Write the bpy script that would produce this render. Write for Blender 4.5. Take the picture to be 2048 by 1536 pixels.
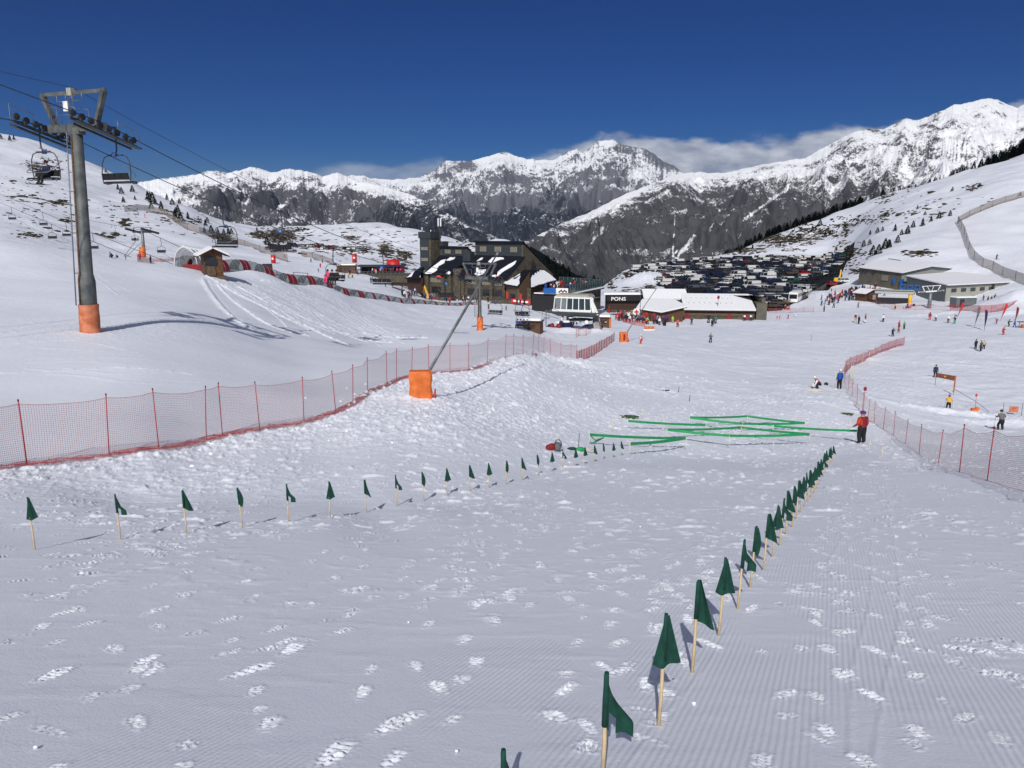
import bpy, bmesh, math, random
import numpy as np
from mathutils import Vector, Matrix
for o in list(bpy.data.objects): bpy.data.objects.remove(o)
SC = bpy.context.scene
COL = SC.collection
R = math.radians
# ---------------------------------------------------------------- camera, sky, sun, exposure
F = 1547.0                      # focal length in photo pixels (photo 2048 x 1536)
PITCH = R(11.5)
cam_d = bpy.data.cameras.new("camera"); cam = bpy.data.objects.new("camera", cam_d); COL.objects.link(cam)
cam_d.sensor_width = 36; cam_d.lens = 36*F/2048; cam_d.clip_start = 0.1; cam_d.clip_end = 60000
cam.location = (0, 0, 0); cam.rotation_euler = (R(90)-PITCH, 0, 0)
SC.camera = cam
SUN_EL, SUN_AZ = R(38), R(9)    # sun behind the camera: shadows fall ahead, a little to the right
W = bpy.data.worlds.new("World"); SC.world = W; W.use_nodes = True
nt = W.node_tree; nt.nodes.clear()
def N(nt, t, **k):
    n = nt.nodes.new(t)
    for a, b in k.items():
        if a.startswith('i_'): n.inputs[a[2:].replace('_', ' ')].default_value = b
        else: setattr(n, a, b)
    return n
out = N(nt, 'ShaderNodeOutputWorld'); bg = N(nt, 'ShaderNodeBackground'); sky = N(nt, 'ShaderNodeTexSky')
sky.sky_type = 'NISHITA'; sky.sun_disc = False; sky.sun_elevation = SUN_EL; sky.sun_rotation = math.pi + SUN_AZ
sky.altitude = 2600; sky.air_density = 1.0; sky.dust_density = 0.15; sky.ozone_density = 5.0
bg.inputs['Strength'].default_value = 0.05
# cloud bank lying on the far ridge, by direction
tc = N(nt, 'ShaderNodeTexCoord'); sep = N(nt, 'ShaderNodeSeparateXYZ'); nt.links.new(tc.outputs['Generated'], sep.inputs[0])
def MA(nt, op, a, b=None, c=None, clamp=False):
    m = nt.nodes.new('ShaderNodeMath'); m.operation = op; m.use_clamp = clamp
    for i, v in enumerate((a, b, c)):
        if v is None: continue
        if hasattr(v, 'links'): nt.links.new(v, m.inputs[i])
        else: m.inputs[i].default_value = v
    return m.outputs[0]
az = MA(nt, 'DIVIDE', sep.outputs[0], sep.outputs[1]); el = MA(nt, 'DIVIDE', sep.outputs[2], sep.outputs[1])
cmb = N(nt, 'ShaderNodeCombineXYZ'); nt.links.new(MA(nt, 'MULTIPLY', az, 7.0), cmb.inputs[0]); nt.links.new(MA(nt, 'MULTIPLY', el, 16.0), cmb.inputs[1])
cn = N(nt, 'ShaderNodeTexNoise'); cn.inputs['Scale'].default_value = 1.7; cn.inputs['Detail'].default_value = 8; cn.inputs['Roughness'].default_value = .55
nt.links.new(cmb.outputs[0], cn.inputs['Vector'])
top = N(nt, 'ShaderNodeFloatCurve')   # height of the cloud top against azimuth (-.5 .. .7)
cv = top.mapping.curves[0]
def azf(px): return ((px-1024)/F/1.02 + .5)/1.2
def elf(py): return ((768-py)/F - math.tan(PITCH))/(1+(768-py)/F*math.tan(PITCH))
pts = [(azf(280), -.01), (azf(330), .0), (azf(500), .0), (azf(620), .068), (azf(690), .078), (azf(800), .083), (azf(880), .082), (azf(1000), .083), (azf(1090), .096),
       (azf(1150), .105), (azf(1290), .112), (azf(1380), .113), (azf(1440), .107), (azf(1500), .109), (azf(1600), .117), (azf(1700), .129), (azf(1800), .136), (azf(1900), .140), (azf(2048), .158)]
cv.points[0].location = (0, 0); cv.points[1].location = (1, .163*5)
for x, y in pts: cv.points.new(min(max(x, .001), .999), y*5)
top.mapping.update()
nt.links.new(MA(nt, 'DIVIDE', MA(nt, 'ADD', az, .5), 1.2, clamp=True), top.inputs['Value'])
ctop = MA(nt, 'DIVIDE', top.outputs[0], 5.0)
d_ = MA(nt, 'SUBTRACT', ctop, el)                       # >0 below the cloud top
dn = MA(nt, 'ADD', d_, MA(nt, 'MULTIPLY', MA(nt, 'SUBTRACT', cn.outputs['Fac'], .5), .055))
mask = MA(nt, 'MULTIPLY', dn, 75.0, clamp=True)
ms = N(nt, 'ShaderNodeMapRange'); ms.interpolation_type = 'SMOOTHSTEP'; nt.links.new(mask, ms.inputs[0])
thin = MA(nt, 'MULTIPLY', MA(nt, 'ADD', az, .16), 4.0, clamp=True)     # thinner on the left
thin2 = MA(nt, 'ADD', MA(nt, 'MULTIPLY', thin, .55), .42)
mfin = MA(nt, 'MULTIPLY', ms.outputs[0], thin2, clamp=True)
ccol = N(nt, 'ShaderNodeMixRGB'); ccol.inputs[1].default_value = (5.5, 6.2, 8.0, 1); ccol.inputs[2].default_value = (14, 14.5, 15.6, 1)
cn2 = N(nt, 'ShaderNodeTexNoise'); cn2.inputs['Scale'].default_value = 3.1; cn2.inputs['Detail'].default_value = 6; nt.links.new(cmb.outputs[0], cn2.inputs['Vector'])
lt = N(nt, 'ShaderNodeMapRange'); nt.links.new(cn2.outputs['Fac'], lt.inputs[0]); lt.inputs[1].default_value = .34; lt.inputs[2].default_value = .66
nt.links.new(lt.outputs[0], ccol.inputs[0])
mixc = N(nt, 'ShaderNodeMixRGB'); nt.links.new(mfin, mixc.inputs[0]); 
hsv = N(nt, 'ShaderNodeHueSaturation'); hsv.inputs['Saturation'].default_value = 1.62; hsv.inputs['Hue'].default_value = .523; hsv.inputs['Value'].default_value = .74; nt.links.new(sky.outputs[0], hsv.inputs['Color'])
nt.links.new(hsv.outputs[0], mixc.inputs[1]); nt.links.new(ccol.outputs[0], mixc.inputs[2])
nt.links.new(mixc.outputs[0], bg.inputs['Color']); nt.links.new(bg.outputs[0], out.inputs[0])
sl = bpy.data.lights.new("sun", 'SUN'); sl.energy = 3.7; sl.angle = R(0.5); sl.color = (1, .972, .93)
so = bpy.data.objects.new("sun", sl); COL.objects.link(so)
sdir = Vector((math.sin(SUN_AZ)*math.cos(SUN_EL), math.cos(SUN_AZ)*math.cos(SUN_EL), -math.sin(SUN_EL)))   # direction light travels
so.rotation_euler = sdir.to_track_quat('-Z', 'Y').to_euler()
SC.view_settings.view_transform = 'Standard'; SC.view_settings.look = 'None'; SC.view_settings.gamma = 1; SC.view_settings.exposure = -0.10
# ---------------------------------------------------------------- projection helpers
cp, sp = math.cos(PITCH), math.sin(PITCH)
def pt(px, py, t):                                   # world point of photo pixel at camera depth t
    a, b = (px-1024)/F, (768-py)/F
    return Vector((a*t, (cp+b*sp)*t, (-sp+b*cp)*t))
def proj(p):
    t = p[1]*cp - p[2]*sp; v = p[1]*sp + p[2]*cp
    return 1024+F*p[0]/t, 768-F*v/t, t
# ---------------------------------------------------------------- numpy noise
def _h(ix, iy, s):
    n = (ix*374761393 + iy*668265263 + s*1442695041) & 0xffffffff
    n = ((n ^ (n >> 13))*1274126177) & 0xffffffff
    return ((n ^ (n >> 16)) & 0xffff)/65535.0
def vnoise(x, y, s=0):
    ix = np.floor(x).astype(np.int64); iy = np.floor(y).astype(np.int64); fx = x-ix; fy = y-iy
    def g(ox, oy):
        a = _h(ix+ox, iy+oy, s)*2*np.pi
        return np.cos(a)*(fx-ox)+np.sin(a)*(fy-oy)
    u = fx*fx*fx*(fx*(fx*6-15)+10); v = fy*fy*fy*(fy*(fy*6-15)+10)
    return ((g(0, 0)*(1-u)+g(1, 0)*u)*(1-v) + (g(0, 1)*(1-u)+g(1, 1)*u)*v)*1.5
def fbm(x, y, o=5, s=0, gain=.5, lac=2.03):
    r = 0; a = 1
    for i in range(o):
        r = r + a*vnoise(x, y, s+i*17); x = x*lac+3.1; y = y*lac-1.7; a *= gain
    return r
def ridged(x, y, o=6, s=0, gain=.5, lac=2.05):
    r = 0; a = 1; w = 1
    for i in range(o):
        n = 1-np.abs(vnoise(x, y, s+i*13))*1.35; n = np.clip(n, 0, 1)**2*w
        r = r+a*n; w = np.clip(n*1.6, 0, 1); x = x*lac+1.3; y = y*lac+7.7; a *= gain
    return r
def sstep(a, b, x):
    t = np.clip((x-a)/(b-a), 0, 1); return t*t*(3-2*t)
# ---------------------------------------------------------------- macro terrain: columns of (camera depth, value); value>=0 given as photo row 'y', tuples ('z',h) as height
def PL(y): return -2.05-.243*y
TB = {
 -500: [(20, -5.9), (30, -6.2), (48, -5.3), (70, -3.0), (90, .3), (105, -1), (150, -1), (200, 4), (300, 20), (450, 58), (600, 98), (700, 95), (950, 60)],
    0: [(20, -6.3), (30, -6.8), (48, -6.0), (70, -4.7), (90, -1.4), (105, -3), (150, -4.2), (200, -.9), (300, 10), (450, 38), (600, 69.5), (700, 60), (950, 20)],
  250: [(22.6, -6.6), (32, -7.0), (40, -6.9), (48, -6.6), (60, -6.0), (80, -5.2), (93, -3.9), (108, -5.2), (150, -7.3), (200, -7.9), (260, -2.7), (330, 5.3), (450, 19.5), (560, 37), (650, 28), (800, -20), (950, -60)],
  375: [(25, -7.0), (36, -7.4), (48, -7.2), (60, -6.9), (80, -6.2), (98, -4.9), (112, -6.0), (150, -8.5), (200, -9), (260, -6), (330, 1.0), (400, 6), (480, 12), (560, 12), (700, -30), (950, -80)],
  500: [(28.4, -7.3), (36, -7.9), (55, -8.2), (65, -8.6), (85, -7.9), (105, -6.9), (113, -6.2), (125, -8.0), (160, -10), (200, -11), (300, -9), (450, -4.2), (600, -.5), (700, -12), (950, -80)],
  625: [(33, -7.8), (45, -8.7), (60, -9.5), (80, -10.5), (105, -10.2), (128, -9.0), (140, -10.6), (200, -13.0), (260, -12.4), (350, -12.5), (450, -11.5), (560, -5), (650, 1.0), (750, -10), (950, -90)],
  750: [(17, -6.2), (38.7, -8.1), (60, -10.0), (80, -12.0), (97, -13.0), (120, -13.4), (148, -13.2), (165, -14.2), (205, -14.1), (250, -14.0), (300, -13.8), (450, -14.8), (560, -6), (650, 3.0), (750, -10), (950, -90)],
  870: [(18, -6.5), (36, -8.0), (50, -9.2), (66, -10.7), (97, -13.0), (125, -15.4), (170, -16.7), (205, -19.0), (240, -20.5), (300, -20), (450, -16), (600, -5.2), (700, -30), (950, -150)],
 1024: [(19, -6.7), (30, -8.5), (42, -9.25), (54, -9.35), (75, -11.1), (97, -13.0), (125, -15.6), (160, -17.5), (193, -18.7), (230, -21.2), (300, -22), (400, -14), (500, -6.6), (600, -40), (800, -150), (950, -230)],
 1130: [(30, -9.1), (42, -10.4), (58, -11.0), (73, -12.5), (97, -14.9), (122, -17.1), (150, -18.2), (193, -19.6), (230, -21.2), (300, -28), (400, -60), (600, -130), (800, -230), (950, -330)],
 1250: [(36, -10.5), (50, -11.8), (73, -13.3), (108, -15.8), (150, -18.9), (185, -20.5), (230, -22), (300, -21.5), (370, -19), (420, -24), (520, -60), (700, -150), (950, -300)],
 1500: [(36, -10.8), (50, -12.6), (68, -14.3), (100, -17.0), (139, -19.3), (165, -20.4), (185, -20.7), (215, -22), (296, -20.0), (400, -17.6), (440, -16.4), (520, -10), (600, -25), (700, -60), (950, -200)],
 1640: [(38, -11.2), (50, -13.0), (68, -14.4), (100, -17.6), (139, -19.4), (165, -20.3), (200, -21.2), (250, -20.6), (300, -19.5), (400, -17.4), (440, -13.5), (530, 6), (600, 0), (700, -30), (950, -150)],
 1750: [(29, -9.0), (44, -12.5), (59, -14.6), (70, -15.3), (95, -18), (139, -19.4), (165, -20.1), (200, -20.9), (240, -19.5), (300, -9.5), (400, 3), (520, 19), (600, 15), (700, 0), (950, -80)],
 1900: [(29, -9.2), (44, -12.8), (59, -15.3), (72, -16.9), (95, -18.2), (118, -18.7), (150, -19.3), (200, -20.2), (240, -17.5), (280, -7), (340, 5), (430, 22), (520, 34), (600, 37), (700, 25), (950, -20)],
 2048: [(29, -9.2), (44, -13.0), (59, -15.8), (70, -17.3), (95, -18.3), (118, -18.7), (150, -18.9), (190, -19.0), (230, -14.5), (280, -4.7), (340, 11.5), (420, 30), (500, 44.7), (600, 56), (700, 45), (950, 10)],
 2600: [(29, -9.2), (44, -13.0), (59, -15.8), (95, -18), (150, -17.5), (190, -16), (230, -9), (280, 2), (340, 20), (420, 42), (500, 62), (600, 85), (700, 80), (950, 50)],
}
UK = np.array([(p-1024)/F for p in TB]); 
YS = np.concatenate([np.linspace(-6, 60, 67), np.exp(np.linspace(math.log(61), math.log(960), 170))])
def pchip(xk, yk, x):
    xk = np.array(xk, float); yk = np.array(yk, float); h = np.diff(xk); d = np.diff(yk)/h
    m = np.zeros_like(yk); m[0] = d[0]; m[-1] = d[-1]
    for i in range(1, len(xk)-1):
        if d[i-1]*d[i] > 0:
            w1 = 2*h[i]+h[i-1]; w2 = h[i]+2*h[i-1]; m[i] = (w1+w2)/(w1/d[i-1]+w2/d[i])
    i = np.clip(np.searchsorted(xk, x)-1, 0, len(h)-1); s = (x-xk[i])/h[i]
    return (2*s**3-3*s**2+1)*yk[i]+(s**3-2*s**2+s)*h[i]*m[i]+(-2*s**3+3*s**2)*yk[i+1]+(s**3-s**2)*h[i]*m[i+1]
rows_ = []
for k, col in TB.items():
    xs = [t*.985 + z*-.02 for t, z in col]; zs = [z for t, z in col]
    n0 = min(xs[0]-2, 16.0)
    pre = [(-6, -1.05), (0, -1.72), (3, PL(3)+.12)] + [(y, PL(y)) for y in (6, 10, 14, 18, 24) if y < xs[0]-3 and PL(y) > zs[0]+.05]
    xs = [p[0] for p in pre]+xs+[1100]; zs = [p[1] for p in pre]+zs+[zs[-1]-60]
    rows_.append(pchip(xs, zs, YS))
TAB = np.array(rows_)                              # columns x YS
UG = np.linspace(UK[0], UK[-1], 420)
TG = np.array([pchip(UK, TAB[:, j], UG) for j in range(len(YS))])    # YS x UG
ker = np.exp(-np.linspace(-2, 2, 13)**2); ker /= ker.sum()
pad = np.pad(TG, ((0, 0), (6, 6)), 'edge'); TG = sum(ker[i]*pad[:, i:i+TG.shape[1]] for i in range(13))
def H(x, y):
    x = np.asarray(x, float); y = np.asarray(y, float)
    u = np.clip(x/np.maximum(y, 6.0), UG[0], UG[-1]); yy = np.clip(y, YS[0], YS[-1])
    fu = (u-UG[0])/(UG[1]-UG[0]); iu = np.clip(fu.astype(int), 0, len(UG)-2); fu = fu-iu
    iy = np.clip(np.searchsorted(YS, yy)-1, 0, len(YS)-2); fy = (yy-YS[iy])/(YS[iy+1]-YS[iy])
    a = TG[iy, iu]*(1-fu)+TG[iy, iu+1]*fu; b = TG[iy+1, iu]*(1-fu)+TG[iy+1, iu+1]*fu
    z = a*(1-fy)+b*fy
    return z + sstep(60, 300, y)*fbm(x/38, y/38, 3, 5)*1.2 + sstep(260, 420, y)*fbm(x/90, y/90, 4, 8)*3.0*(1-lotmask(x, y)) + sstep(15, 30, y)*fbm(x/11, y/14, 2, 3)*.22
def lotmask(x, y):
    u = x/np.maximum(y, 1)
    return sstep(.12, .15, u)*(1-sstep(.43, .47, u))*(1-sstep(410, 450, y))
TT = np.exp(np.linspace(math.log(2), math.log(930), 6000))
def at(px, py, tmin=2, fallback=None):
    """point where the photo ray meets the ground, past depth tmin"""
    a, b = (px-1024)/F, (768-py)/F
    t = TT[TT >= tmin]; x = a*t; y = (cp+b*sp)*t; z = (-sp+b*cp)*t
    g = z-H(x, y); k = np.where(g < 0)[0]
    if len(k) == 0: 
        k = [len(t)-1] if fallback is None else [int(np.searchsorted(t, fallback))]
    i = k[0]; 
    if i > 0 and g[i] < 0: f = g[i-1]/(g[i-1]-g[i]); tt = t[i-1]+f*(t[i]-t[i-1])
    else: tt = t[i]
    p = pt(px, py, tt); p.z = float(H(p.x, p.y)); return p
def gp(x, y): return Vector((x, y, float(H(x, y))))
def depth_at(px, t):                                # ground point in photo column px at camera depth t
    y = t*.99; return gp((px-1024)/F*t, y)
# ---------------------------------------------------------------- objects
def link(o): COL.objects.link(o); return o
def tag(o, label=None, cat=None, group=None, kind=None):
    if label: o['label'] = label
    if cat: o['category'] = cat
    if group: o['group'] = group
    if kind: o['kind'] = kind
    return o
def empty(name, loc, rz=0, label=None, cat=None, group=None, scale=1):
    o = bpy.data.objects.new(name, None); o.empty_display_size = .2; link(o); o.location = loc; o.rotation_euler = (0, 0, rz); o.scale = (scale,)*3
    return tag(o, label, cat, group)
def grid_mesh(name, X, Y, Z, attrs=None, smooth=True):
    nr, nc = X.shape; me = bpy.data.meshes.new(name)
    co = np.stack([X, Y, Z], -1).reshape(-1, 3).astype(np.float32); me.vertices.add(len(co)); me.vertices.foreach_set('co', co.ravel())
    i = np.arange((nr-1)*(nc-1)); r = i//(nc-1); c = i % (nc-1); a = r*nc+c
    q = np.stack([a, a+1, a+nc+1, a+nc], -1).astype(np.int32)
    me.loops.add(q.size); me.loops.foreach_set('vertex_index', q.ravel()); me.polygons.add(len(q))
    me.polygons.foreach_set('loop_start', np.arange(0, q.size, 4, dtype=np.int32)); me.polygons.foreach_set('loop_total', np.full(len(q), 4, np.int32))
    me.polygons.foreach_set('use_smooth', np.full(len(q), smooth)); me.update(calc_edges=True)
    for n, A in (attrs or {}).items():
        at_ = me.attributes.new(n, 'FLOAT', 'POINT'); at_.data.foreach_set('value', A.astype(np.float32).ravel())
    return me
class MB:
    """collects shapes into ONE mesh"""
    def __init__(s): s.v = []; s.f = []; s.m = []; s.sm = []
    def add(s, vs, fs, m=0, smooth=False):
        o = len(s.v); s.v += [tuple(v) for v in vs]; s.f += [tuple(i+o for i in f) for f in fs]; s.m += [m]*len(fs); s.sm += [smooth]*len(fs); return s
    def box(s, c, d, m=0, rz=0, M=None, taper=1, skip=()):
        x, y, z = d[0]/2, d[1]/2, d[2]/2; q = [(-x, -y, -z), (x, -y, -z), (x, y, -z), (-x, y, -z)]+[(a*taper, b*taper, z) for a, b in ((-x, -y), (x, -y), (x, y), (-x, y))]
        if M is None: M = Matrix.Translation(c) @ Matrix.Rotation(rz, 4, 'Z')
        s.add([M @ Vector(p) for p in q], [(3, 2, 1, 0), (4, 5, 6, 7), (0, 1, 5, 4), (1, 2, 6, 5), (2, 3, 7, 6), (3, 0, 4, 7)], m); return s
    def bar(s, a, b, w, h=None, m=0, up=(0, 0, 1)):
        a, b = Vector(a), Vector(b); d = b-a; L = d.length
        if L < 1e-6: return s
        d.normalize(); u = Vector(up); r = d.cross(u)
        if r.length < 1e-3: r = d.cross(Vector((1, 0, 0)))
        r.normalize(); u = r.cross(d); h = h or w
        q = [p+r*i*w/2+u*j*h/2 for p in (a, b) for i, j in ((-1, -1), (1, -1), (1, 1), (-1, 1))]
        s.add(q, [(0, 1, 2, 3), (7, 6, 5, 4), (0, 4, 5, 1), (1, 5, 6, 2), (2, 6, 7, 3), (3, 7, 4, 0)], m); return s
    def tube(s, pts, r, n=8, m=0, cap=True, smooth=True):
        P = [Vector(p) for p in pts]; rr = r if hasattr(r, '__len__') else [r]*len(P); vs = []; prev = None
        for i, p in enumerate(P):
            d = (P[min(i+1, len(P)-1)]-P[max(i-1, 0)]).normalized()
            if prev is None: x = d.orthogonal().normalized()
            else: x = (prev-d*prev.dot(d)).normalized()
            prev = x; y = d.cross(x)
            vs += [p+(x*math.cos(2*math.pi*k/n)+y*math.sin(2*math.pi*k/n))*rr[i] for k in range(n)]
        fs = [(i*n+k, i*n+(k+1) % n, (i+1)*n+(k+1) % n, (i+1)*n+k) for i in range(len(P)-1) for k in range(n)]
        s.add(vs, fs, m, smooth)
        if cap: o = len(s.v)-len(vs); s.f += [tuple(o+k for k in range(n))[::-1], tuple(o+(len(P)-1)*n+k for k in range(n))]; s.m += [m, m]; s.sm += [False, False]
        return s
    def cyl(s, a, b, r, r2=None, n=12, m=0): return s.tube([a, b], [r, r if r2 is None else r2], n, m)
    def prism(s, poly, h0, h1, m=0, M=None):
        """polygon in XY extruded z h0..h1"""
        n = len(poly); vs = [Vector((x, y, h0)) for x, y in poly]+[Vector((x, y, h1)) for x, y in poly]
        if M: vs = [M @ v for v in vs]
        s.add(vs, [tuple(range(n))[::-1], tuple(range(n, 2*n))]+[(i, (i+1) % n, n+(i+1) % n, n+i) for i in range(n)], m); return s
    def slab(s, quad, th, m=0):
        """polygon in 3D thickened downwards"""
        n = len(quad); q = [Vector(p) for p in quad]; lo = [p-Vector((0, 0, th)) for p in q]
        s.add(q+lo, [tuple(range(n)), tuple(range(n, 2*n))[::-1]]+[(i, n+i, n+(i+1) % n, (i+1) % n) for i in range(n)], m); return s
    def ball(s, c, r, m=0, n=10, k=6, sc=(1, 1, 1)):
        vs = []; c = Vector(c)
        for i in range(k+1):
            a = math.pi*i/k
            vs += [c+Vector((r*sc[0]*math.sin(a)*math.cos(2*math.pi*j/n), r*sc[1]*math.sin(a)*math.sin(2*math.pi*j/n), r*sc[2]*math.cos(a))) for j in range(n)]
        s.add(vs, [(i*n+j, (i+1)*n+j, (i+1)*n+(j+1) % n, i*n+(j+1) % n) for i in range(k) for j in range(n)], m, True); return s
    def mesh(s, name, mats):
        me = bpy.data.meshes.new(name); me.from_pydata(s.v, [], s.f)
        for q in (mats if isinstance(mats, (list, tuple)) else [mats]): me.materials.append(q)
        me.polygons.foreach_set('material_index', s.m); me.polygons.foreach_set('use_smooth', s.sm); me.update(); return me
    def build(s, name, mats, parent=None, loc=(0, 0, 0), rz=0):
        o = bpy.data.objects.new(name, s.mesh(name, mats)); link(o); o.location = loc; o.rotation_euler = (0, 0, rz)
        if parent: o.parent = parent
        return o
def copy_tree(o, parent=None):
    c = o.copy(); link(c); c.parent = parent
    for ch in list(o.children): copy_tree(ch, c)
    return c
# ---------------------------------------------------------------- materials
def mat(name, col, rough=.6, metal=0, var=.12, scale=4, bump=0, col2=None, spec=.4, coords='Object', lo=.35, hi=.65, detail=5):
    m = bpy.data.materials.new(name); m.use_nodes = True; t = m.node_tree; b = t.nodes['Principled BSDF']
    b.inputs['Roughness'].default_value = rough; b.inputs['Metallic'].default_value = metal; b.inputs['Specular IOR Level'].default_value = spec
    c = N(t, 'ShaderNodeTexCoord'); n = N(t, 'ShaderNodeTexNoise'); n.inputs['Scale'].default_value = scale; n.inputs['Detail'].default_value = detail
    t.links.new(c.outputs[coords], n.inputs['Vector'])
    mr = N(t, 'ShaderNodeMapRange'); mr.inputs[1].default_value = lo; mr.inputs[2].default_value = hi; t.links.new(n.outputs['Fac'], mr.inputs[0])
    mx = N(t, 'ShaderNodeMixRGB'); mx.inputs[1].default_value = (*[v*(1-var) for v in col], 1)
    mx.inputs[2].default_value = (*(col2 or [min(v*(1+var), 1) for v in col]), 1); t.links.new(mr.outputs[0], mx.inputs[0]); t.links.new(mx.outputs[0], b.inputs['Base Color'])
    if bump:
        bp = N(t, 'ShaderNodeBump'); bp.inputs['Strength'].default_value = .6; bp.inputs['Distance'].default_value = bump; t.links.new(n.outputs['Fac'], bp.inputs['Height']); t.links.new(bp.outputs[0], b.inputs['Normal'])
    return m
QUICK = False
# ================================================================ GROUND
def snow_nodes(t, base, corduroy=True):
    b = t.nodes['Principled BSDF']; b.inputs['Roughness'].default_value = .55; b.inputs['Specular IOR Level'].default_value = .25
    return b
m_snow = bpy.data.materials.new("snow"); m_snow.use_nodes = True; t = m_snow.node_tree; B = snow_nodes(t, None)
geo = N(t, 'ShaderNodeNewGeometry'); sx = N(t, 'ShaderNodeSeparateXYZ'); t.links.new(geo.outputs['Position'], sx.inputs[0])
X_, Y_ = sx.outputs[0], sx.outputs[1]
ar = N(t, 'ShaderNodeAttribute', attribute_name='rock'); ag = N(t, 'ShaderNodeAttribute', attribute_name='groom'); ad = N(t, 'ShaderNodeAttribute', attribute_name='dark')
n1 = N(t, 'ShaderNodeTexNoise'); n1.inputs['Scale'].default_value = .55; n1.inputs['Detail'].default_value = 9; n1.inputs['Roughness'].default_value = .62; t.links.new(geo.outputs['Position'], n1.inputs['Vector'])
n2 = N(t, 'ShaderNodeTexNoise'); n2.inputs['Scale'].default_value = 9; n2.inputs['Detail'].default_value = 6; n2.inputs['Roughness'].default_value = .7; t.links.new(geo.outputs['Position'], n2.inputs['Vector'])
n3 = N(t, 'ShaderNodeTexNoise'); n3.inputs['Scale'].default_value = .15; n3.inputs['Detail'].default_value = 4; t.links.new(geo.outputs['Position'], n3.inputs['Vector'])
# snow colour: bright, faint dirty / icy variation
sc = N(t, 'ShaderNodeMixRGB'); sc.inputs[1].default_value = (.73, .755, .835, 1); sc.inputs[2].default_value = (.81, .83, .885, 1); t.links.new(n1.outputs['Fac'], sc.inputs[0])
# rock / heather where attribute rock + noise passes
rk = MA(t, 'SUBTRACT', MA(t, 'ADD', ar.outputs['Fac'], MA(t, 'MULTIPLY', MA(t, 'SUBTRACT', n1.outputs['Fac'], .5), 1.7)), .60); rk = MA(t, 'MULTIPLY', rk, 12.0, clamp=True)
rc = N(t, 'ShaderNodeMixRGB'); rc.inputs[1].default_value = (.035, .032, .022, 1); rc.inputs[2].default_value = (.13, .095, .06, 1); t.links.new(n2.outputs['Fac'], rc.inputs[0])
mx = N(t, 'ShaderNodeMixRGB'); t.links.new(rk, mx.inputs[0]); t.links.new(sc.outputs[0], mx.inputs[1]); t.links.new(rc.outputs[0], mx.inputs[2]); t.links.new(mx.outputs[0], B.inputs['Base Color'])
# groomer corduroy: parallel ridges along the fall line
vn = N(t, 'ShaderNodeTexNoise'); vn.inputs['Scale'].default_value = .8; vn.inputs['Detail'].default_value = 2; t.links.new(geo.outputs['Position'], vn.inputs['Vector'])
CA = R(23)
cx = MA(t, 'SUBTRACT', MA(t, 'MULTIPLY', X_, math.cos(CA)), MA(t, 'MULTIPLY', Y_, math.sin(CA)))
cx = MA(t, 'ADD', cx, MA(t, 'MULTIPLY', vn.outputs['Fac'], .03))
w = MA(t, 'SINE', MA(t, 'MULTIPLY', cx, 2*math.pi/.043))
fade = N(t, 'ShaderNodeMapRange'); t.links.new(Y_, fade.inputs[0]); fade.inputs[1].default_value = 6; fade.inputs[2].default_value = 19; fade.inputs[3].default_value = 1; fade.inputs[4].default_value = .0
cor = MA(t, 'MULTIPLY', MA(t, 'MULTIPLY', w, ag.outputs['Fac']), fade.outputs[0])
bp1 = N(t, 'ShaderNodeBump'); bp1.inputs['Distance'].default_value = .0015; bp1.inputs['Strength'].default_value = 1.0; t.links.new(cor, bp1.inputs['Height'])
n4 = N(t, 'ShaderNodeTexNoise'); n4.inputs['Scale'].default_value = 45; n4.inputs['Detail'].default_value = 4; n4.inputs['Roughness'].default_value = .65; t.links.new(geo.outputs['Position'], n4.inputs['Vector'])
bp2 = N(t, 'ShaderNodeBump'); bp2.inputs['Distance'].default_value = .008; bp2.inputs['Strength'].default_value = .55; t.links.new(n4.outputs['Fac'], bp2.inputs['Height']); t.links.new(bp1.outputs[0], bp2.inputs['Normal'])
far = N(t, 'ShaderNodeMapRange'); t.links.new(Y_, far.inputs[0]); far.inputs[1].default_value = 30; far.inputs[2].default_value = 200; far.inputs[3].default_value = .03; far.inputs[4].default_value = .35
bp3 = N(t, 'ShaderNodeBump'); bp3.inputs['Strength'].default_value = .75; t.links.new(far.outputs[0], bp3.inputs['Distance']); t.links.new(n1.outputs['Fac'], bp3.inputs['Height']); t.links.new(bp2.outputs[0], bp3.inputs['Normal'])
t.links.new(bp3.outputs[0], B.inputs['Normal'])

# ---- the sheet: rows follow depth, columns fan out from behind the camera
ys = [-1.0]
while ys[-1] < 940:
    y = ys[-1]; yy = max(y, 2.0)
    h = max(1.7+.243*yy if yy < 45 else 13, 2)
    d = yy*yy/(F*.5*h)*.95                              # about one rendered row
    d = min(max(d, .014), (.0055*yy+.05) if yy > 112 else .0018*yy+.05) if yy > 12 else (max(d, .013) if y > 2 else .03)
    ys.append(y+d)
ys = np.array(ys); APX = -4.0
NC = 600 if QUICK else 1300
wn = np.linspace(-1, 1, NC); wn = np.sign(wn)*np.abs(wn)**1.0*.62
core = np.linspace(-.72, .74, NC-80); wl = np.concatenate([np.linspace(-1.5, -.72, 40, endpoint=False), core, np.linspace(.74, 1.5, 41)[1:]])
GX = wl[None, :]*(ys[:, None]-APX); GY = np.repeat(ys[:, None], len(wl), 1)
GZ = H(GX, GY)
PXg = 1024+F*GX/(GY*cp-GZ*sp+1e-6*0+np.where(GY < .5, 5, 0)); 
tg = GY*cp-GZ*sp; PYg = 768-F*(GY*sp+GZ*cp)/np.maximum(tg, .3)
rng = random.Random(4); nr = np.random.RandomState(7)
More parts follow.
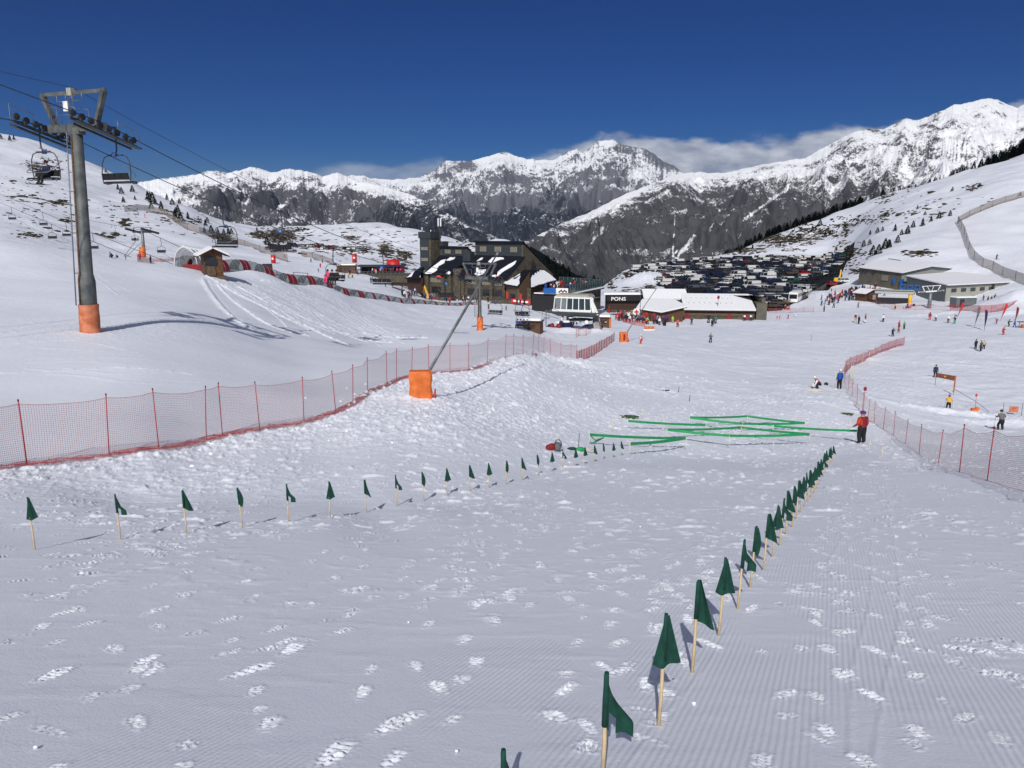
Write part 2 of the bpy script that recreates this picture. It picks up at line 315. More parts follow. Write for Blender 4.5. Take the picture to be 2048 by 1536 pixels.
# roughness masks (real places of trampled snow)
fenceL = [(-300, 960), (0, 938), (218, 912), (412, 880), (524, 860), (610, 845), (675, 823), (735, 785), (774, 770), (850, 755), (937, 742), (1010, 721), (1065, 711), (1142, 725)]
fx = np.array([p[0] for p in fenceL]); fy = np.array([p[1] for p in fenceL])
fb = np.interp(PXg, fx, fy)
onp = (GY > 1)
near_f = np.exp(-((PYg-fb-12)/26.0)**2)*(PXg < 1180)*onp
rough = near_f*1.0
rough = np.maximum(rough, .85*np.exp(-((PXg-900)/330)**2-((PYg-840)/58)**2)*(PYg > fb-5))
rough = np.maximum(rough, .8*np.exp(-((PXg-1240)/160)**2-((PYg-745)/40)**2))
rough = np.maximum(rough, .45*np.exp(-((PXg-1450)/420)**2-((PYg-835)/60)**2))
rough = np.maximum(rough, .55*np.exp(-((PXg-300)/420)**2-((PYg-965)/40)**2))
rough = np.maximum(rough, .30*((GY > 100) & (GY < 260))); rough = np.maximum(rough, 1.2*np.exp(-((PXg-1075)/60)**2-((PYg-640)/26)**2)*(GY > 85))
up = (PYg < fb-6) & (GY < 110) & (PXg < 1100)             # left slope above the fence is smooth
rough = np.where(up & (PXg < 960), .05+.12*np.exp(-((PYg-660)/20)**2), rough)
r1 = fbm(GX*2.0, GY*2.0, 4, 31); r2 = fbm(GX*5.5, GY*5.5, 4, 77); r0 = fbm(GX*.5, GY*.5, 3, 21)
chunk = np.clip(r2-.12, 0, 1)*.10 + np.clip(r1, 0, 1)*.05
GZ += np.where(GY < 130, rough*(chunk + r1*.035)*np.clip(GY/25, .6, 1.6), 0)
GZ += np.where((GY > 60) & (GY < 260), .10*fbm(GX/3.2, GY/3.2, 3, 90), 0)*(1-up)
ripple = fbm(GX*1.1+GY*.4, GY*3.2, 3, 55)                # wind / ski chatter lying across the slope
GZ += np.where((GY < 70) & (~up), .007*np.clip(ripple-.1, 0, 1)*np.clip(GY/10, .3, 1.6), 0)
# banks of ploughed snow
def bank(px, py, w, l, h, ang=0, s=3, tmin=2, ns=1.5):
    p = at(px, py, tmin); dx = GX-p.x; dy = GY-p.y; c, q = math.cos(ang), math.sin(ang)
    a = (dx*c+dy*q)/l; b = (-dx*q+dy*c)/w
    global GZ
    GZ += h*np.exp(-(a*a+b*b)**1.0)*(1+.25*1.5/ns*fbm(GX/ns, GY/ns, 3, s))
bank(1065, 722, 2.6, 7, .22, R(35)); bank(1150, 728, 2, 6, .5, R(20))
bank(2040, 610, 6.5, 7.0, 3.8, 0, 9, 2, 5); bank(1890, 628, 1.6, 9, .6, 0, 5); bank(2040, 626, 2.0, 7, 1.0, 0, 6)
bank(1960, 838, 1.0, 7, .55, R(-12), 8); bank(2060, 852, 1.2, 5, .6, R(-12), 8)
bank(1160, 668, 3, 8, .9, 0, 2); bank(1290, 560, 6, 14, 3.0, R(60), 4, 200); bank(1640, 590, 3, 10, 1.0, R(70), 4, 150)
bank(1000, 655, 3, 9, .6, R(20), 14); bank(1740, 712, 1.2, 7, .35, R(60), 4); bank(835, 800, 1.4, 1.8, .30, 0, 3)
# ---- footprints and boot marks
colu = wl
def stamp(x, y, ang, L, Wd, dep, rim, tread=False):
    """one boot print: dent with rim and tread bars"""
    r_ = max(L, Wd)*1.0; i0, i1 = np.searchsorted(ys, [y-r_, y+r_])
    if i1-i0 < 2: return
    wc0 = (x-r_)/(y-APX); wc1 = (x+r_)/(y-APX); j0, j1 = np.searchsorted(colu, [min(wc0, wc1)-.002, max(wc0, wc1)+.002])
    if j1-j0 < 2: return
    dx = GX[i0:i1, j0:j1]-x; dy = GY[i0:i1, j0:j1]-y; c, s = math.cos(ang), math.sin(ang)
    a = (dx*s+dy*c)/(L/2); b = (dx*c-dy*s)/(Wd/2*(1.08+.2*np.tanh(a*1.2))); rr = np.sqrt(np.abs(a)**3+np.abs(b)**3+1e-6)**(2/3)
    m_ = 1-sstep(.7, 1.1, rr); fr = 38/(1+.07*y); dep = dep*(1.25+.06*y)
    z = -dep*.22*m_ + rim*.35*np.exp(-((rr-1.15)/.2)**2)
    if tread: z += dep*.75*np.cos(a*(13+6*_h(int(x*91) & 255, 3, 1)))*m_*(.6+.8*np.clip(vnoise(dx*16+x, dy*16, 5)+.3, 0, 1))
    nz = vnoise(dx*fr+x, dy*fr+y, 3)+.55*vnoise(dx*fr*2.1+y, dy*fr*2.1, 9); z += dep*(1.5 if tread else 2.3)*np.clip(nz-.08, 0, .8)*np.exp(-(rr/1.2)**3)
    GZ[i0:i1, j0:j1] += z
def trail(px0, py0, px1, py1, n, spread=.12, side=.14):
    a = at(px0, py0); b = at(px1, py1); d = (b-a); ang = math.atan2(d.x, d.y); L = d.length; st = .62; k = int(L/st)
    for i in range(k):
        if rng.random() < .08: continue
        f = i/k; w_ = side*(1 if i % 2 else -1)+rng.gauss(0, .05); x = a.x+d.x*f+math.cos(ang)*w_; y = a.y+d.y*f-math.sin(ang)*w_
        sz = 1+.02*y
        stamp(x, y, ang+rng.gauss(0, .3), rng.uniform(.14, .25)*sz, rng.uniform(.07, .10)*sz, .009*(1+y*.03), .006*(1+y*.03), y < 14)
for q in [] if QUICK else [(150, 1536, 420, 1000), (420, 1536, 760, 1050), (650, 1536, 1000, 1010), (820, 1520, 1120, 950), (60, 1440, 620, 1180), (300, 1345, 900, 1150), (560, 1300, 1010, 1090), (1110, 1536, 1230, 1120),
          (1230, 1500, 1560, 990), (1290, 1350, 1520, 1040), (1180, 1380, 1440, 1060), (1160, 1200, 1400, 960), (1000, 1240, 1300, 980), (870, 1200, 1240, 960),
          (1600, 1536, 1690, 960), (1800, 1536, 1760, 1000), (1900, 1500, 1780, 960), (1680, 1400, 1660, 1050), (1840, 1250, 1740, 1000), (1950, 1330, 1830, 1060), (1700, 1150, 1640, 900), (1330, 1180, 1600, 905),
          (200, 1250, 700, 1090), (20, 1200, 500, 1090), (40, 1330, 260, 1060), (1500, 1000, 1250, 900), (1560, 960, 1300, 905), (740, 1180, 1180, 930)]:
    trail(*q, 0)
pr = []
for k in range(10 if QUICK else 8000):
    y = 2.2+nr.rand()**.8*52; u = -.75+1.5*nr.rand(); x = u*(y+1.5)
    px = 1024+F*x/(y*cp+(2+.243*y)*sp); pr.append((x, y, px))
dens = vnoise(np.array([p[0] for p in pr])/2.2, np.array([p[1] for p in pr])/3.5, 12)
for (x, y, px), dn in zip(pr, dens):
    keep = .16 + 1.0*max(dn, 0)*1.6
    if y > 12: keep += .40
    if y < 9 and px < 1100: keep *= .75
    if rng.random() > keep: continue
    z0 = float(H(x, y)); ppx, ppy, _ = proj((x, y, z0)); lim = np.interp(ppx, fx, fy)
    if ppx < 1150 and ppy < lim+8: continue
    sz = 1+.016*y
    stamp(x, y, rng.gauss(.2, .7), rng.choice((.1, .14, .2, .26, .3))*rng.uniform(.8, 1.25)*sz, rng.uniform(.05, .13)*sz, rng.uniform(.004, .012)*(1+y*.035), rng.uniform(.003, .009)*(1+y*.035), y < 12 and rng.random() < .75)
# ---- ski tracks on the left slope and round the orange gate (grooves with a pushed-up side)
def track(pxy, w=.16, d=.05, tmin=2, wob=0, rim=1.3, chunky=.5):
    P = [at(x, y, tmin) for x, y in pxy]; S = []
    for i in range(len(P)-1):
        n = max(int((P[i+1]-P[i]).length/.12), 2)
        p0 = P[max(i-1, 0)]; p3 = P[min(i+2, len(P)-1)]
        for k in range(n):
            s = k/n; a, b = P[i], P[i+1]
            S.append(((2*a+(b-p0)*s+(2*p0-5*a+4*b-p3)*s*s+(-p0+3*a-3*b+p3)*s**3)*.5))
    for i, p in enumerate(S):
        q = S[min(i+1, len(S)-1)]; nn = Vector((q.x-p.x, q.y-p.y)); 
        if nn.length < 1e-5: continue
        nn.normalize(); ww = w*(1+chunky*.8*rng.random()); r_ = ww*3
        i0, i1 = np.searchsorted(ys, [p.y-r_, p.y+r_]); j0, j1 = np.searchsorted(colu, [(p.x-r_)/(p.y-APX)-.001, (p.x+r_)/(p.y-APX)+.001])
        if i1 <= i0 or j1 <= j0: continue
        dx = GX[i0:i1, j0:j1]-p.x; dy = GY[i0:i1, j0:j1]-p.y; al = np.abs(dx*nn.x+dy*nn.y); ac = (dx*nn.y-dy*nn.x)/ww
        f = (al < .12)*1.0
        TR[i0:i1, j0:j1] = np.maximum(TR[i0:i1, j0:j1], f*np.exp(-(ac-.8)**2*1.6)*d*rim*(1+chunky*rng.uniform(-.6, .6)))
        TR2[i0:i1, j0:j1] = np.maximum(TR2[i0:i1, j0:j1], f*np.exp(-ac*ac*2)*d)
TR = np.zeros_like(GZ); TR2 = np.zeros_like(GZ)
for q in [[(412, 560), (430, 590), (465, 630), (510, 660), (560, 675)], [(440, 570), (480, 610), (540, 650), (620, 672)], [(420, 555), (500, 600), (580, 640), (650, 668)],
          [(450, 562), (540, 600), (640, 650), (740, 685)], [(430, 545), (500, 575), (600, 630), (700, 670), (790, 685)], [(470, 560), (560, 590), (660, 640), (760, 672), (860, 676)],
          [(480, 575), (560, 620), (640, 665), (700, 690)], [(200, 550), (260, 580), (330, 610), (380, 640)], [(100, 505), (180, 545), (240, 590)], [(0, 590), (60, 600), (150, 600)], [(520, 560), (620, 580), (700, 590)],
          [(800, 605), (850, 625), (900, 650)], [(960, 625), (1000, 650), (1040, 662)], [(600, 630), (700, 668), (900, 684), (1000, 682)], [(640, 690), (740, 700), (860, 705)], [(0, 745), (200, 735), (400, 750)], [(0, 690), (150, 680), (260, 700)]]:
    nq = q[0][1] > 585 or q[0][0] < 250
    track(q, w=rng.uniform(.08, .12) if nq else rng.uniform(.14, .26), d=rng.uniform(.015, .03) if nq else rng.uniform(.09, .15), chunky=.9)
for k in range(56):
    x0 = rng.uniform(395, 620); y0 = 548+(x0-395)*.16+rng.uniform(0, 12); track([(x0, y0), (x0+rng.uniform(60, 110), y0+rng.uniform(28, 46)), (x0+rng.uniform(170, 230), y0+rng.uniform(75, 105))], w=rng.uniform(.10, .20), d=rng.uniform(.04, .08), chunky=.9)
for k in range(18):
    x0 = rng.uniform(0, 1000); y0 = rng.uniform(690, 760); track([(x0, y0), (x0+90, y0+rng.uniform(-8, 8)), (x0+200, y0+rng.uniform(-16, 16))], w=.12, d=.015)
for k in range(40):                                           # curved turns on the beginners' piste at right
    x0 = rng.uniform(1250, 2000); y0 = rng.uniform(655, 800); r_ = rng.uniform(25, 90); s0 = rng.choice((-1, 1)); track([(x0, y0), (x0+s0*r_*.7, y0+r_*.18), (x0+s0*r_, y0+r_*.4), (x0+s0*r_*.6, y0+r_*.62)], w=.14, d=.03)
for k in range(14):
    a0 = rng.uniform(3.3, 5.2); r_ = rng.uniform(60, 200); c0 = (1880, 850); track([(c0[0]+r_*1.3*math.cos(a), c0[1]-20+r_*.55*math.sin(a)) for a in np.linspace(a0, a0+.9, 6)], w=.16, d=.035)
track([(862, 785), (880, 783)], w=.3, d=.03)
for q in [[(1735, 1536), (1760, 1380), (1790, 1250), (1790, 1130), (1770, 1010), (1745, 960)], [(1690, 1500), (1700, 1330), (1735, 1200), (1740, 1080)], [(1650, 1130), (1690, 1050), (1700, 980)],
          [(1840, 1030), (1900, 1030), (1980, 1031)], [(1240, 1536), (1330, 1420), (1400, 1340), (1450, 1260)], [(1180, 900), (1120, 860), (1160, 820), (1230, 780)]]:
    track(q, w=.025 if q[0][1] > 1000 else .1, d=.0035 if q[0][1] > 1000 else .02, chunky=.5)
GZ += TR-.6*TR2
# scuffed crumbs of crust left by skis and boots over the piste
fl = vnoise(GX*2.6+.6*vnoise(GX*.7, GY*.7, 2), GY*2.3, 71); fl2 = vnoise(GX*6.1, GY*5.3, 73); pd = sstep(-.25, .35, fbm(GX/3.0, GY/5.0, 3, 75)+np.where(PXg < 1250, .18, 0)*sstep(14, 22, GY))
GZ += np.where((GY > 5) & (GY < 75) & (~up), (.11*np.clip(fl-.40, 0, .25)+.055*np.clip(fl2-.40, 0, .3))*pd*sstep(5, 16, GY)*(1+GY/22), 0)
# ---- masks
rock = np.zeros_like(GZ)
def patch(px, py, rx, ry, v):
    global rock
    rock = np.maximum(rock, v*np.exp(-((PXg-px)/rx)**2-((PYg-py)/ry)**2)*(GY > 120))
for q in [(1560, 478, 60, 14, .66), (1640, 462, 55, 12, .62), (1480, 500, 60, 8, .6), (1700, 450, 40, 7, .58), (1440, 505, 30, 8, .62), (1770, 430, 40, 9, .50), (1850, 415, 60, 8, .45), (1840, 505, 30, 5, .70), (1700, 500, 25, 14, .5), (1600, 500, 60, 6, .55),
          (1260, 550, 28, 20, .50), (1300, 575, 26, 16, .50), (1225, 570, 18, 16, .50), (1770, 385, 160, 60, .40), (1950, 375, 60, 25, .42), (1715, 545, 25, 14, .60), (1600, 440, 120, 30, .43),
          (560, 472, 45, 20, .64), (600, 460, 30, 8, .6), (520, 470, 40, 14, .6), (640, 490, 30, 8, .50), (700, 475, 30, 9, .56), (770, 500, 15, 18, .66), (810, 510, 18, 14, .64), (720, 500, 60, 22, .48), (830, 540, 20, 30, .45), (960, 495, 40, 10, .46),
          (440, 475, 60, 12, .5), (90, 330, 80, 50, .45), (60, 400, 120, 35, .42), (115, 405, 50, 12, .54), (140, 440, 60, 12, .45), (250, 445, 16, 16, .58), (80, 335, 30, 12, .56), (220, 470, 60, 18, .44), (60, 470, 80, 12, .46), (330, 430, 70, 30, .42), (390, 440, 40, 20, .45)]:
    patch(*q)
rock = rock + .10*np.clip(fbm(GX/16, GY/16, 4, 61), -1, 1)*(rock > .2) + np.where(GY > 260, .05*fbm(GX/5, GY/5, 4, 62), 0)
rock = np.where((GY < 120), 0, rock)
groom = sstep(-.18, .22, fbm(GX/1.3, GY/3.2, 3, 44)+(.25*sstep(-.05, .35, GX/np.maximum(GY, 1))))*(PYg > fb+20)*(1-rough)
me = grid_mesh("ground", GX, GY, GZ, {'rock': rock, 'groom': groom, 'dark': rock*0}); me.materials.append(m_snow)
ground = link(bpy.data.objects.new("snow_ground", me)); tag(ground, "groomed white snow slope running down to the ski station", None, None, 'structure')
# a wide sheet behind and beside the camera
bx = np.linspace(-400, 400, 60); by = np.linspace(-300, 2, 40); BX, BY = np.meshgrid(bx, by)
me = grid_mesh("ground_behind", BX, BY, np.where(BY > -6, H(BX, BY), -1.05-.1*(BY+6))-.25*sstep(-3, 2, BY)-.05-.000*BX); me.materials.append(m_snow)
tag(link(bpy.data.objects.new("snow_slope", me)), "snow slope behind the viewpoint", None, None, 'structure')

# ================================================================ FAR MOUNTAINS
def mountain_mat(name, rockA, rockB, forest, bump=6, scale=.012):
    m = bpy.data.materials.new(name); m.use_nodes = True; t = m.node_tree; B = t.nodes['Principled BSDF']; B.inputs['Roughness'].default_value = .85; B.inputs['Specular IOR Level'].default_value = .1
    geo = N(t, 'ShaderNodeNewGeometry')
    a1 = N(t, 'ShaderNodeAttribute', attribute_name='rock'); a2 = N(t, 'ShaderNodeAttribute', attribute_name='forest')
    n = N(t, 'ShaderNodeTexNoise'); n.inputs['Scale'].default_value = scale; n.inputs['Detail'].default_value = 8; n.inputs['Roughness'].default_value = .7; t.links.new(geo.outputs['Position'], n.inputs['Vector'])
    nf = N(t, 'ShaderNodeTexNoise'); nf.inputs['Scale'].default_value = scale*5; nf.inputs['Detail'].default_value = 6; nf.inputs['Roughness'].default_value = .75; t.links.new(geo.outputs['Position'], nf.inputs['Vector'])
    tot = MA(t, 'ADD', MA(t, 'MULTIPLY', n.outputs['Fac'], 1.2), MA(t, 'MULTIPLY', nf.outputs['Fac'], 1.8))
    rk = MA(t, 'MULTIPLY', MA(t, 'SUBTRACT', MA(t, 'ADD', a1.outputs['Fac'], tot), 1.92), 3.6, clamp=True)
    fo = MA(t, 'MULTIPLY', MA(t, 'SUBTRACT', MA(t, 'ADD', a2.outputs['Fac'], MA(t, 'ADD', MA(t, 'MULTIPLY', n.outputs['Fac'], 1.3), MA(t, 'MULTIPLY', nf.outputs['Fac'], 2.2))), 2.30), 4.0, clamp=True)
    c1 = N(t, 'ShaderNodeMixRGB'); c1.inputs[1].default_value = (*rockA, 1); c1.inputs[2].default_value = (*rockB, 1); t.links.new(n.outputs['Fac'], c1.inputs[0])
    c2 = N(t, 'ShaderNodeMixRGB'); c2.inputs[1].default_value = (.78, .79, .82, 1); t.links.new(rk, c2.inputs[0]); t.links.new(c1.outputs[0], c2.inputs[2])
    c3 = N(t, 'ShaderNodeMixRGB'); t.links.new(fo, c3.inputs[0]); t.links.new(c2.outputs[0], c3.inputs[1]); c3.inputs[2].default_value = (*forest, 1)
    t.links.new(c3.outputs[0], B.inputs['Base Color'])
    bp = N(t, 'ShaderNodeBump'); bp.inputs['Distance'].default_value = bump; bp.inputs['Strength'].default_value = .7; t.links.new(n.outputs['Fac'], bp.inputs['Height']); t.links.new(bp.outputs[0], B.inputs['Normal'])
    return m
def mountain(name, label, skyline, Dfar, bottom, Dnear, amp, freq, mt, maskfn, seed=0, nc=1000, nr_=260, prof=.8, jag=2.5):
    """a real ridge: skyline (px,py) at distance Dfar(px), front slope falling to 'bottom' (px,py) at Dnear(px), and a back slope"""
    sx_ = np.array([p[0] for p in skyline], float); sy_ = np.array([p[1] for p in skyline], float)
    px = np.linspace(sx_[0], sx_[-1], nc); top_ = np.interp(px, sx_, sy_)+jag*fbm(px/23, px*0+seed, 5, seed, .6)
    bt = np.interp(px, [p[0] for p in bottom], [p[1] for p in bottom]); Df = np.interp(px, *zip(*Dfar)); Dn = np.interp(px, *zip(*Dnear))
    s = np.linspace(0, 1, nr_)
    def hz(py): b = (768-py)/F; return (-sp+b*cp)/(cp+b*sp)
    u = (px-1024)/F/1.02
    zf = hz(top_)*Df; zn = hz(bt)*Dn
    D = Df[None, :]+(Dn-Df)[None, :]*s[:, None]; q = s[:, None]**prof
    Z = zf[None, :]+(zn-zf)[None, :]*q; X = u[None, :]*D; Y = D.copy()
    env = (np.clip(s*3.5, .0, 1)**1.0)[:, None]*(1-.45*s[:, None])
    wx = fbm(X/freq/2.5, Y/freq/2.5, 3, seed+3)*.55
    rd = ridged(X/freq+wx, Y/freq*.5+wx+seed, 6, seed+5, .42)
    rd2 = ridged(X/freq*3.7, Y/freq*3.0, 4, seed+9, .45)
    Z = Z-env*amp*np.clip(1.25-rd, -.15, 1.2)-env*amp*.17*np.clip(1.1-rd2, 0, 1)-np.clip(s*12, 0, 1)[:, None]*amp*.05*(1-ridged(X/freq*9, Y/freq*9, 3, seed+21))   # gullies cut into the flank, spurs left standing
    # back slope
    bk = np.linspace(1, 0, 14)[:-1]; Xb = u[None, :]*(Df[None, :]*(1+bk[:, None]*.5)); Yb = Df[None, :]*(1+bk[:, None]*.5); Zb = zf[None, :]-bk[:, None]**.8*(zf-zn)[None, :]*1.1-bk[:, None]*50
    gy = np.gradient(Z, axis=0)/np.gradient(Y, axis=0); gx = np.gradient(Z, axis=1)/np.maximum(np.gradient(X, axis=1), 1e-3)
    tt = Y*cp-Z*sp; PX = 1024+F*X/tt; PY = 768-F*(Y*sp+Z*cp)/tt
    rock, forest = maskfn(PX, PY, X, Y, Z, gx, gy, rd, rd2)
    rock = np.vstack([np.repeat(rock[:1], len(bk), 0), rock]); forest = np.vstack([np.repeat(forest[:1], len(bk), 0), forest])
    me = grid_mesh(name, np.vstack([Xb, X])[:, ::-1][::-1], np.vstack([Yb, Y])[:, ::-1][::-1], np.vstack([Zb, Z])[:, ::-1][::-1], {'rock': rock[:, ::-1][::-1], 'forest': forest[:, ::-1][::-1]})
    me.materials.append(mt); o = link(bpy.data.objects.new(name, me)); tag(o, label, None, None, 'structure'); return o
def ell(PX, PY, cx, cy, rx, ry, ang=0):
    c, s = math.cos(ang), math.sin(ang); dx, dy = PX-cx, PY-cy
    return np.exp(-((dx*c+dy*s)/rx)**2-((-dx*s+dy*c)/ry)**2)
mm_far = mountain_mat("far_mountain", (.075, .08, .095), (.17, .17, .18), (.022, .026, .034), 14, .006)
def mask_c(PX, PY, X, Y, Z, gx, gy, rd, rd2):
    steep = np.sqrt(gx**2+gy**2)
    rock = .26+.42*sstep(.45, 1.3, steep)+.28*fbm(X/420, Y/260, 5, 3)-.10*(rd-.9)
    for q in [(1265, 300, 42, 12), (1340, 325, 30, 22), (1210, 330, 26, 8), (1215, 345, 34, 7), (1010, 358, 40, 9), (935, 330, 20, 8), (905, 335, 18, 7), (1130, 302, 14, 6), (880, 350, 30, 6), (1060, 360, 30, 6), (1240, 365, 50, 5)]:
        rock = rock+.42*ell(PX, PY, *q)
    rock = rock-.30*ell(PX, PY, 990, 318, 55, 10)-.35*ell(PX, PY, 1290, 345, 40, 14)-.25*ell(PX, PY, 1185, 318, 25, 18)-.3*ell(PX, PY, 1215, 285, 22, 6)
    rock += .35*sstep(372, 400, PY)
    forest = -.1+.95*sstep(388, 428, PY+14*fbm(PX/50, PY/50, 3, 9))-.18*ell(PX, PY, 1040, 395, 60, 16)
    forest = np.maximum(forest, .72*sstep(-10, 16, (PY-362)*1.0-np.abs(PX-1110)+12*fbm(PX/22, PY/22, 3, 8))); forest -= .35*ell(PX, PY, 1145, 410, 14, 9)+.2*np.clip(fbm(X/300, Y/160, 4, 5), 0, 1)
    return rock, forest
mountain("distant_mountain", "highest snowy rocky massif with cloud behind its summit",
    [(600, 372), (690, 350), (730, 352), (770, 360), (830, 356), (865, 345), (895, 320), (935, 323), (975, 313), (1008, 302), (1050, 318), (1105, 321), (1130, 303), (1150, 298), (1163, 308), (1178, 293), (1195, 282), (1222, 279), (1243, 290), (1285, 297), (1320, 320), (1362, 345), (1450, 380), (1600, 420)],
    [(600, 11000), (1600, 11000)], [(600, 500), (1600, 500)], [(600, 5200), (1600, 5200)], 430, 900, mm_far, mask_c, 3, 1000, 280, .75, 2.2)
mm_left = mountain_mat("left_mountain", (.045, .048, .058), (.12, .118, .125), (.024, .028, .036), 9, .010)
def mask_l(PX, PY, X, Y, Z, gx, gy, rd, rd2):
    steep = np.sqrt(gx**2+gy**2)
    sk = np.interp(PX, [280, 520, 690, 850, 1100], [365, 340, 352, 390, 480])
    rock = .12+.34*sstep(.4, 1.2, steep)+.34*fbm(X/190, Y/120, 5, 3)+.46*sstep(4, 55, PY-sk)-.10*(rd-.9)
    rock -= .35*ell(PX, PY, 330, 385, 70, 16, .35)+.2*ell(PX, PY, 700, 360, 30, 9)
    rock += .15*sstep(700, 900, PX)
    forest = -.45+1.25*sstep(20, 60, PY-np.interp(PX, [400, 600, 700, 780, 880, 1000, 1100], [418, 425, 395, 360, 350, 400, 440])) - .2*np.clip(fbm(X/120, Y/80, 4, 15), 0, 1)
    forest -= .8*ell(PX, PY, 700, 420, 4, 40)+.8*ell(PX, PY, 742, 425, 3, 36)
    return rock, forest
mountain("left_mountain", "snow streaked rocky ridge left of the highest massif",
    [(200, 380), (290, 364), (330, 357), (400, 349), (430, 341), (470, 346), (515, 332), (545, 345), (585, 337), (625, 344), (650, 352), (680, 344), (715, 362), (760, 370), (800, 382), (850, 400), (890, 424), (940, 450), (1000, 478), (1100, 520)],
    [(200, 5200), (700, 5600), (1100, 4200)], [(200, 500), (1100, 560)], [(200, 2300), (1100, 2600)], 240, 520, mm_left, mask_l, 11, 1000, 240, .8, 2.2)
mm_right = mountain_mat("right_mountain", (.038, .040, .047), (.10, .098, .102), (.016, .02, .022), 5, .022)
def mask_r(PX, PY, X, Y, Z, gx, gy, rd, rd2):
    steep = np.sqrt(gx**2+gy**2)
    line = np.interp(PX, [1060, 1200, 1300, 1400, 1500, 1600, 1750, 1900, 2100], [440, 405, 368, 350, 348, 345, 360, 400, 430])
    rock = .33+.22*sstep(.35, 1.1, steep)+.34*fbm(X/150, Y/90, 6, 3, .55)+.50*sstep(-30, 95, PY-line)
    rock -= .22*sstep(1700, 2000, PX)*(1-sstep(330, 420, PY))
    strata = np.sin((PY+.35*(PX-1900)*np.where(PX > 1880, .3, -.25)+6*fbm(PX/60, PY/30, 3, 2))/3.1)
    rock += .16*strata*ell(PX, PY, 1930, 280, 110, 80)
    for q, v in [((1230, 405, 90, 8, -.52), -.8), ((1370, 355, 60, 10), -.55), ((1500, 352, 60, 7), -.35), ((1660, 285, 50, 10, -.6), -.45), ((1620, 310, 50, 8, -.3), -.45), ((1910, 210, 40, 9), -.4), ((1600, 345, 40, 8), -.3)]: rock = rock+v*ell(PX, PY, *q)
    rock += .9*ell(PX, PY, 1870, 240, 12, 60, .15)*.3
    # gullies with snow
    for (x0, y0, x1, y1, w_) in [(1390, 470, 1350, 520, 4), (1580, 375, 1500, 430, 3), (1500, 430, 1440, 470, 2.5), (1350, 430, 1345, 520, 2), (1440, 420, 1400, 500, 2), (1210, 450, 1180, 490, 2.5)]:
        dx, dy = x1-x0, y1-y0; L = math.hypot(dx, dy); a = ((PX-x0)*dx+(PY-y0)*dy)/L/L; d = np.abs((PX-x0)*dy-(PY-y0)*dx)/L+2*np.abs(vnoise(PX/9, PY/9, 4)); rock -= .6*np.exp(-(d/w_)**2)*(a > 0)*(a < 1)
    rock -= .42*ell(PX, PY, 1270, 507, 80, 6)+.3*ell(PX, PY, 1290, 500, 160, 4)
    forest = -.6+1.35*ell(PX, PY, 1530, 338, 55, 9, -.28)+.9*ell(PX, PY, 1390, 343, 70, 2.2, -.05)
    return rock, forest
mountain("right_mountain", "long bare brown and white mountain flank rising to a summit at right",
    [(980, 520), (1060, 478), (1120, 448), (1180, 424), (1240, 392), (1290, 372), (1340, 350), (1390, 344), (1440, 346), (1480, 338), (1530, 326), (1600, 316), (1640, 292), (1690, 264), (1720, 257), (1750, 258), (1790, 236), (1810, 241), (1850, 226), (1880, 210), (1915, 204), (1945, 195), (1975, 204), (2005, 216), (2020, 207), (2045, 196), (2080, 215), (2300, 260)],
    [(980, 2600), (1400, 3900), (2300, 4300)], [(980, 540), (1300, 545), (2300, 560)], [(980, 1300), (1300, 1350), (2300, 1300)], 130, 340, mm_right, mask_r, 29, 1200, 320, .85, 1.7)
# valley floor closing the gap between the station's ridge and the mountains
vx, vy = np.meshgrid(np.linspace(-9000, 9000, 60), np.linspace(900, 14000, 60))
me = grid_mesh("valley_floor", vx, vy, -300-.03*(vy-900)+60*fbm(vx/900, vy/900, 4, 2), {'rock': vx*0+1, 'forest': vx*0+.3}); me.materials.append(mm_right)
tag(link(bpy.data.objects.new("valley_floor", me)), "dark valley floor between the mountains", None, None, 'structure')
# ================================================================ MATERIALS
M_ = {}
def mk(n, *a, **k): M_[n] = mat(n, *a, **k); return M_[n]
mk('galv', (.20, .215, .225), .55, .5, .25, 3); mk('tower_grey', (.085, .10, .105), .6, .2, .25, 1.6, col2=(.15, .155, .15)); mk('dark_steel', (.045, .05, .056), .55, .3, .3, 5)
mk('rust', (.10, .05, .025), .8, 0, .4, 8); mk('pad_orange', (.62, .13, .022), .55, 0, .18, 2.5, .01, col2=(.75, .19, .04)); mk('pad_faded', (.50, .13, .045), .7, 0, .2, 2.2, .015, col2=(.62, .22, .12))
mk('bamboo', (.60, .46, .27), .6, 0, .12, 12); mk('flag_green', (.004, .050, .034), .85, 0, .25, 14, .002); mk('tape_green', (.012, .26, .085), .55, 0, .12, 3, .004)
mk('stake_wood', (.72, .62, .42), .6, 0, .12, 9); mk('pole_red', (.42, .03, .03), .45, 0, .15, 8); mk('pole_cap', (.05, .01, .012), .5)
mk('black', (.012, .012, .015), .6, 0, .3, 6); mk('rubber', (.02, .02, .022), .7); mk('white_paint', (.78, .78, .76), .45, 0, .05, 3); mk('yellow', (.75, .42, .03), .5)
mk('red', (.55, .02, .02), .5, 0, .12, 4); mk('blue', (.01, .10, .50), .5, 0, .12, 4); mk('sign_blue', (.01, .10, .36), .4, 0, .05); mk('red_dark', (.22, .012, .016), .5, 0, .25, 3)
mk('skin', (.45, .27, .19), .6, 0, .05); mk('boot', (.04, .04, .045), .5); mk('glove', (.03, .03, .035), .7)
mk('wood_brown', (.11, .052, .026), .7, 0, .35, 5, .01); mk('wood_dark', (.045, .022, .014), .75, 0, .3, 5, .01); mk('wood_tan', (.11, .07, .042), .7, 0, .25, 4, .01)
mk('slate', (.008, .010, .017), .75, 0, .35, 3, .015, spec=.15); mk('clap', (.028, .036, .044), .65, 0, .2, 2); mk('roof_snow', (.84, .84, .865), .6, 0, .03, 2, .05)
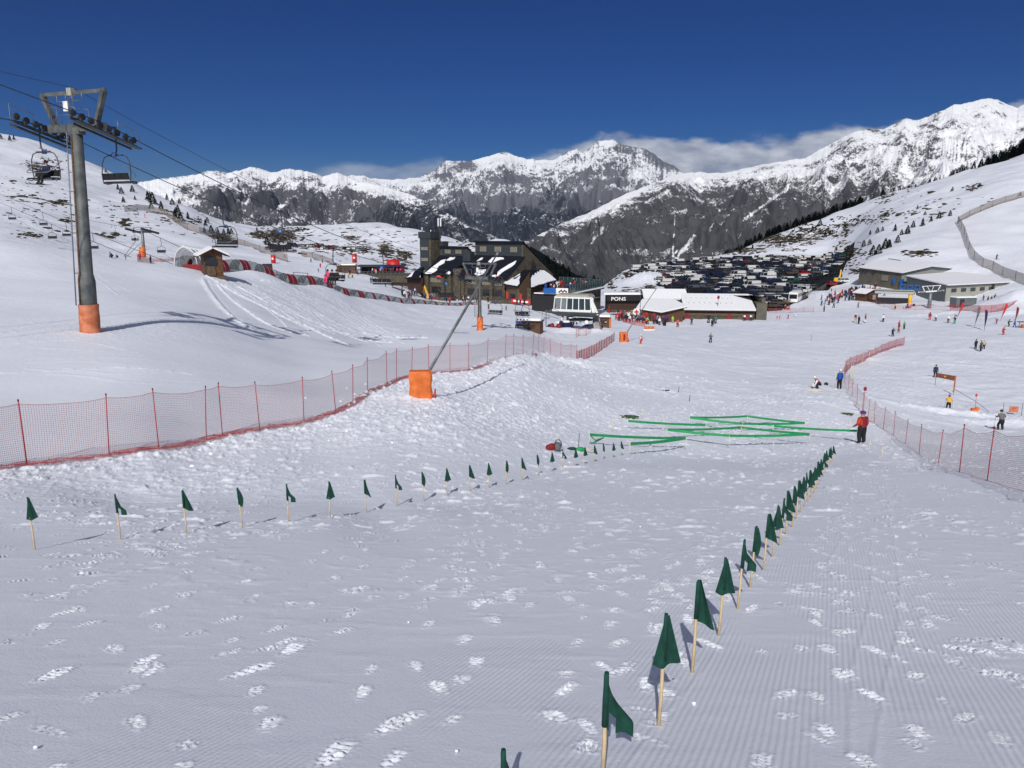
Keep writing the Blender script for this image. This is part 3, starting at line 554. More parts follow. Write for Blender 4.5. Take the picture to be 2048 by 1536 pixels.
mk('concrete', (.30, .29, .27), .85, 0, .2, 1.2, .01); mk('olive', (.11, .098, .078), .8, 0, .15, .8, .01); mk('cream', (.36, .355, .30), .7, 0, .06, .6); mk('panel_grey', (.13, .145, .15), .6, 0, .08, .5); mk('panel_light', (.36, .37, .34), .6, 0, .06, .5)
mk('asphalt', (.016, .017, .022), .9, 0, .4, .4, spec=.1); mk('net_brown', (.25, .18, .13), .8, 0, .2, .6); mk('grey_cloth', (.12, .12, .13), .8); mk('window_dark', (.015, .02, .025), .12, 0, .2, 1, spec=.6); mk('window_curtain', (.20, .19, .15), .3, 0, .3, 6)
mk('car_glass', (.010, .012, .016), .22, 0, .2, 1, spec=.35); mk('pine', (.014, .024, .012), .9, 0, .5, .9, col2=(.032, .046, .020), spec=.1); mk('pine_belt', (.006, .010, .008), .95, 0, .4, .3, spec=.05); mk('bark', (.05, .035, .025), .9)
mk('shrub', (.022, .020, .012), .9, 0, .6, 2.0, col2=(.055, .042, .022), spec=.1); mk('boulder', (.08, .065, .055), .9, 0, .4, 1.5)
mk('green_cloth', (.04, .085, .03), .8)
def stone_mat(name, c1, c2, mortar, s):
    m = bpy.data.materials.new(name); m.use_nodes = True; t = m.node_tree; b = t.nodes['Principled BSDF']; b.inputs['Roughness'].default_value = .9
    c = N(t, 'ShaderNodeTexCoord'); v = N(t, 'ShaderNodeTexVoronoi'); v.inputs['Scale'].default_value = s; t.links.new(c.outputs['Object'], v.inputs['Vector'])
    bw = N(t, 'ShaderNodeRGBToBW'); t.links.new(v.outputs['Color'], bw.inputs[0]); mx = N(t, 'ShaderNodeMixRGB'); mx.inputs[1].default_value = (*c1, 1); mx.inputs[2].default_value = (*c2, 1); t.links.new(bw.outputs[0], mx.inputs[0])
    v2 = N(t, 'ShaderNodeTexVoronoi'); v2.feature = 'DISTANCE_TO_EDGE'; v2.inputs['Scale'].default_value = s; t.links.new(c.outputs['Object'], v2.inputs['Vector'])
    e = MA(t, 'MULTIPLY', v2.outputs['Distance'], 14, clamp=True); m2 = N(t, 'ShaderNodeMixRGB'); m2.inputs[1].default_value = (*mortar, 1); t.links.new(e, m2.inputs[0]); t.links.new(mx.outputs[0], m2.inputs[2]); t.links.new(m2.outputs[0], b.inputs['Base Color']); M_[name] = m
stone_mat('stone', (.045, .038, .026), (.135, .11, .075), (.03, .025, .02), 2.0)
def alpha_mat(name, col, alpha, rough=.2, spec=.4):
    m = mat(name, col, rough, 0, .1, 2, spec=spec); m.node_tree.nodes['Principled BSDF'].inputs['Alpha'].default_value = alpha; M_[name] = m
alpha_mat('clear_panel', (.26, .29, .30), .50, .25); alpha_mat('glass_rail', (.04, .09, .095), .70, .1); alpha_mat('net_red', (.55, .08, .06), .75, .8); alpha_mat('glass_cab', (.03, .05, .06), .88, .08)
def net_mat(name, col, cell, wire, floor_=.0):
    """open mesh of cord: transparent between the cords (UV in metres)"""
    m = bpy.data.materials.new(name); m.use_nodes = True; t = m.node_tree; b = t.nodes['Principled BSDF']; b.inputs['Base Color'].default_value = (*col, 1); b.inputs['Roughness'].default_value = .8
    uv = N(t, 'ShaderNodeUVMap'); s = N(t, 'ShaderNodeSeparateXYZ'); t.links.new(uv.outputs[0], s.inputs[0]); r = []
    for i in (0, 1):
        f = MA(t, 'FRACT', MA(t, 'DIVIDE', s.outputs[i], cell)); r.append(MA(t, 'LESS_THAN', f, wire/cell))
    a = MA(t, 'MAXIMUM', MA(t, 'MAXIMUM', r[0], r[1]), floor_); t.links.new(a, b.inputs['Alpha']); M_[name] = m
net_mat('safety_net', (.40, .15, .15), .06, .0066); net_mat('safety_net_dense', (.42, .05, .05), .06, .020); net_mat('wind_net', (.22, .18, .15), .05, .012, .35)
JK = {'red orange': (.46, .045, .018), 'red': (.50, .022, .025), 'dark red': (.20, .012, .018), 'orange': (.68, .12, .02), 'blue': (.012, .07, .32), 'navy': (.012, .018, .06), 'black': (.012, .012, .015), 'grey': (.12, .125, .13), 'white': (.72, .72, .72),
      'green': (.02, .30, .07), 'dark green': (.02, .075, .04), 'yellow': (.68, .36, .02), 'lime': (.35, .52, .04), 'pink': (.75, .06, .16), 'teal': (.01, .22, .28), 'purple': (.08, .02, .16), 'brown': (.10, .05, .03), 'beige': (.45, .38, .28)}
CL = {k: mat('cloth_'+k.replace(' ', '_'), v, .8, 0, .15, 5, .01) for k, v in JK.items()}
ORD = ['first', 'second', 'third', 'fourth', 'fifth', 'sixth', 'seventh', 'eighth', 'ninth', 'tenth', 'eleventh', 'twelfth', 'thirteenth', 'fourteenth', 'fifteenth', 'sixteenth', 'seventeenth', 'eighteenth', 'nineteenth', 'twentieth']
def ordn(i):
    if i < 20: return ORD[i]
    tens = ['', '', 'twenty', 'thirty', 'forty', 'fifty', 'sixty', 'seventy', 'eighty', 'ninety']; t_, u_ = divmod(i+1, 10)
    if t_ >= 10: return str(i+1)+'th'
    return (tens[t_][:-1]+'ieth') if u_ == 0 else tens[t_]+'-'+ORD[u_-1]
# ================================================================ PEOPLE
def skinbody(J, E, tags, root='pel', sub=1):
    bm = bmesh.new(); ly = bm.verts.layers.skin.verify(); V = {}
    for k, (p, r) in J.items(): v = bm.verts.new(p); v[ly].radius = (r, r*.86 if k in ('pel', 'sp', 'ch') else r); v[ly].use_root = (k == root); V[k] = v
    for a, b in E: bm.edges.new((V[a], V[b]))
    me = bpy.data.meshes.new('tmp'); bm.to_mesh(me); bm.free(); o = bpy.data.objects.new('tmp', me); link(o)
    o.modifiers.new('s', 'SKIN').use_smooth_shade = True; s = o.modifiers.new('u', 'SUBSURF'); s.levels = sub; s.render_levels = sub
    dg = bpy.context.evaluated_depsgraph_get(); m2 = bpy.data.meshes.new_from_object(o.evaluated_get(dg)); bpy.data.objects.remove(o)
    bones = [(Vector(J[a][0]), Vector(J[b][0]), tags.get((a, b), 0)) for a, b in E]
    for f in m2.polygons:
        c = f.center; best = 9
        for a, b, tg in bones:
            d = b-a; s_ = max(0, min(1, (c-a).dot(d)/max(d.length_squared, 1e-6))); q = (c-a-d*s_).length
            if q < best: best = q; f.material_index = tg
    return m2
def pose(kind='stand', sub=1, bulk=1.18):
    """one continuous dressed body, facing +Y; material slots: jacket, trousers, skin, boots, gloves, sleeves"""
    L = {}
    kn = {'stand': (0, .02, .02, .0), 'ski': (0, .20, .06, .18), 'walk': (0, .0, 0, .04), 'sit': (0, 0, 0, 0), 'crouch': (0, 0, 0, 0), 'hold': (0, .02, 0, .03)}[kind]
    pz = {'stand': .93, 'ski': .80, 'walk': .91, 'sit': .10, 'crouch': .42, 'hold': .93}[kind]; lean = {'stand': .02, 'ski': .20, 'walk': .06, 'sit': -.03, 'crouch': .46, 'hold': .02}[kind]
    py = {'ski': -.12, 'crouch': -.16}.get(kind, 0); th = .53
    def up(h): a = lean; return (py+h*math.sin(a*1.5), pz+h*math.cos(a*1.5))
    P = lambda x, h, dy=0: (x, up(h)[0]+dy, up(h)[1])
    J = {'pel': (P(0, 0), .155*bulk), 'sp': (P(0, .22), .14*bulk), 'ch': (P(0, .42), .165*bulk), 'nk': (P(0, .56), .065), 'h1': (P(0, .64, .01), .085), 'h2': (P(0, .74, .02), .095), 'h3': (P(0, .81, .01), .055)}
    E = [('pel', 'sp'), ('sp', 'ch'), ('ch', 'nk'), ('nk', 'h1'), ('h1', 'h2'), ('h2', 'h3')]; T = {('pel', 'sp'): 0, ('sp', 'ch'): 0, ('ch', 'nk'): 0, ('nk', 'h1'): 2, ('h1', 'h2'): 2, ('h2', 'h3'): 2}
    for s, n in ((-1, 'l'), (1, 'r')):
        if kind == 'sit': kne = (s*.13, .44, .12); ank = (s*.14, .50, -.32); toe = (s*.14, .66, -.38)
        elif kind == 'crouch': kne = (s*.16, .24, .46); ank = (s*.15, -.02, .10); toe = (s*.16, .14, .04)
        elif kind == 'ski': kne = (s*.14, .12, .47); ank = (s*.15, -.02, .11); toe = (s*.15, .15, .05)
        elif kind == 'walk': kne = (s*.11, .06+s*.12, .50); ank = (s*.11, -.04+s*.24, .11+(.05 if s < 0 else 0)); toe = (s*.12, .10+s*.26, .05)
        else: kne = (s*.125, .03, .50); ank = (s*.135, -.02, .10); toe = (s*.155, .14, .04)
        hx = P(s*.10, -.05); J['hp'+n] = (hx, .115*bulk); J['kn'+n] = (kne, .085*bulk); J['an'+n] = (ank, .068*bulk); J['to'+n] = (toe, .055)
        sh = P(s*.19, .47); J['sh'+n] = (sh, .085*bulk)
        if kind == 'ski': el_ = P(s*.30, .25, .10); wr = (s*.27, el_[1]+.24, el_[2]+.02)
        elif kind == 'sit': el_ = P(s*.27, .22, .06); wr = (s*.16, .26, .30)
        elif kind == 'crouch': el_ = (s*.24, sh[1]+.10, sh[2]-.26); wr = (s*.16, sh[1]+.30, .14)
        elif kind == 'walk': el_ = P(s*.25, .18, -s*.12); wr = (s*.25, el_[1]+.12-s*.08, el_[2]-.24)
        elif kind == 'hold': el_ = P(s*.27, .19, .0); wr = (s*.33 if s > 0 else s*.24, .12 if s > 0 else .20, el_[2]-.22 if s > 0 else el_[2]-.16)
        else: el_ = P(s*.26, .17, -.01); wr = (s*.27, el_[1]+.12, el_[2]-.24)
        J['el'+n] = (el_, .060*bulk); J['wr'+n] = (wr, .045*bulk)
        for a, b, tg in (('pel', 'hp', 1), ('hp', 'kn', 1), ('kn', 'an', 1), ('an', 'to', 3)): A_ = a if a == 'pel' else a+n; E.append((A_, b+n)); T[(A_, b+n)] = tg
        for a, b, tg in (('ch', 'sh', 0), ('sh', 'el', 5), ('el', 'wr', 5)): A_ = a if a == 'ch' else a+n; E.append((A_, b+n)); T[(A_, b+n)] = tg
        d = (Vector(wr)-Vector(el_)).normalized(); L[n] = (Vector(wr), d, s)
    me = skinbody(J, E, T, sub=sub); b = MB(); bm = bmesh.new(); bm.from_mesh(me)
    g = MB()
    for n, (w_, d, s) in L.items():                      # palm, four curled fingers and a side thumb in the same mesh
        side = Vector((0, 1, 0)).cross(d)
        side = side.normalized() if side.length > .1 else Vector((1, 0, 0)); nrm = d.cross(side).normalized()
        g.tube([w_-d*.01, w_+d*.045, w_+d*.09], [.036, .044, .036], 8, 4)
        for k, ln in zip(range(4), (.066, .076, .070, .054)):
            r0 = w_+d*.085+side*((k-1.5)*.020); g.tube([r0, r0+d*ln*.5+nrm*.004, r0+d*ln*.8+nrm*.022, r0+d*ln*.8+nrm*.042], [.0105, .010, .0095, .008], 6, 4)
        r0 = w_+d*.035-side*.034*s; g.tube([r0, r0-side*.022*s+d*.022, r0-side*.026*s+d*.05], [.013, .012, .010], 6, 4)
    hd = Vector(J['h2'][0]); g.tube([hd+Vector((0, .085, .0)), hd+Vector((0, .112, -.028)), hd+Vector((0, .09, -.038))], [.012, .016, .012], 6, 2)     # nose
    for s in (-1, 1): g.ball(hd+Vector((s*.036, .088, .012)), .011, 3, 6, 4); g.ball(hd+Vector((s*.094, 0, -.01)), .026, 2, 6, 4, (.4, .8, 1.1))
    g.box(hd+Vector((0, .089, -.062)), (.045, .012, .010), 2)
    v0 = [v.co[:] for v in me.vertices]; f0 = [tuple(p.vertices) for p in me.polygons]; b.v = v0; b.f = f0; b.m = [p.material_index for p in me.polygons]; b.sm = [True]*len(f0); b.add(g.v, g.f, 0, True); b.m[len(f0):] = g.m; bm.free()
    return b.mesh('person_body', [CL['red'], CL['black'], M_['skin'], M_['boot'], M_['glove'], CL['red']]), J
POSES = {k: pose(k) for k in ('stand', 'ski', 'walk', 'sit', 'crouch', 'hold')}
def helmet_mesh(kind):
    J = POSES[kind][1]; c = Vector(J['h2'][0])+Vector((0, -.008, .022)); b = MB()
    vs = []; n = 14
    for i in range(7):
        a = math.pi*.56*i/6; vs += [c+Vector((.122*math.sin(a)*math.cos(2*math.pi*j/n), .138*math.sin(a)*math.sin(2*math.pi*j/n), .118*math.cos(a))) for j in range(n)]
    b.add(vs, [(i*n+j, (i+1)*n+j, (i+1)*n+(j+1) % n, i*n+(j+1) % n) for i in range(6) for j in range(n)], 0, True); return b.mesh('helmet', CL['black'])
def goggles_mesh(kind):
    c = Vector(POSES[kind][1]['h2'][0])+Vector((0, 0, .016)); b = MB(); b.tube([c+Vector((.128*math.sin(a), .118*math.cos(a), 0)) for a in np.linspace(-1.0, 1.0, 9)], .026, 6); return b.mesh('goggles', M_['black'])
def skis_mesh(kind, board=False):
    J = POSES[kind][1]; b = MB(); res = []
    for n in ('l', 'r'):
        p = Vector(J['an'+n][0]); z = Vector(J['to'+n][0]).z-.055; b = MB()
        b.box((p.x, p.y+.05, z), (.085, 1.35, .02)); b.bar((p.x, p.y+.72, z), (p.x, p.y+.86, z+.07), .08, .016); b.box((p.x, p.y+.02, z+.03), (.07, .30, .04)); res.append(b.mesh('ski', CL['white']))
    return res
def poles_mesh(kind):
    J = POSES[kind][1]; res = []
    for n, s in (('l', -1), ('r', 1)):
        w_ = Vector(J['wr'+n][0]); b = MB(); b.cyl(w_+Vector((0, .06, .06)), (w_.x+s*.10, w_.y-.10, .01), .011, .009, 6); b.cyl(w_+Vector((0, .06, -.06)), w_+Vector((0, .06, .07)), .018, .018, 6); res.append(b.mesh('ski_pole', M_['dark_steel']))
    return res
HM = {k: helmet_mesh(k) for k in POSES}; GM = {k: goggles_mesh(k) for k in POSES}; SM = {k: skis_mesh(k) for k in POSES}; PMS = {k: poles_mesh(k) for k in POSES}
def setm(o, i, m): s = o.material_slots[i]; s.link = 'OBJECT'; s.material = m
def person(loc, rz, kind, jk, tr, label, group=None, hat='black', skis=False, poles=False, h=1.0, goggles=False, tilt=0, parent=None):
    r = empty('person', loc, rz, label, 'person', group, h); 
    if tilt: r.rotation_euler = (tilt, 0, rz)
    o = bpy.data.objects.new('body', POSES[kind][0]); link(o); o.parent = r
    sl_ = jk if isinstance(jk, tuple) else (jk, jk)
    setm(o, 0, CL[sl_[0]]); setm(o, 5, CL[sl_[1]]); setm(o, 1, CL[tr])
    q = bpy.data.objects.new('helmet', HM[kind]); link(q); q.parent = r; setm(q, 0, CL[hat])
    if goggles: q = bpy.data.objects.new('goggles', GM[kind]); link(q); q.parent = r
    if skis:
        for m in SM[kind]: q = bpy.data.objects.new('ski', m); link(q); q.parent = r; setm(q, 0, CL[skis] if isinstance(skis, str) else CL['black'])
    if poles:
        for m in PMS[kind]: q = bpy.data.objects.new('ski_pole', m); link(q); q.parent = r
    return r
rng = random.Random(11)
X3 = Vector((1, 0, 0)); Z3 = Vector((0, 0, 1))
# ================================================================ GREEN MARKER FLAGS
def flag_cloth(kind, seed):
    """green cloth with a sleeve over the stake, hanging and folded by the wind (pole at x=0, top at z=0)"""
    r = random.Random(seed); hgt = .30; b = MB(); nx, nz = 9, 12; th = .004; vs = []
    for side in (1, -1):
        for j in range(nz+1):
            v = j/nz
            for i in range(nx+1):
                u = i/nx
                if kind == 0: wd = .035+.115*v; x0 = -.018; x = x0+u*wd*1.05; z = -v*hgt-.05*u*v*1.6+.02*u*u; y = .016*math.sin(u*7+v*2+seed)*u*2
                elif kind == 1: wd = .03+.20*v; x0 = -.06*v; x = x0+u*wd*.72; z = -v*hgt*(1.0+.07*math.sin(3.1*u))-.03*(1-u)*v; y = .020*math.sin(u*9+seed)*v
                elif kind == 2: wd = .16; x = -.014+u*(.05+.11*min(v*1.6, 1)); z = -v*hgt*.95-u*.11*(1-v*.35)+.02*math.sin(u*5+v*3); y = .022*math.sin(u*8+v*2+seed)*u
                else: x = -.02+u*(.04+.05*math.sin(v*2.6)); z = -v*hgt*1.02-.05*u*v; y = .02*math.sin(u*6+v*4+seed)*u
                vs.append((x, y+side*th/2, z))
    n1_ = (nx+1)*(nz+1); fs = []
    for j in range(nz):
        for i in range(nx):
            if kind == 2 and i in (2, 3) and j > 7: continue
            a = j*(nx+1)+i; q = (a, a+1, a+nx+2, a+nx+1); fs += [q[::-1], tuple(k+n1_ for k in q)]
    b.add(vs, fs, 0, True); b.tube([(0, 0, .012), (0, 0, -.15), (0, 0, -hgt*.98)], [.012, .0165, .016], 8); return b.mesh('flag', M_['flag_green'])
FLAGS = [flag_cloth(k, s) for k, s in ((2, 1), (1, 2), (0, 3), (1, 7), (0, 5), (3, 6), (2, 9), (0, 11))]
pole_m = MB().tube([(0, 0, -.1), (.003, 0, .25), (-.002, 0, .5), (0, 0, .72)], [.0125, .012, .0115, .011], 8).mesh('stake', M_['bamboo'])
def marker(p, i, label, h=.74, lean=(0, 0), yaw=0, group=None):
    r = empty('marker_flag', p, yaw, label, 'flag', group); r.rotation_euler = (lean[0], lean[1], yaw)
    a = bpy.data.objects.new('stake', pole_m); link(a); a.parent = r; a.scale = (1, 1, h/.74)
    c = bpy.data.objects.new('flag_cloth', FLAGS[i % len(FLAGS)]); link(c); c.parent = r; c.location = (0, 0, h)
    return r
leftrow = [(70, 1100, 3), (241, 1079, 6), (373, 1067, 4), (485, 1056, 5), (577, 1046, 6), (660, 1037, 3), (732, 1025, 2), (793, 1012, 6), (847, 1002, 5), (895, 991, 3), (940, 983, 4), (978, 976, 3), (1012, 969, 5), (1045, 961, 2), (1076, 951, 5), (1103, 944, 3), (1125, 936, 0), (1150, 934, 3), (1170, 929, 1), (1188, 924, 4), (1207, 919, 5), (1227, 916, 3), (1243, 912, 4)]
shapes = ['sharply folded', 'wide hanging', 'narrow drooping', 'spreading', 'short pointed', 'thin twisted', 'squared', 'tapering']
for i, (px, py, s) in enumerate(leftrow):
    h = {0: .80, 1: .74, 2: .74}.get(i, .74-.004*i); p = at(px, py)
    marker(p, s, f"{shapes[s]} green flag on bamboo stake, {ordn(i)} from the left in the left row", h, (rng.uniform(-.03, .03), rng.uniform(-.05, .02)), rng.uniform(-.25, .25), 'green marker flags along the left row')
rightrow = [(1205, 1552, 0), (1317, 1453, 1), (1384, 1345, 2), (1437, 1272, 1), (1475, 1218, 0), (1500, 1176, 5), (1526, 1141, 2), (1544, 1114, 3), (1559, 1092, 6), (1572, 1069, 7), (1584, 1054, 5), (1592, 1038, 2), (1601, 1025, 3), (1610, 1013, 0), (1616, 1003, 4), (1622, 994, 3), (1628, 986, 1), (1633, 978, 2), (1638, 970, 3), (1642, 962, 0), (1646, 954, 5), (1650, 946, 3), (1655, 938, 4), (1659, 931, 3), (1664, 925, 4)]
for i, (px, py, s) in enumerate(rightrow):
    p = at(px, py); t_ = proj(p)[2]; h = .74
    if i == 0: h = .585
    marker(p, s, f"{shapes[s]} green flag on bamboo stake, {ordn(i)} from the camera in the right row", h, (rng.uniform(-.02, .02), .03 if i in (1, 3) else rng.uniform(-.03, .05)), rng.uniform(-.3, .3), 'green marker flags along the right row')
p = pt(1007, 1503, 3.75); marker(Vector((p.x, p.y, float(H(p.x, p.y)))), 6, "green flag whose top just enters the bottom edge of the photo", p.z-float(H(p.x, p.y)), (0, 0), 0, 'green marker flags along the right row')
# ================================================================ TAPE MAZE
stake_m = MB().tube([(0, 0, -.08), (0, 0, .68)], [.014, .013], 6).mesh('stake', M_['stake_wood'])
SH = .66
def stake(px, py, label, h=.68):
    p = at(px, py); o = bpy.data.objects.new('wooden_stake', stake_m); link(o); o.location = p; o.scale = (1, 1, h/.68); o.rotation_euler = (rng.uniform(-.03, .03), rng.uniform(-.03, .03), 0); tag(o, label, 'stake', 'thin wooden stakes of the tape maze'); return o
def tape(verts, label, w=.135, end=None):
    """ribbon standing on edge between stake tops; verts = (px, py of the tape, drop to stake foot in px)"""
    P = []
    for px, py, dr in verts: q = at(px, py+dr); P.append(Vector((q.x, q.y, pt(px, py, proj(q)[2]).z)))
    if end is not None: P.append(end)
    b = MB()
    for a, c in zip(P[:-1], P[1:]):
        n = 10; vs = []
        L = (c-a).length; nrm = (c-a).cross(Z3).normalized()*.006
        for i in range(n+1):
            f = i/n; q = a.lerp(c, f)-Z3*(.035*4*f*(1-f)*min(L/4, 1.5)); tw = .25*math.sin(f*math.pi)
            for s in (1, -1): vs += [q+Z3*w/2*s+(c-a).cross(Z3).normalized()*tw*w/2*s]
        vs2 = [v+nrm for v in vs]; m = len(vs)
        b.add(vs+vs2, [(2*i, 2*i+2, 2*i+3, 2*i+1) for i in range(n)]+[(m+2*i+1, m+2*i+3, m+2*i+2, m+2*i) for i in range(n)]+[(2*i, m+2*i, m+2*i+2, 2*i+2) for i in range(n)]+[(2*i+1, 2*i+3, m+2*i+3, m+2*i+1) for i in range(n)])
    o = b.build('barrier_tape', M_['tape_green']); tag(o, label, 'tape', 'green tapes strung as a maze'); return o
tape([(1256, 841, 19), (1411, 849, 19)], "short straight green tape at the far left of the maze")
tape([(1411, 849, 19), (1545, 843, 19)], "green tape joining the far left tape to the far zigzag", .03)
tape([(1378, 834, 17), (1494, 831.5, 17), (1609, 845, 18), (1484, 846.5, 18), (1378, 834, 17)], "far diamond of green tape behind the others")
tape([(1333, 858, 22), (1481, 853.5, 21), (1618, 867, 23), (1458, 870, 26), (1333, 858, 22)], "near diamond of green tape in the middle of the maze")
tape([(1179, 868, 22), (1371, 875, 25), (1259, 886, 27)], "green tape bent in a sharp V nearest the flags")
rp = at(1719, 885)
tape([(1545, 851, 20)], "green tape running to the hand of the person in red", end=pt(1714, 861.5, proj(rp)[2]))
tape([(1180, 869, 21), (1190, 880, 10), (1208, 874, 16), (1181, 888, 1)], "loose end of green tape drooping at the maze's left corner", .06)
for px, py, l in [(1255, 860, "stake under the left end of the far left tape"), (1411, 868, "stake under the right end of the far left tape"), (1178, 889, "stake at the left corner of the V shaped tape"), (1259, 913, "stake at the near end of the V shaped tape"), (1371, 901, "stake at the bend of the V shaped tape"),
                 (1458, 897, "stake at the front corner of the near tape diamond"), (1546, 905, "stake standing in front of the near tape diamond"), (1618, 890, "stake at the right corner of the near tape diamond"), (1481, 875, "stake at the back corner of the near tape diamond"), (1333, 881, "stake at the left corner of the near tape diamond"),
                 (1494, 849, "stake at the back corner of the far tape diamond"), (1609, 864, "stake at the right corner of the far tape diamond"), (1484, 865, "stake at the front corner of the far tape diamond"), (1378, 852, "stake at the left corner of the far tape diamond"), (1545, 871, "stake at the far end of the tape held by the person"),
                 (1700, 858, "bare stake behind the person in red"), (1738, 903, "bare stake just right of the person in red"), (1763, 922, "bare stake between the person in red and the net fence"), (1224, 864, "bare stake left of the far left tape"), (1406, 824, "bare stake farthest behind the tape maze"), (1285, 838, "thin bare stake behind the left corner of the maze")]:
    stake(px, py, 'pale '+l)
# backpack, bundle of stakes and tape roll left on the snow
q = at(1107, 902); r = empty('backpack', q, .3, "red and grey backpack lying on the snow beside the flags", 'backpack')
b = MB(); b.ball((-.08, 0, .17), .2, 0, 12, 8, (.9, .75, .85)); b.ball((-.2, .02, .15), .14, 0, 10, 6); b.build('bag_body', CL['dark red'], r)
b = MB(); b.ball((.16, 0, .18), .22, 0, 12, 8, (.8, .75, .9)); b.build('bag_back', CL['grey'], r); b = MB(); b.tube([(.0, -.1, .33), (.08, -.1, .48), (.2, -.1, .50), (.3, -.08, .36), (.33, -.06, .2)], .025, 6); b.build('strap', CL['grey'], r)
q = at(1160, 903); r = empty('stake_bundle', q, .1, "bundle of pale stakes with rolled green flags lying beside the backpack", 'stakes')
b = MB()
for k in range(7): b.cyl((-.35+.03*k, -.1+.05*k, .05+.02*(k % 3)), (.75-.05*k, .12-.04*k, .06+.03*(k % 2)), .014, n=6)
b.build('stakes', M_['stake_wood'], r); b = MB(); b.ball((-.35, 0, .10), .16, 0, 10, 6, (1.6, .8, .7)); b.ball((-.85, .05, .10), .14, 0, 10, 6, (1.7, .7, .6)); b.build('rolled_flags', M_['flag_green'], r)
b = MB(); b.ball((.0, -.05, .11), .13, 0, 10, 6, (1.8, .7, .8)); b.build('tape_roll', M_['tape_green'], r)
b = MB(); b.cyl((-.02, .3, 0), (.02, .3, .75), .013, n=6); b.build('upright_stake', M_['dark_steel'], r)
for (px, py, sc_, l) in [(1258, 836, .8, "heap of green cloth on stakes behind the left tape"), (1694, 830, .8, "green clump lying on snow behind the person in red")]:
    q = at(px, py); r = empty('green_heap', q, 0, l, 'heap'); b = MB()
    for k in range(26): a = rng.uniform(0, 6.28); d = rng.uniform(0, .55)*sc_; b.ball((math.cos(a)*d*1.3, math.sin(a)*d*.7, .03+.10*(1-d)), .12*sc_, 0, 6, 4, (1.3, .8, .55))
    b.build('cloth', M_['green_cloth'], r); b = MB()
    for k in range(5): b.cyl((-.7, -.3+.05*k, .04), (.6, .1+.05*k, .06), .014, n=6)
    b.build('stakes', M_['stake_wood'], r)
q = at(1326, 782, 20); b = MB()
for k in range(5): b.box((k*.22-.4, .03*k, .03), (.28, .12, .07), 0, rz=.3*k)
tag(b.build('debris', M_['wood_dark'], None, q), "dark bits of wood lying on the snow above the maze", 'debris')
for px, py, l in [(1357, 786, 'small dark stick beside the wood bits above the maze'), (1379, 802, 'small dark stick above the far tape diamond'), (1622, 683, 'black and white pole standing in a snow mound'), (1281, 706, 'thin pole in the snow below the skier in pink')]:
    q = at(px, py, 20); b = MB(); b.cyl((0, 0, -.05), (.02, 0, .5 if py > 720 else 1.2), .022, n=6); tag(b.build('snow_stick', M_['dark_steel'] if px != 1281 else M_['stake_wood'], None, q), l, 'stick')
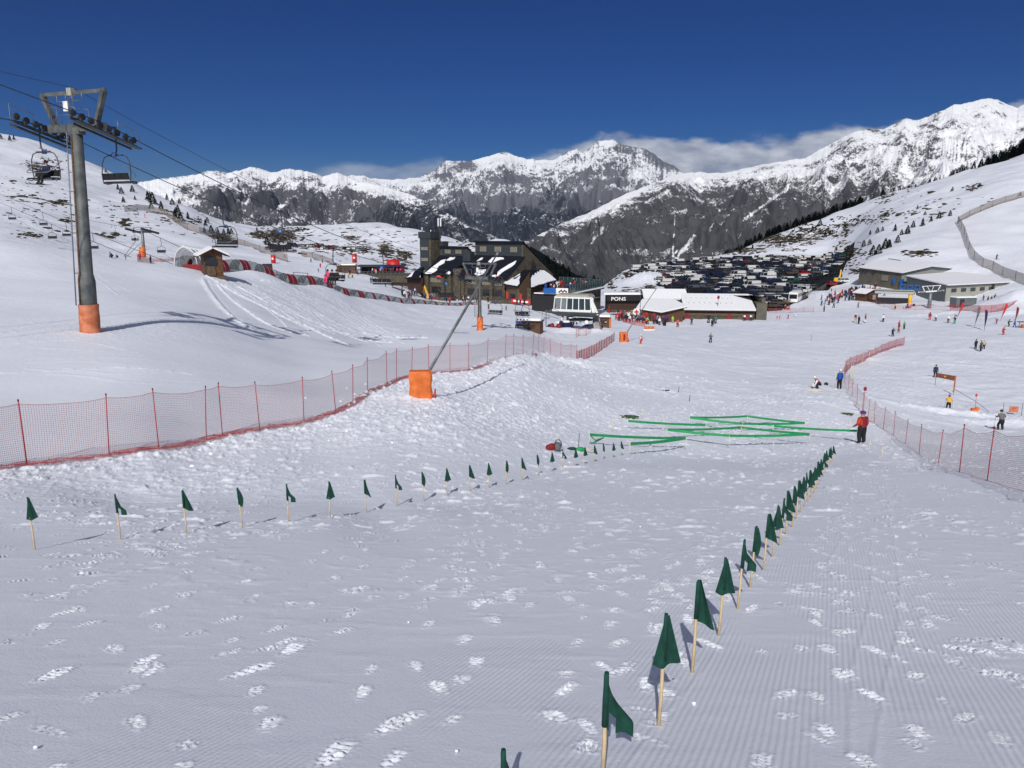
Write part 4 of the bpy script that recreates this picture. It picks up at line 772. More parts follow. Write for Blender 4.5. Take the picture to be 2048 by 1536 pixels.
# ================================================================ NET FENCES
def net_fence(posts, hgt, label, cat='fence', netm='safety_net', polem='pole_red', sag=.10, pr_=.016, name='safety_net_fence', cell=1, base_gap=.02, tmin=2, skirt=False, cap=True, lean=.05, group=None, ext=True, names=('pole', 'net')):
    P = [at(px, py, tmin) if len(v) == 0 else v[0] for px, py, *v in posts]
    r = empty(name, P[0], 0, label, cat, group); O = P[0]; tops = []
    for i, p in enumerate(P):
        b = MB(); lx, ly_ = rng.uniform(-lean, lean), rng.uniform(-lean, lean); q = p-O; hh = hgt*rng.uniform(.97, 1.06); tp = q+Vector((lx*hh, ly_*hh, hh)); tops.append(tp-Z3*.10)
        b.tube([q-Z3*.2, q.lerp(tp, .6), tp], pr_, 7)
        if cap: b.tube([tp-Z3*.03, tp+Z3*.025], pr_*1.35, 7, 1)
        b.build(names[0], [M_[polem], M_['pole_cap']], r)
    vs, fs, uvs = [], [], []; S = 0
    for i in range(len(P)-1):
        a, c = P[i]-O, P[i+1]-O; ta, tb = tops[i], tops[i+1]; L = (c-a).length; n = max(3, int(L/.35)); m = 7
        n = min(n, 16); o0 = len(vs)
        for k in range(n+1):
            f = k/n; g = a.lerp(c, f); w = O+g; g.z = float(H(w.x, w.y))-O.z+base_gap; tp = ta.lerp(tb, f)-Z3*sag*4*f*(1-f)*min(1.4, L/2.2)
            dirn = (c-a).cross(Z3).normalized()
            for j in range(m+1):
                h_ = j/m; q = g.lerp(tp, h_)+dirn*(.05*math.sin(f*9+h_*5+i)*min(1, 4*f*(1-f)*2)); vs.append(q); uvs.append((S+L*f, hgt*h_))
        for k in range(n):
            for j in range(m): A_ = o0+k*(m+1)+j; fs.append((A_, A_+m+1, A_+m+2, A_+1))
        S += L
    me = bpy.data.meshes.new(names[1]); me.from_pydata(vs, [], fs); ul = me.uv_layers.new(name='UVMap')
    li = np.zeros(len(me.loops), np.int32); me.loops.foreach_get('vertex_index', li); ul.data.foreach_set('uv', np.array(uvs, np.float32)[li].ravel()); me.materials.append(M_[netm]); me.polygons.foreach_set('use_smooth', [True]*len(fs)); me.update()
    o = bpy.data.objects.new(names[1], me); link(o); o.parent = r
    b = MB()                                            # border cords
    nseg = m+1
    for e in (0, m):
        b.tube([vs[k] for k in range(e, len(vs), nseg)], .007 if hgt > 1 else .004, 4)
    b.build('border_cord', M_['pole_red'] if netm.startswith('safety') else M_['grey_cloth'], r)
    if skirt:                                           # slack foot of the net lying on the snow
        vs2, fs2 = [], []
        for i in range(len(P)-1):
            a, c = P[i]-O, P[i+1]-O
            for k in range(8):
                f = k/8; g = a.lerp(c, f); d = (c-a).cross(Z3).normalized(); o0 = len(vs2)
                for j in range(4): w = O+g+d*(-.1+j*.16+.05*math.sin(k*2.1+j)); vs2.append(Vector((w.x, w.y, float(H(w.x, w.y))+.05+.07*abs(math.sin(k*1.9+j*1.3+i))))-O)
        for i in range(len(vs2)//4-1):
            for j in range(3): fs2.append((i*4+j, i*4+j+1, i*4+j+5, i*4+j+4))
        me2 = bpy.data.meshes.new('slack_net'); me2.from_pydata([tuple(v) for v in vs2], [], fs2); u2 = me2.uv_layers.new(name='UVMap')
        for lp in me2.loops: v = vs2[lp.vertex_index]; u2.data[lp.index].uv = (v.x*1.3, v.y*1.1+v.z)
        me2.materials.append(M_['safety_net_dense']); o = bpy.data.objects.new('slack_net', me2); link(o); o.parent = r
    return r
net_fence([(-330, 975), (-120, 952), (54, 931), (218, 912), (318, 898), (412, 880), (445, 872), (520, 859), (608, 846), (672, 824), (706, 807), (735, 785), (774, 770), (793, 760), (823, 752), (858, 748), (900, 745), (937, 742), (974, 729), (1010, 720), (1027, 717), (1046, 715), (1065, 710), (1076, 709), (1087, 712), (1101, 717), (1122, 723), (1142, 725), (1153, 725)], 1.78,
          "long sagging red mesh safety fence with leaning red poles on the left", skirt=True, lean=.07, sag=.09)
net_fence([(1153+i*5.0, 725-(i/15)**1.4*43) for i in range(16)], 1.25, "dense red slatted fence climbing to the orange pad", netm='safety_net_dense', sag=.0, pr_=.035, cap=False, lean=.03)
net_fence([(2180, 1035), (2052, 985), (1974, 962), (1919, 945), (1876, 929), (1838, 909), (1811, 889), (1787, 871), (1766, 859), (1749, 847), (1735, 840), (1724, 825), (1714, 808), (1704, 795), (1696, 782), (1689, 765), (1688, 752), (1692, 745)], 1.62,
          "red mesh safety fence curving down the right side of the maze", lean=.05, sag=.10)
net_fence([(1692, 745), (1700, 736), (1712, 730), (1724, 726), (1736, 720), (1748, 714), (1762, 706), (1776, 700), (1790, 695), (1808, 690)], 1.45, "pale red net fence on a snow ridge beyond the bend", lean=.08, sag=.06, netm='safety_net_dense', pr_=.02, cap=False)
q = at(1726, 826); r = empty('disc_marker', q, 0, "red disc on a red pole standing at the net fence", 'marker'); b = MB(); b.cyl((0, 0, 0), (0, 0, 1.9), .02, n=6); b.build('pole', M_['pole_red'], r); b = MB(); b.ball((0, 0, 1.98), .14, 0, 10, 6, (1, .3, 1.3)); b.build('disc', M_['red_dark'], r)
# yellow-white bamboo poles leaning on the fence
for k, (px, py, l) in enumerate([(1671, 779, 'pale yellow slalom pole left of the person in blue'), (1668, 778, 'pale yellow slalom pole fanned out beside the person in blue'), (1700, 762, 'pale yellow pole leaning on the net at its bend'), (1704, 760, 'pale yellow pole leaning behind the net at its bend'), (1736, 731, 'pale yellow pole tilted on the snow ridge fence'), (1722, 735, 'pale yellow pole tilted left of the ridge fence gap'), (1750, 718, 'pale yellow pole tilted high on the ridge fence')]):
    q = at(px, py, 20); b = MB(); d = rng.uniform(-.35, .25); b.tube([(0, 0, 0), (d, .1, 1.9)], .022, 6); o = b.build('slalom_pole', mk('pole_lime', (.62, .62, .25), .5) if k == 0 else M_['pole_lime'], None, q); tag(o, l, 'pole', 'pale slalom poles by the right fence')
# ================================================================ SNOW LANCES
def lance(px, py, tip, tt_, label, w=1.05, h=1.68, d=.55, slit=False):
    q = at(px, py); r = empty('snow_lance', q, .12, label, 'snow lance'); b = MB(); n = 12
    prof_ = []
    for i in range(n+1):
        z = h*i/n; s = 1-.03*math.sin(i*1.1); prof_.append((z, s))
    ring = [(-w/2, -d/2), (-w/6, -d/2-.05), (w/4, -d/2-.03), (w/2-.08, -d/2), (w/2, -d/2+.08), (w/2+.01, 0), (w/2, d/2-.08), (w/2-.08, d/2), (0, d/2+.03), (-w/2, d/2)]
    vs = [(x*s+.012*math.sin(z*9+x*4), y*s, z-.25) for z, s in prof_ for x, y in ring]; m = len(ring)
    vs2 = [(x*.93, y*.85, h-.25+.05) for x, y in ring]; vs += vs2
    b.add(vs, [(i*m+k, i*m+(k+1) % m, (i+1)*m+(k+1) % m, (i+1)*m+k) for i in range(n+1) for k in range(m)], 0, False); b.add(vs2, [tuple(range(m))], 0)
    b.build('pad', M_['pad_orange'], r)
    b = MB(); b.tube([(w/2+.05, -.1, -.2), (w/2+.1, -.12, .2), (w/2+.16, -.08, .62)], [.08, .07, .03], 6); b.build('side_valve', M_['pole_red'], r)
    tp = pt(tip[0], tip[1], tt_)-q; tp = Matrix.Rotation(-.12, 3, 'Z') @ tp; bs = Vector((w*.25, 0, h-.45)); b = MB(); b.tube([bs, bs.lerp(tp, .55), tp], [.06, .05, .04], 10); b.tube([bs+Vector((.09, 0, 0)), bs.lerp(tp, .6)+Vector((.08, 0, 0))], .02, 6); b.build('lance_tube', M_['galv'], r)
    b = MB(); dd = (tp-bs).normalized(); b.tube([tp-dd*.25, tp+dd*.1], [.07, .07], 10); b.build('nozzle_head', M_['galv'], r)
    if slit: b = MB(); b.box((0, -d/2-.06, h*.45), (.25, .03, .9)); b.build('warning_strip', M_['red_dark'], r)
    return r
lance(842, 803, (996, 505), 42, "large orange padded snow lance with a long tilted tube by the fence")
lance(1247, 684, (1312, 578), 112, "small orange padded snow lance beyond the red slatted fence", 1.1, 1.6, .6, True)
b = MB(); q = at(1298, 661, 60); b.box((0, 0, .5), (2.0, .08, .55)); b.box((0, 0, .12), (2.0, .1, .2), 1); b.cyl((-1, 0, -.2), (-1, 0, .7), .04, n=6, m=1); b.cyl((1, 0, -.2), (1, 0, .7), .04, n=6, m=1); tag(b.build('slow_banner', [M_['pad_faded'], M_['white_paint']], None, q), "small red and white banner in front of the lift queue", 'banner')
# ================================================================ CHAIRLIFT
Pb1, Pb2 = at(181, 664, 40), at(960, 661, 80)
T1 = depth_at(181, 47.5); 
def fix(p, px, py):                                      # ground point seen at px,py
    return p
LD = Vector((Pb2.x-Pb1.x, Pb2.y-Pb1.y, 0)).normalized(); LX = Vector((LD.y, -LD.x, 0)); LRZ = math.atan2(LX.y, LX.x)
GAU = 2.15
def wheel(b, c, r, m=0, w=.10, ax=(1, 0, 0)): a = Vector(ax)*w/2; b.cyl(Vector(c)-a, Vector(c)+a, r, n=14, m=m); b.cyl(Vector(c)-a*1.2, Vector(c)+a*1.2, r*.35, n=8, m=m)
def lift_tower(base, head, label, slope, pad_h=1.7, pad_r=.62, old=False, cr=1.0):
    """origin at the base; local X across the line, Y down the line"""
    r = empty('lift_tower', base, LRZ, label, 'lift tower'); hv = Matrix.Rotation(-LRZ, 3, 'Z') @ (head-base); hz_ = hv.z
    def on(f): return hv*f
    b = MB(); k1 = .26; b.tube([on(-.04), on(k1), on(k1+.035), on(1.0)], [.50*cr, .47*cr, .37*cr, .30*cr], 20); b.build('column', M_['tower_grey'], r)
    b = MB(); n = 18; vs = []
    for i in range(7):
        z = -.3+(pad_h+.3)*i/6; rr = pad_r*(1.0-.05*i/6)+.012*math.sin(i*2.3); vs += [on(z/hz_)+Vector((rr*math.cos(2*math.pi*k/n)*1.0, rr*math.sin(2*math.pi*k/n)*(.92+.05*math.sin(k*3)), 0)) for k in range(n)]
    b.add(vs, [(i*n+k, i*n+(k+1) % n, (i+1)*n+(k+1) % n, (i+1)*n+k) for i in range(6) for k in range(n)], 0, True); b.add(vs[-n:], [tuple(range(n))]); b.build('pad', M_['pad_faded'] if pad_r > .5 else M_['pad_orange'], r)
    b = MB(); off = Vector((-.62, -.25, 0)); s2 = Vector((-.30, -.50, 0)); z0 = pad_h*.98
    for s_ in (off, s2): b.tube([on(z0/hz_)+s_*1.15, on(.98)+s_*.9], .028, 5)
    for i in range(int((hz_-z0)/.34)): f = (z0+.3+i*.34)/hz_; b.bar(on(f)+off*1.1, on(f)+s2*1.1, .025)
    for f in (.3, .5, .7, .9): b.bar(on(f)+off, on(f), .04); b.bar(on(f)+s2, on(f), .04)
    b.build('ladder', M_['galv'], r)
    b = MB(); b.tube([on(z0/hz_)+Vector((-.1, -.5, 0)), on(.27)+Vector((-.1, -.48, 0)), on(.31)+Vector((-.1, -.38, 0)), on(.97)+Vector((-.08, -.32, 0))], .06, 6); b.build('cable_duct', M_['rust'], r)
    H0 = hv; b = MB(); b.box(H0+Vector((0, 0, .0)), (2*GAU+.1, .34, .42)); b.box(H0+Vector((0, 0, -.25)), (.8, .5, .25)); b.build('crossarm', M_['tower_grey'], r)
    b = MB(); tl, tr_ = H0+Vector((-2.4, 0, 1.95)), H0+Vector((2.4, 0, 1.95))
    b.bar(H0+Vector((-1.55, 0, .1)), tl, .30, .22); b.bar(H0+Vector((1.55, 0, .1)), tr_, .30, .22); b.bar(tl+Vector((-.1, 0, 0)), tr_+Vector((.1, 0, 0)), .15, .2); b.bar(tl+Vector((0, 0, -.35)), tl+Vector((0, 0, .15)), .12); b.bar(tr_+Vector((0, 0, -.35)), tr_+Vector((0, 0, .15)), .12)
    b.build('lifting_frame', M_['tower_grey'], r)
    b = MB()
    for x0, x1 in ((-2.1, -1.25), (-.95, -.25), (.25, 1.0)): b.tube([H0+Vector((x0, -.3, 1.95)), H0+Vector((x0, -.3, 1.45)), H0+Vector((x1, -.3, 1.45)), H0+Vector((x1, -.3, 1.95))] if x0 > -2 else [H0+Vector((x0+.5, -.3, .2)), H0+Vector((x0+.45, -.3, 1.15)), H0+Vector((x1+.2, -.3, 1.15)), H0+Vector((x1+.2, -.3, .2))], .028, 5)
    for y in (-.45, .45): b.tube([H0+Vector((-.6, y, .2)), H0+Vector((-.55, y, 1.25)), H0+Vector((.55, y, 1.05)), H0+Vector((.62, y, .2))], .028, 5); b.bar(H0+Vector((-.58, y, .7)), H0+Vector((.6, y, .65)), .03)
    for s_ in (-1, 1): b.bar(H0+Vector((s_*.25, -.2, .2)), H0+Vector((s_*.15, -.2, 1.95)), .04)
    for z in (.6, .95, 1.3, 1.65): b.bar(H0+Vector((-.22, -.2, z)), H0+Vector((.22, -.2, z)), .025)
    b.build('railing', M_['galv'], r)
    b = MB(); b.box(H0+Vector((-.02, -.14, 1.98)), (.34, .26, .42)); b.build('junction_box', M_['cream'], r); b = MB(); b.box(H0+Vector((-.1, -.5, 1.15)), (.36, .03, .55)); b.build('number_plate', M_['white_paint'], r)
    for s_ in (-1, 1):
        b = MB(); X = s_*GAU; dn = Vector((0, 1, -slope)).normalized(); C0 = H0+Vector((X, 0, -.02)); 
        b.bar(C0-dn*2.3+Vector((0, 0, -.34)), C0+dn*2.3+Vector((0, 0, -.34)), .10, .16)
        b.bar(C0-dn*2.0+Vector((-.14, 0, -.55)), C0+dn*2.0+Vector((-.14, 0, -.55)), .10, .12); b.bar(C0-dn*2.2+Vector((.34*s_, 0, -.50)), C0+dn*2.2+Vector((.34*s_, 0, -.50)), .40, .05)
        for k in range(4): b.bar(C0+dn*(-1.65+1.1*k)+Vector((0, 0, -.36)), C0+dn*(-1.65+1.1*k)+Vector((0, 0, -.12)), .6 if False else .12, .3)
        sh_ = b.build('sheave_train', M_['dark_steel'], r)
        for k in range(8): bb = MB(); wheel(bb, C0+dn*(-2.1+.6*k)+Vector((0, 0, -.02 if not old else .3)),   .19, 0, .11); o = bb.build('sheave', M_['rubber'] if k % 2 else M_['dark_steel'], sh_)
        b = MB(); e0, e1 = C0-dn*2.1+Vector((.5*s_, 0, -.45)), C0+dn*2.1+Vector((.5*s_, 0, -.45))
        if s_ < 0:
            a_, c_ = e0, e0+dn*1.5; b.tube([a_, a_+Vector((0, 0, 1.15)), c_+Vector((0, 0, 1.15)), c_], .028, 5); b.bar(a_+Vector((0, 0, .55)), c_+Vector((0, 0, .55)), .028)
        else: a_, c_ = e1-dn*1.6, e1; b.tube([a_+Vector((0, 0, .5)), a_+Vector((0, 0, .95)), c_+Vector((0, 0, .75)), c_+Vector((0, 0, .2))], .028, 5)
        b.build('work_platform', M_['galv'], r)
    return r
HD1 = pt(153, 256, proj(Pb1)[2]-.1); HD1.y = Pb1.y; HD1 = pt(153, 256, HD1.y*cp-HD1.z*sp)
HD2 = pt(959, 556, proj(Pb2)[2]); 
ST = at(1150, 660, 110); STH = pt(1140, 641, 124)
sl1 = -(HD2.z-HD1.z)/(HD2-HD1).length
lift_tower(Pb1, HD1, "tall grey chairlift tower with ladder and faded orange pad on the left slope", .26)
lift_tower(Pb2, HD2, "smaller chairlift tower with bright orange pad in front of the lodge", .20, 1.85, .45, cr=.66)
# ropes: (x offset, points)
def upstream(o, py0):                                    # uphill end of a rope that leaves the photo's left edge at row py0
    A = HD1+o; k = min(((abs(proj(A-LD*s+Z3*k_*s)[1]-py0)+abs(proj(A-LD*s+Z3*k_*s)[0])*.5, k_) for k_ in np.linspace(-.1, 1.0, 111) for s in np.linspace(2, 30, 57)))[1]
    return A-LD*32+Z3*k*32
def rope(s_, off_z=.17):
    o = LX*GAU*s_+Z3*off_z
    return [upstream(o, 235 if s_ < 0 else 167), HD1+o, HD2+o, STH+LX*(GAU*.9*s_)+Z3*.2]
def ropept(Rp, seg, f, sag): a, c = Rp[seg], Rp[seg+1]; return a.lerp(c, f)-Z3*sag*4*f*(1-f)
SAG = [.15, 1.9, .5]
ROPES = {s_: rope(s_) for s_ in (-1, 1)}
for s_, l in ((-1, "thick steel haul rope on the left of the chairlift carrying riders up"), (1, "thick steel haul rope on the right of the chairlift")):
    b = MB(); P = [ropept(ROPES[s_], g, k/14, SAG[g]) for g in range(3) for k in range(15 if g == 2 else 14)]; b.tube(P, .030, 6); tag(b.build('haul_rope', M_['dark_steel']), l, 'cable', 'chairlift ropes')
b = MB(); o = Z3*2.25; RR = [upstream(o, 139), HD1+o, HD2+o, STH+Z3*4]; b.tube([ropept(RR, g, k/12, SAG[g]) for g in range(3) for k in range(12)], .016, 5); tag(b.build('signal_cable', M_['dark_steel']), "thin signal cable running over the tops of the lift towers", 'cable', 'chairlift ropes')
# four-seat chair: origin where it grips the rope, Y is the way it travels
def make_chair(label, group):
    r = empty('lift_chair', (0, 0, 0), 0, label, 'chairlift chair', group); w = 1.05
    b = MB(); b.tube([(.0, 0, .05), (.06, -.02, -.2), (.16, -.05, -.8), (.14, -.05, -1.25), (0, -.05, -1.48), (-.1, -.05, -1.5)], [.05, .045, .045, .045, .045, .045], 7); b.box((0, 0, .02), (.12, .35, .14)); b.build('hanger_arm', M_['dark_steel'], r)
    b = MB(); b.tube([(-.55, -.05, -1.52), (.55, -.05, -1.52)], .05, 7)
    for s_ in (-1, 1): b.tube([(s_*.5, -.05, -1.52), (s_*.85, -.05, -1.62), (s_*w, -.06, -1.95), (s_*(w+.06), -.10, -2.6), (s_*w, -.12, -3.05), (s_*w*.96, .1, -3.15), (s_*w*.96, .45, -3.10)], .030, 6)
    b.bar((-w, -.1, -3.12), (w, -.1, -3.12), .05); b.build('frame', M_['dark_steel'], r)
    b = MB()
    for k in range(4): b.box((-w+.27+k*.51, .17, -3.04), (.48, .50, .08))
    b.build('seat', M_['black'], r); b = MB()
    for k in range(4): b.add([(x+(-w+.27+k*.51), y, z) for x, y, z in [(-.235, -.10, -2.92), (.235, -.10, -2.92), (.235, -.15, -2.90), (-.235, -.15, -2.90), (-.235, -.20, -2.55), (.235, -.20, -2.55), (.235, -.25, -2.55), (-.235, -.25, -2.55)]], [(0, 1, 5, 4), (2, 3, 7, 6), (4, 5, 6, 7), (0, 3, 2, 1), (1, 2, 6, 5), (0, 4, 7, 3)])
    b.build('backrest', M_['black'], r)
    b = MB(); b.tube([(-w+.05, -.3, -2.1), (-w+.1, .42, -2.65), (-w+.25, .5, -2.72), (w-.25, .5, -2.72), (w-.1, .42, -2.65), (w-.05, -.3, -2.1)], .022, 5)
    b.build('safety_bar', M_['galv'], r)
    for y_, nm in ((-.12, 'sign_plate'),):
        b = MB(); b.box((0, y_, -1.50), (.34, .08, .26)); b.bar((-.10, y_-.045, -1.58), (.10, y_-.045, -1.42), .035, .01, 1); b.bar((-.10, y_-.045, -1.42), (.10, y_-.045, -1.58), .035, .01, 1); b.bar((-.10, y_+.045, -1.58), (.10, y_+.045, -1.42), .035, .01, 1); b.bar((-.10, y_+.045, -1.42), (.10, y_+.045, -1.58), .035, .01, 1); b.build(nm, [M_['sign_blue'], M_['white_paint']], r)
    return r
chair0 = make_chair('', 'chairs hanging on the main chairlift'); used = [False]
def put_chair(s_, seg, px, label):
    best = min((abs(proj(ropept(ROPES[s_], seg, f, SAG[seg]))[0]-px), f) for f in np.linspace(.01, .99, 400))[1]
    if seg == 'x': pass
    p = ropept(ROPES[s_], seg, best, SAG[seg]); c = chair0 if not used[0] else copy_tree(chair0); used[0] = True
    c.location = p; c.rotation_euler = (0, 0, LRZ+(math.pi if s_ < 0 else 0)); c['label'] = label; return c
def riders(c, spec, s_, grp='riders sitting on the main chairlift'):
    for k, jk, tr, lab, sk in spec:
        off = Matrix.Rotation(c.rotation_euler[2], 3, 'Z') @ Vector((-.78+.51*k, .10, -2.98)); person(c.location+off, c.rotation_euler[2], 'sit', jk, tr, lab, grp, skis=sk)
c = put_chair(-1, 0, 79, "chair left of the tall tower carrying one dark rider with skis"); riders(c, [(1, 'navy', 'black', "dark dressed rider with skis sitting on the chair left of the tall tower", 'black')], -1)
put_chair(1, 1, 226, "empty four-seat chair hanging just right of the tall tower's sheaves"); put_chair(-1, 1, 446, "empty chair with blue plate above the brown hut"); put_chair(1, 1, 560, "empty chair hanging against the dark forested mountain")
c = put_chair(-1, 1, 668, "chair carrying riders in pink and black above the covered conveyor"); riders(c, [(3, 'pink', 'pink', "rider in bright pink suit on the chair above the covered conveyor", False), (1, 'black', 'black', "rider in black suit on the chair above the covered conveyor", 'black'), (2, 'black', 'black', "second rider in black beside the pink one on the chair", False)], -1)
put_chair(1, 1, 763, "empty chair hanging left of the lodge's stone tower"); put_chair(1, 1, 893, "empty chair hanging in front of the lodge roof")
put_chair(-1, 2, 990, "empty white framed chair just right of the orange padded tower"); put_chair(1, 2, 1045, "empty chair hanging above the loaded one near the station")
c = put_chair(-1, 2, 1045, "lowest chair, loaded with dark dressed riders, beside the brown shed"); riders(c, [(k, j, 'black', f"rider in {j} jacket, {ordn(k)} seat of the lowest chair by the shed", False) for k, j in enumerate(('navy', 'black', 'purple', 'blue'))], -1)
# ================================================================ BUILDINGS
def local(base, rz): r_ = Matrix.Rotation(-rz, 4, 'Z') @ Matrix.Translation(-base); return lambda p: r_ @ Vector(p)
def gable_mass(b, x0, x1, prof, m_wall=0):
    """extrude profile (y,z) along x"""
    b.add([(x, y, z) for x in (x0, x1) for y, z in prof], [tuple(range(len(prof))), tuple(range(2*len(prof)-1, len(prof)-1, -1))]+[(i, len(prof)+i, len(prof)+(i+1) % len(prof), (i+1) % len(prof)) for i in range(len(prof))], m_wall)
def sheet(b, x0, x1, p0, p1, th=.22, over=.0, m=0):
    """roof slab between profile points p0,p1 (y,z), sitting on top"""
    (ya, za), (yb, zb) = p0, p1; n = Vector((0, -(zb-za), yb-ya)).normalized(); n = n if n.z > 0 else -n; d = Vector((0, yb-ya, zb-za)).normalized()*over
    q = [Vector((x0, ya, za))-d, Vector((x1, ya, za))-d, Vector((x1, yb, zb))+d, Vector((x0, yb, zb))+d]; q = [v+n*.004 for v in q]; t_ = [v+n*th for v in q]
    b.add(q+t_, [(3, 2, 1, 0), (4, 5, 6, 7), (0, 1, 5, 4), (1, 2, 6, 5), (2, 3, 7, 6), (3, 0, 4, 7)], m)
def snowpatch(b, pts2, p0, p1, x0, x1, th=.14, off=.23, seed=0, m=0):
    """irregular slab of lying snow on a roof plane; pts2 in (u along x 0..1, v from p0 to p1 0..1)"""
    r = random.Random(seed); (ya, za), (yb, zb) = p0, p1; n = Vector((0, -(zb-za), yb-ya)).normalized(); n = n if n.z > 0 else -n
    P = []
    k = len(pts2)
    for i in range(k):
        (u0, v0), (u1, v1) = pts2[i], pts2[(i+1) % k]; L = math.hypot((u1-u0)*(x1-x0), (v1-v0)*abs(yb-ya)); c = max(1, int(L/.7))
        for j in range(c): f = j/c; P.append((u0+(u1-u0)*f+r.uniform(-.012, .012), v0+(v1-v0)*f+r.uniform(-.025, .025)))
    V = [Vector((x0+(x1-x0)*u, ya+(yb-ya)*v, za+(zb-za)*v))+n*off for u, v in P]; c = sum(V, Vector())/len(V)
    top_ = [c+(v-c)*.93+n*th for v in V]; k = len(V)
    b.add(V+top_, [tuple(range(k, 2*k))]+[(i, (i+1) % k, k+(i+1) % k, k+i) for i in range(k)], m)
def win(parent, c, w, h, ax='x', depth=.08, mull=2, m='window_dark', frame='wood_dark', label=None, name='window'):
    b = MB(); sz = (w, depth, h) if ax == 'x' else (depth, w, h); b.box(c, sz); o = b.build(name, M_[m], parent)
    b = MB(); e = .09; d = depth+.06
    def bx_(dx, dz, ww, hh): b.box((c[0]+(dx if ax == 'x' else 0), c[1]+(0 if ax == 'x' else dx), c[2]+dz), (ww, d, hh) if ax == 'x' else (d, ww, hh))
    bx_(0, h/2, w+e*2, e); bx_(0, -h/2, w+e*2, e); bx_(-w/2, 0, e, h-e); bx_(w/2, 0, e, h-e)
    for i in range(1, mull): bx_(-w/2+w*i/mull, 0, e*.7, h-e)
    b.build('frame', M_[frame], o); return o
# ---------------- the lodge
LB = at(1014, 604, 150); t_ = 200.0; LBp = Vector(((1014-1024)/F*t_, t_*.985, 0)); LBp.z = float(H(LBp.x, LBp.y)); LB = LBp
TH = R(-35); G0 = LB.z
def zz(z): return z-G0                                   # absolute height to local
lodge = empty('lodge', LB, TH, "large stone and slate mountain lodge with steep roofs and a stair tower", 'building')
e_, s_, w_, k_ = (0, zz(-12.9)), (7.2, zz(-7.9)), (7.4, zz(-4.1)), (22, zz(-12.7))
b = MB(); gable_mass(b, -.45, 0.0, [(0.2, -3), (.2, e_[1]-.1), s_, (w_[0], w_[1]), k_, (22, -3)]); gable_mass(b, -15.7, -15.3, [(.2, -3), (.2, e_[1]-.1), s_, w_, k_, (22, -3)])
gable_mass(b, -18.7, -18.3, [(.0, -3), (-.2, zz(-12.7)), (6.9, zz(-8.1)), (7.0, zz(-5.6)), (12, zz(-8.5)), (16, -3)]); gable_mass(b, -27.7, -27.3, [(.2, -3), (.2, zz(-12.7)), (7.0, zz(-8.1)), (7.2, zz(-5.6)), (16, -3)])
b.box((-21.4, .6, 1.2), (1.1, 1.0, 9)); b.box((-17, 5.5, 2.5), (2.6, 9, 11)); b.build('stone_gable_wall', M_['stone'], lodge)
b = MB(); b.box((-7.9, 1.2, zz(-13.4)/2-1.5), (14.8, .6, zz(-13.4)+3)); b.box((-23, 1.2, 2), (8.6, .6, 9.4))
for x in (-1.2, -5.2, -9.2, -14.6, -19.1, -27): b.box((x, .75, 1.6), (.9, 1.1, 9))
b.build('front_wall', M_['stone'], lodge)
b = MB(); b.box((-7.87, w_[0]+.35, (s_[1]+w_[1])/2), (14.84, .7, w_[1]-s_[1])); b.box((-23, 7.4, (zz(-8.1)+zz(-5.6))/2), (8.6, .7, 2.5)); b.box((-17, 6.2, zz(-8)-.6), (2.55, 2, 4)); b.build('clapboard_wall', M_['clap'], lodge)
b = MB(); sheet(b, -15.9, .25, e_, s_, .22, .35); sheet(b, -15.9, .35, (w_[0]-.3, w_[1]), k_, .25, .4); b.box((-7.8, w_[0]-.2, w_[1]+.10), (16.2, 1.0, .32))
sheet(b, -27.9, -18.1, (.2, zz(-12.7)), (7.0, zz(-8.1)), .22, .35); b.box((-23, 7.0, zz(-5.6)+.10), (9.8, 1.0, .3)); sheet(b, -27.9, -18.1, (7.2, zz(-5.6)), (16, zz(-12)), .22, .3); sheet(b, -18.6, -15.7, (4.0, zz(-10.2)), (7.2, zz(-8.0)), .2, .3)
roof_ = b.build('roof', M_['slate'], lodge)
for q_ in [[(.37, .70), (.41, .92), (.63, .94), (.66, .86), (.56, .82), (.48, .66)], [(.78, .05), (.74, .25), (.85, .62), (.93, .80), (.95, .66), (.86, .34), (.82, .10)], [(.14, .74), (.17, .90), (.22, .92), (.21, .80)], [(.30, .10), (.33, .32), (.46, .34), (.48, .14), (.40, .02)], [(.70, -.02), (.68, .10), (.76, .12), (.77, .0)]]: b = MB(); snowpatch(b, q_, e_, s_, -15.6, 0, seed=len(q_)); b.build('roof_snow', M_['roof_snow'], roof_)
for q_ in [[(.02, .0), (.20, .72), (.34, .80), (.40, .60), (.30, .40), (.36, .18), (.26, -.01)], [(.40, .72), (.44, .90), (.62, .92), (.64, .82), (.52, .72)], [(.80, .03), (.84, .15), (.94, .12), (.96, .02)]]: b = MB(); snowpatch(b, q_, (.2, zz(-12.7)), (7.0, zz(-8.1)), -27.7, -18.3, seed=len(q_)+9); b.build('roof_snow', M_['roof_snow'], roof_)
for x in (-13.0, -8.1, -3.0): win(lodge, (x, w_[0]-.04, (s_[1]+w_[1])/2+.15), 2.3, 1.5, mull=4, m='window_curtain')
for x in (-25.0, -21.2): win(lodge, (x, 7.0, (zz(-8.1)+zz(-5.6))/2+.1), 2.2, 1.2, mull=4, m='window_curtain')
for x, w1 in ((-3.2, 2.6), (-7.2, 2.8), (-12, 3.2), (-23.5, 5.5)): win(lodge, (x, .86, 5.2), w1, 2.2, mull=4, m='window_curtain'); win(lodge, (x, .86, 2.2), w1*.8, 1.6, mull=2)
for x in (-3.8, -12.6, -22.6): b = MB(); b.box((x, .1, 6.1), (1.9, .05, 1.0)); b.box((x, .07, 6.1), (.9, .03, .35), 1); b.build('banner', [M_['red'], M_['white_paint']], lodge)
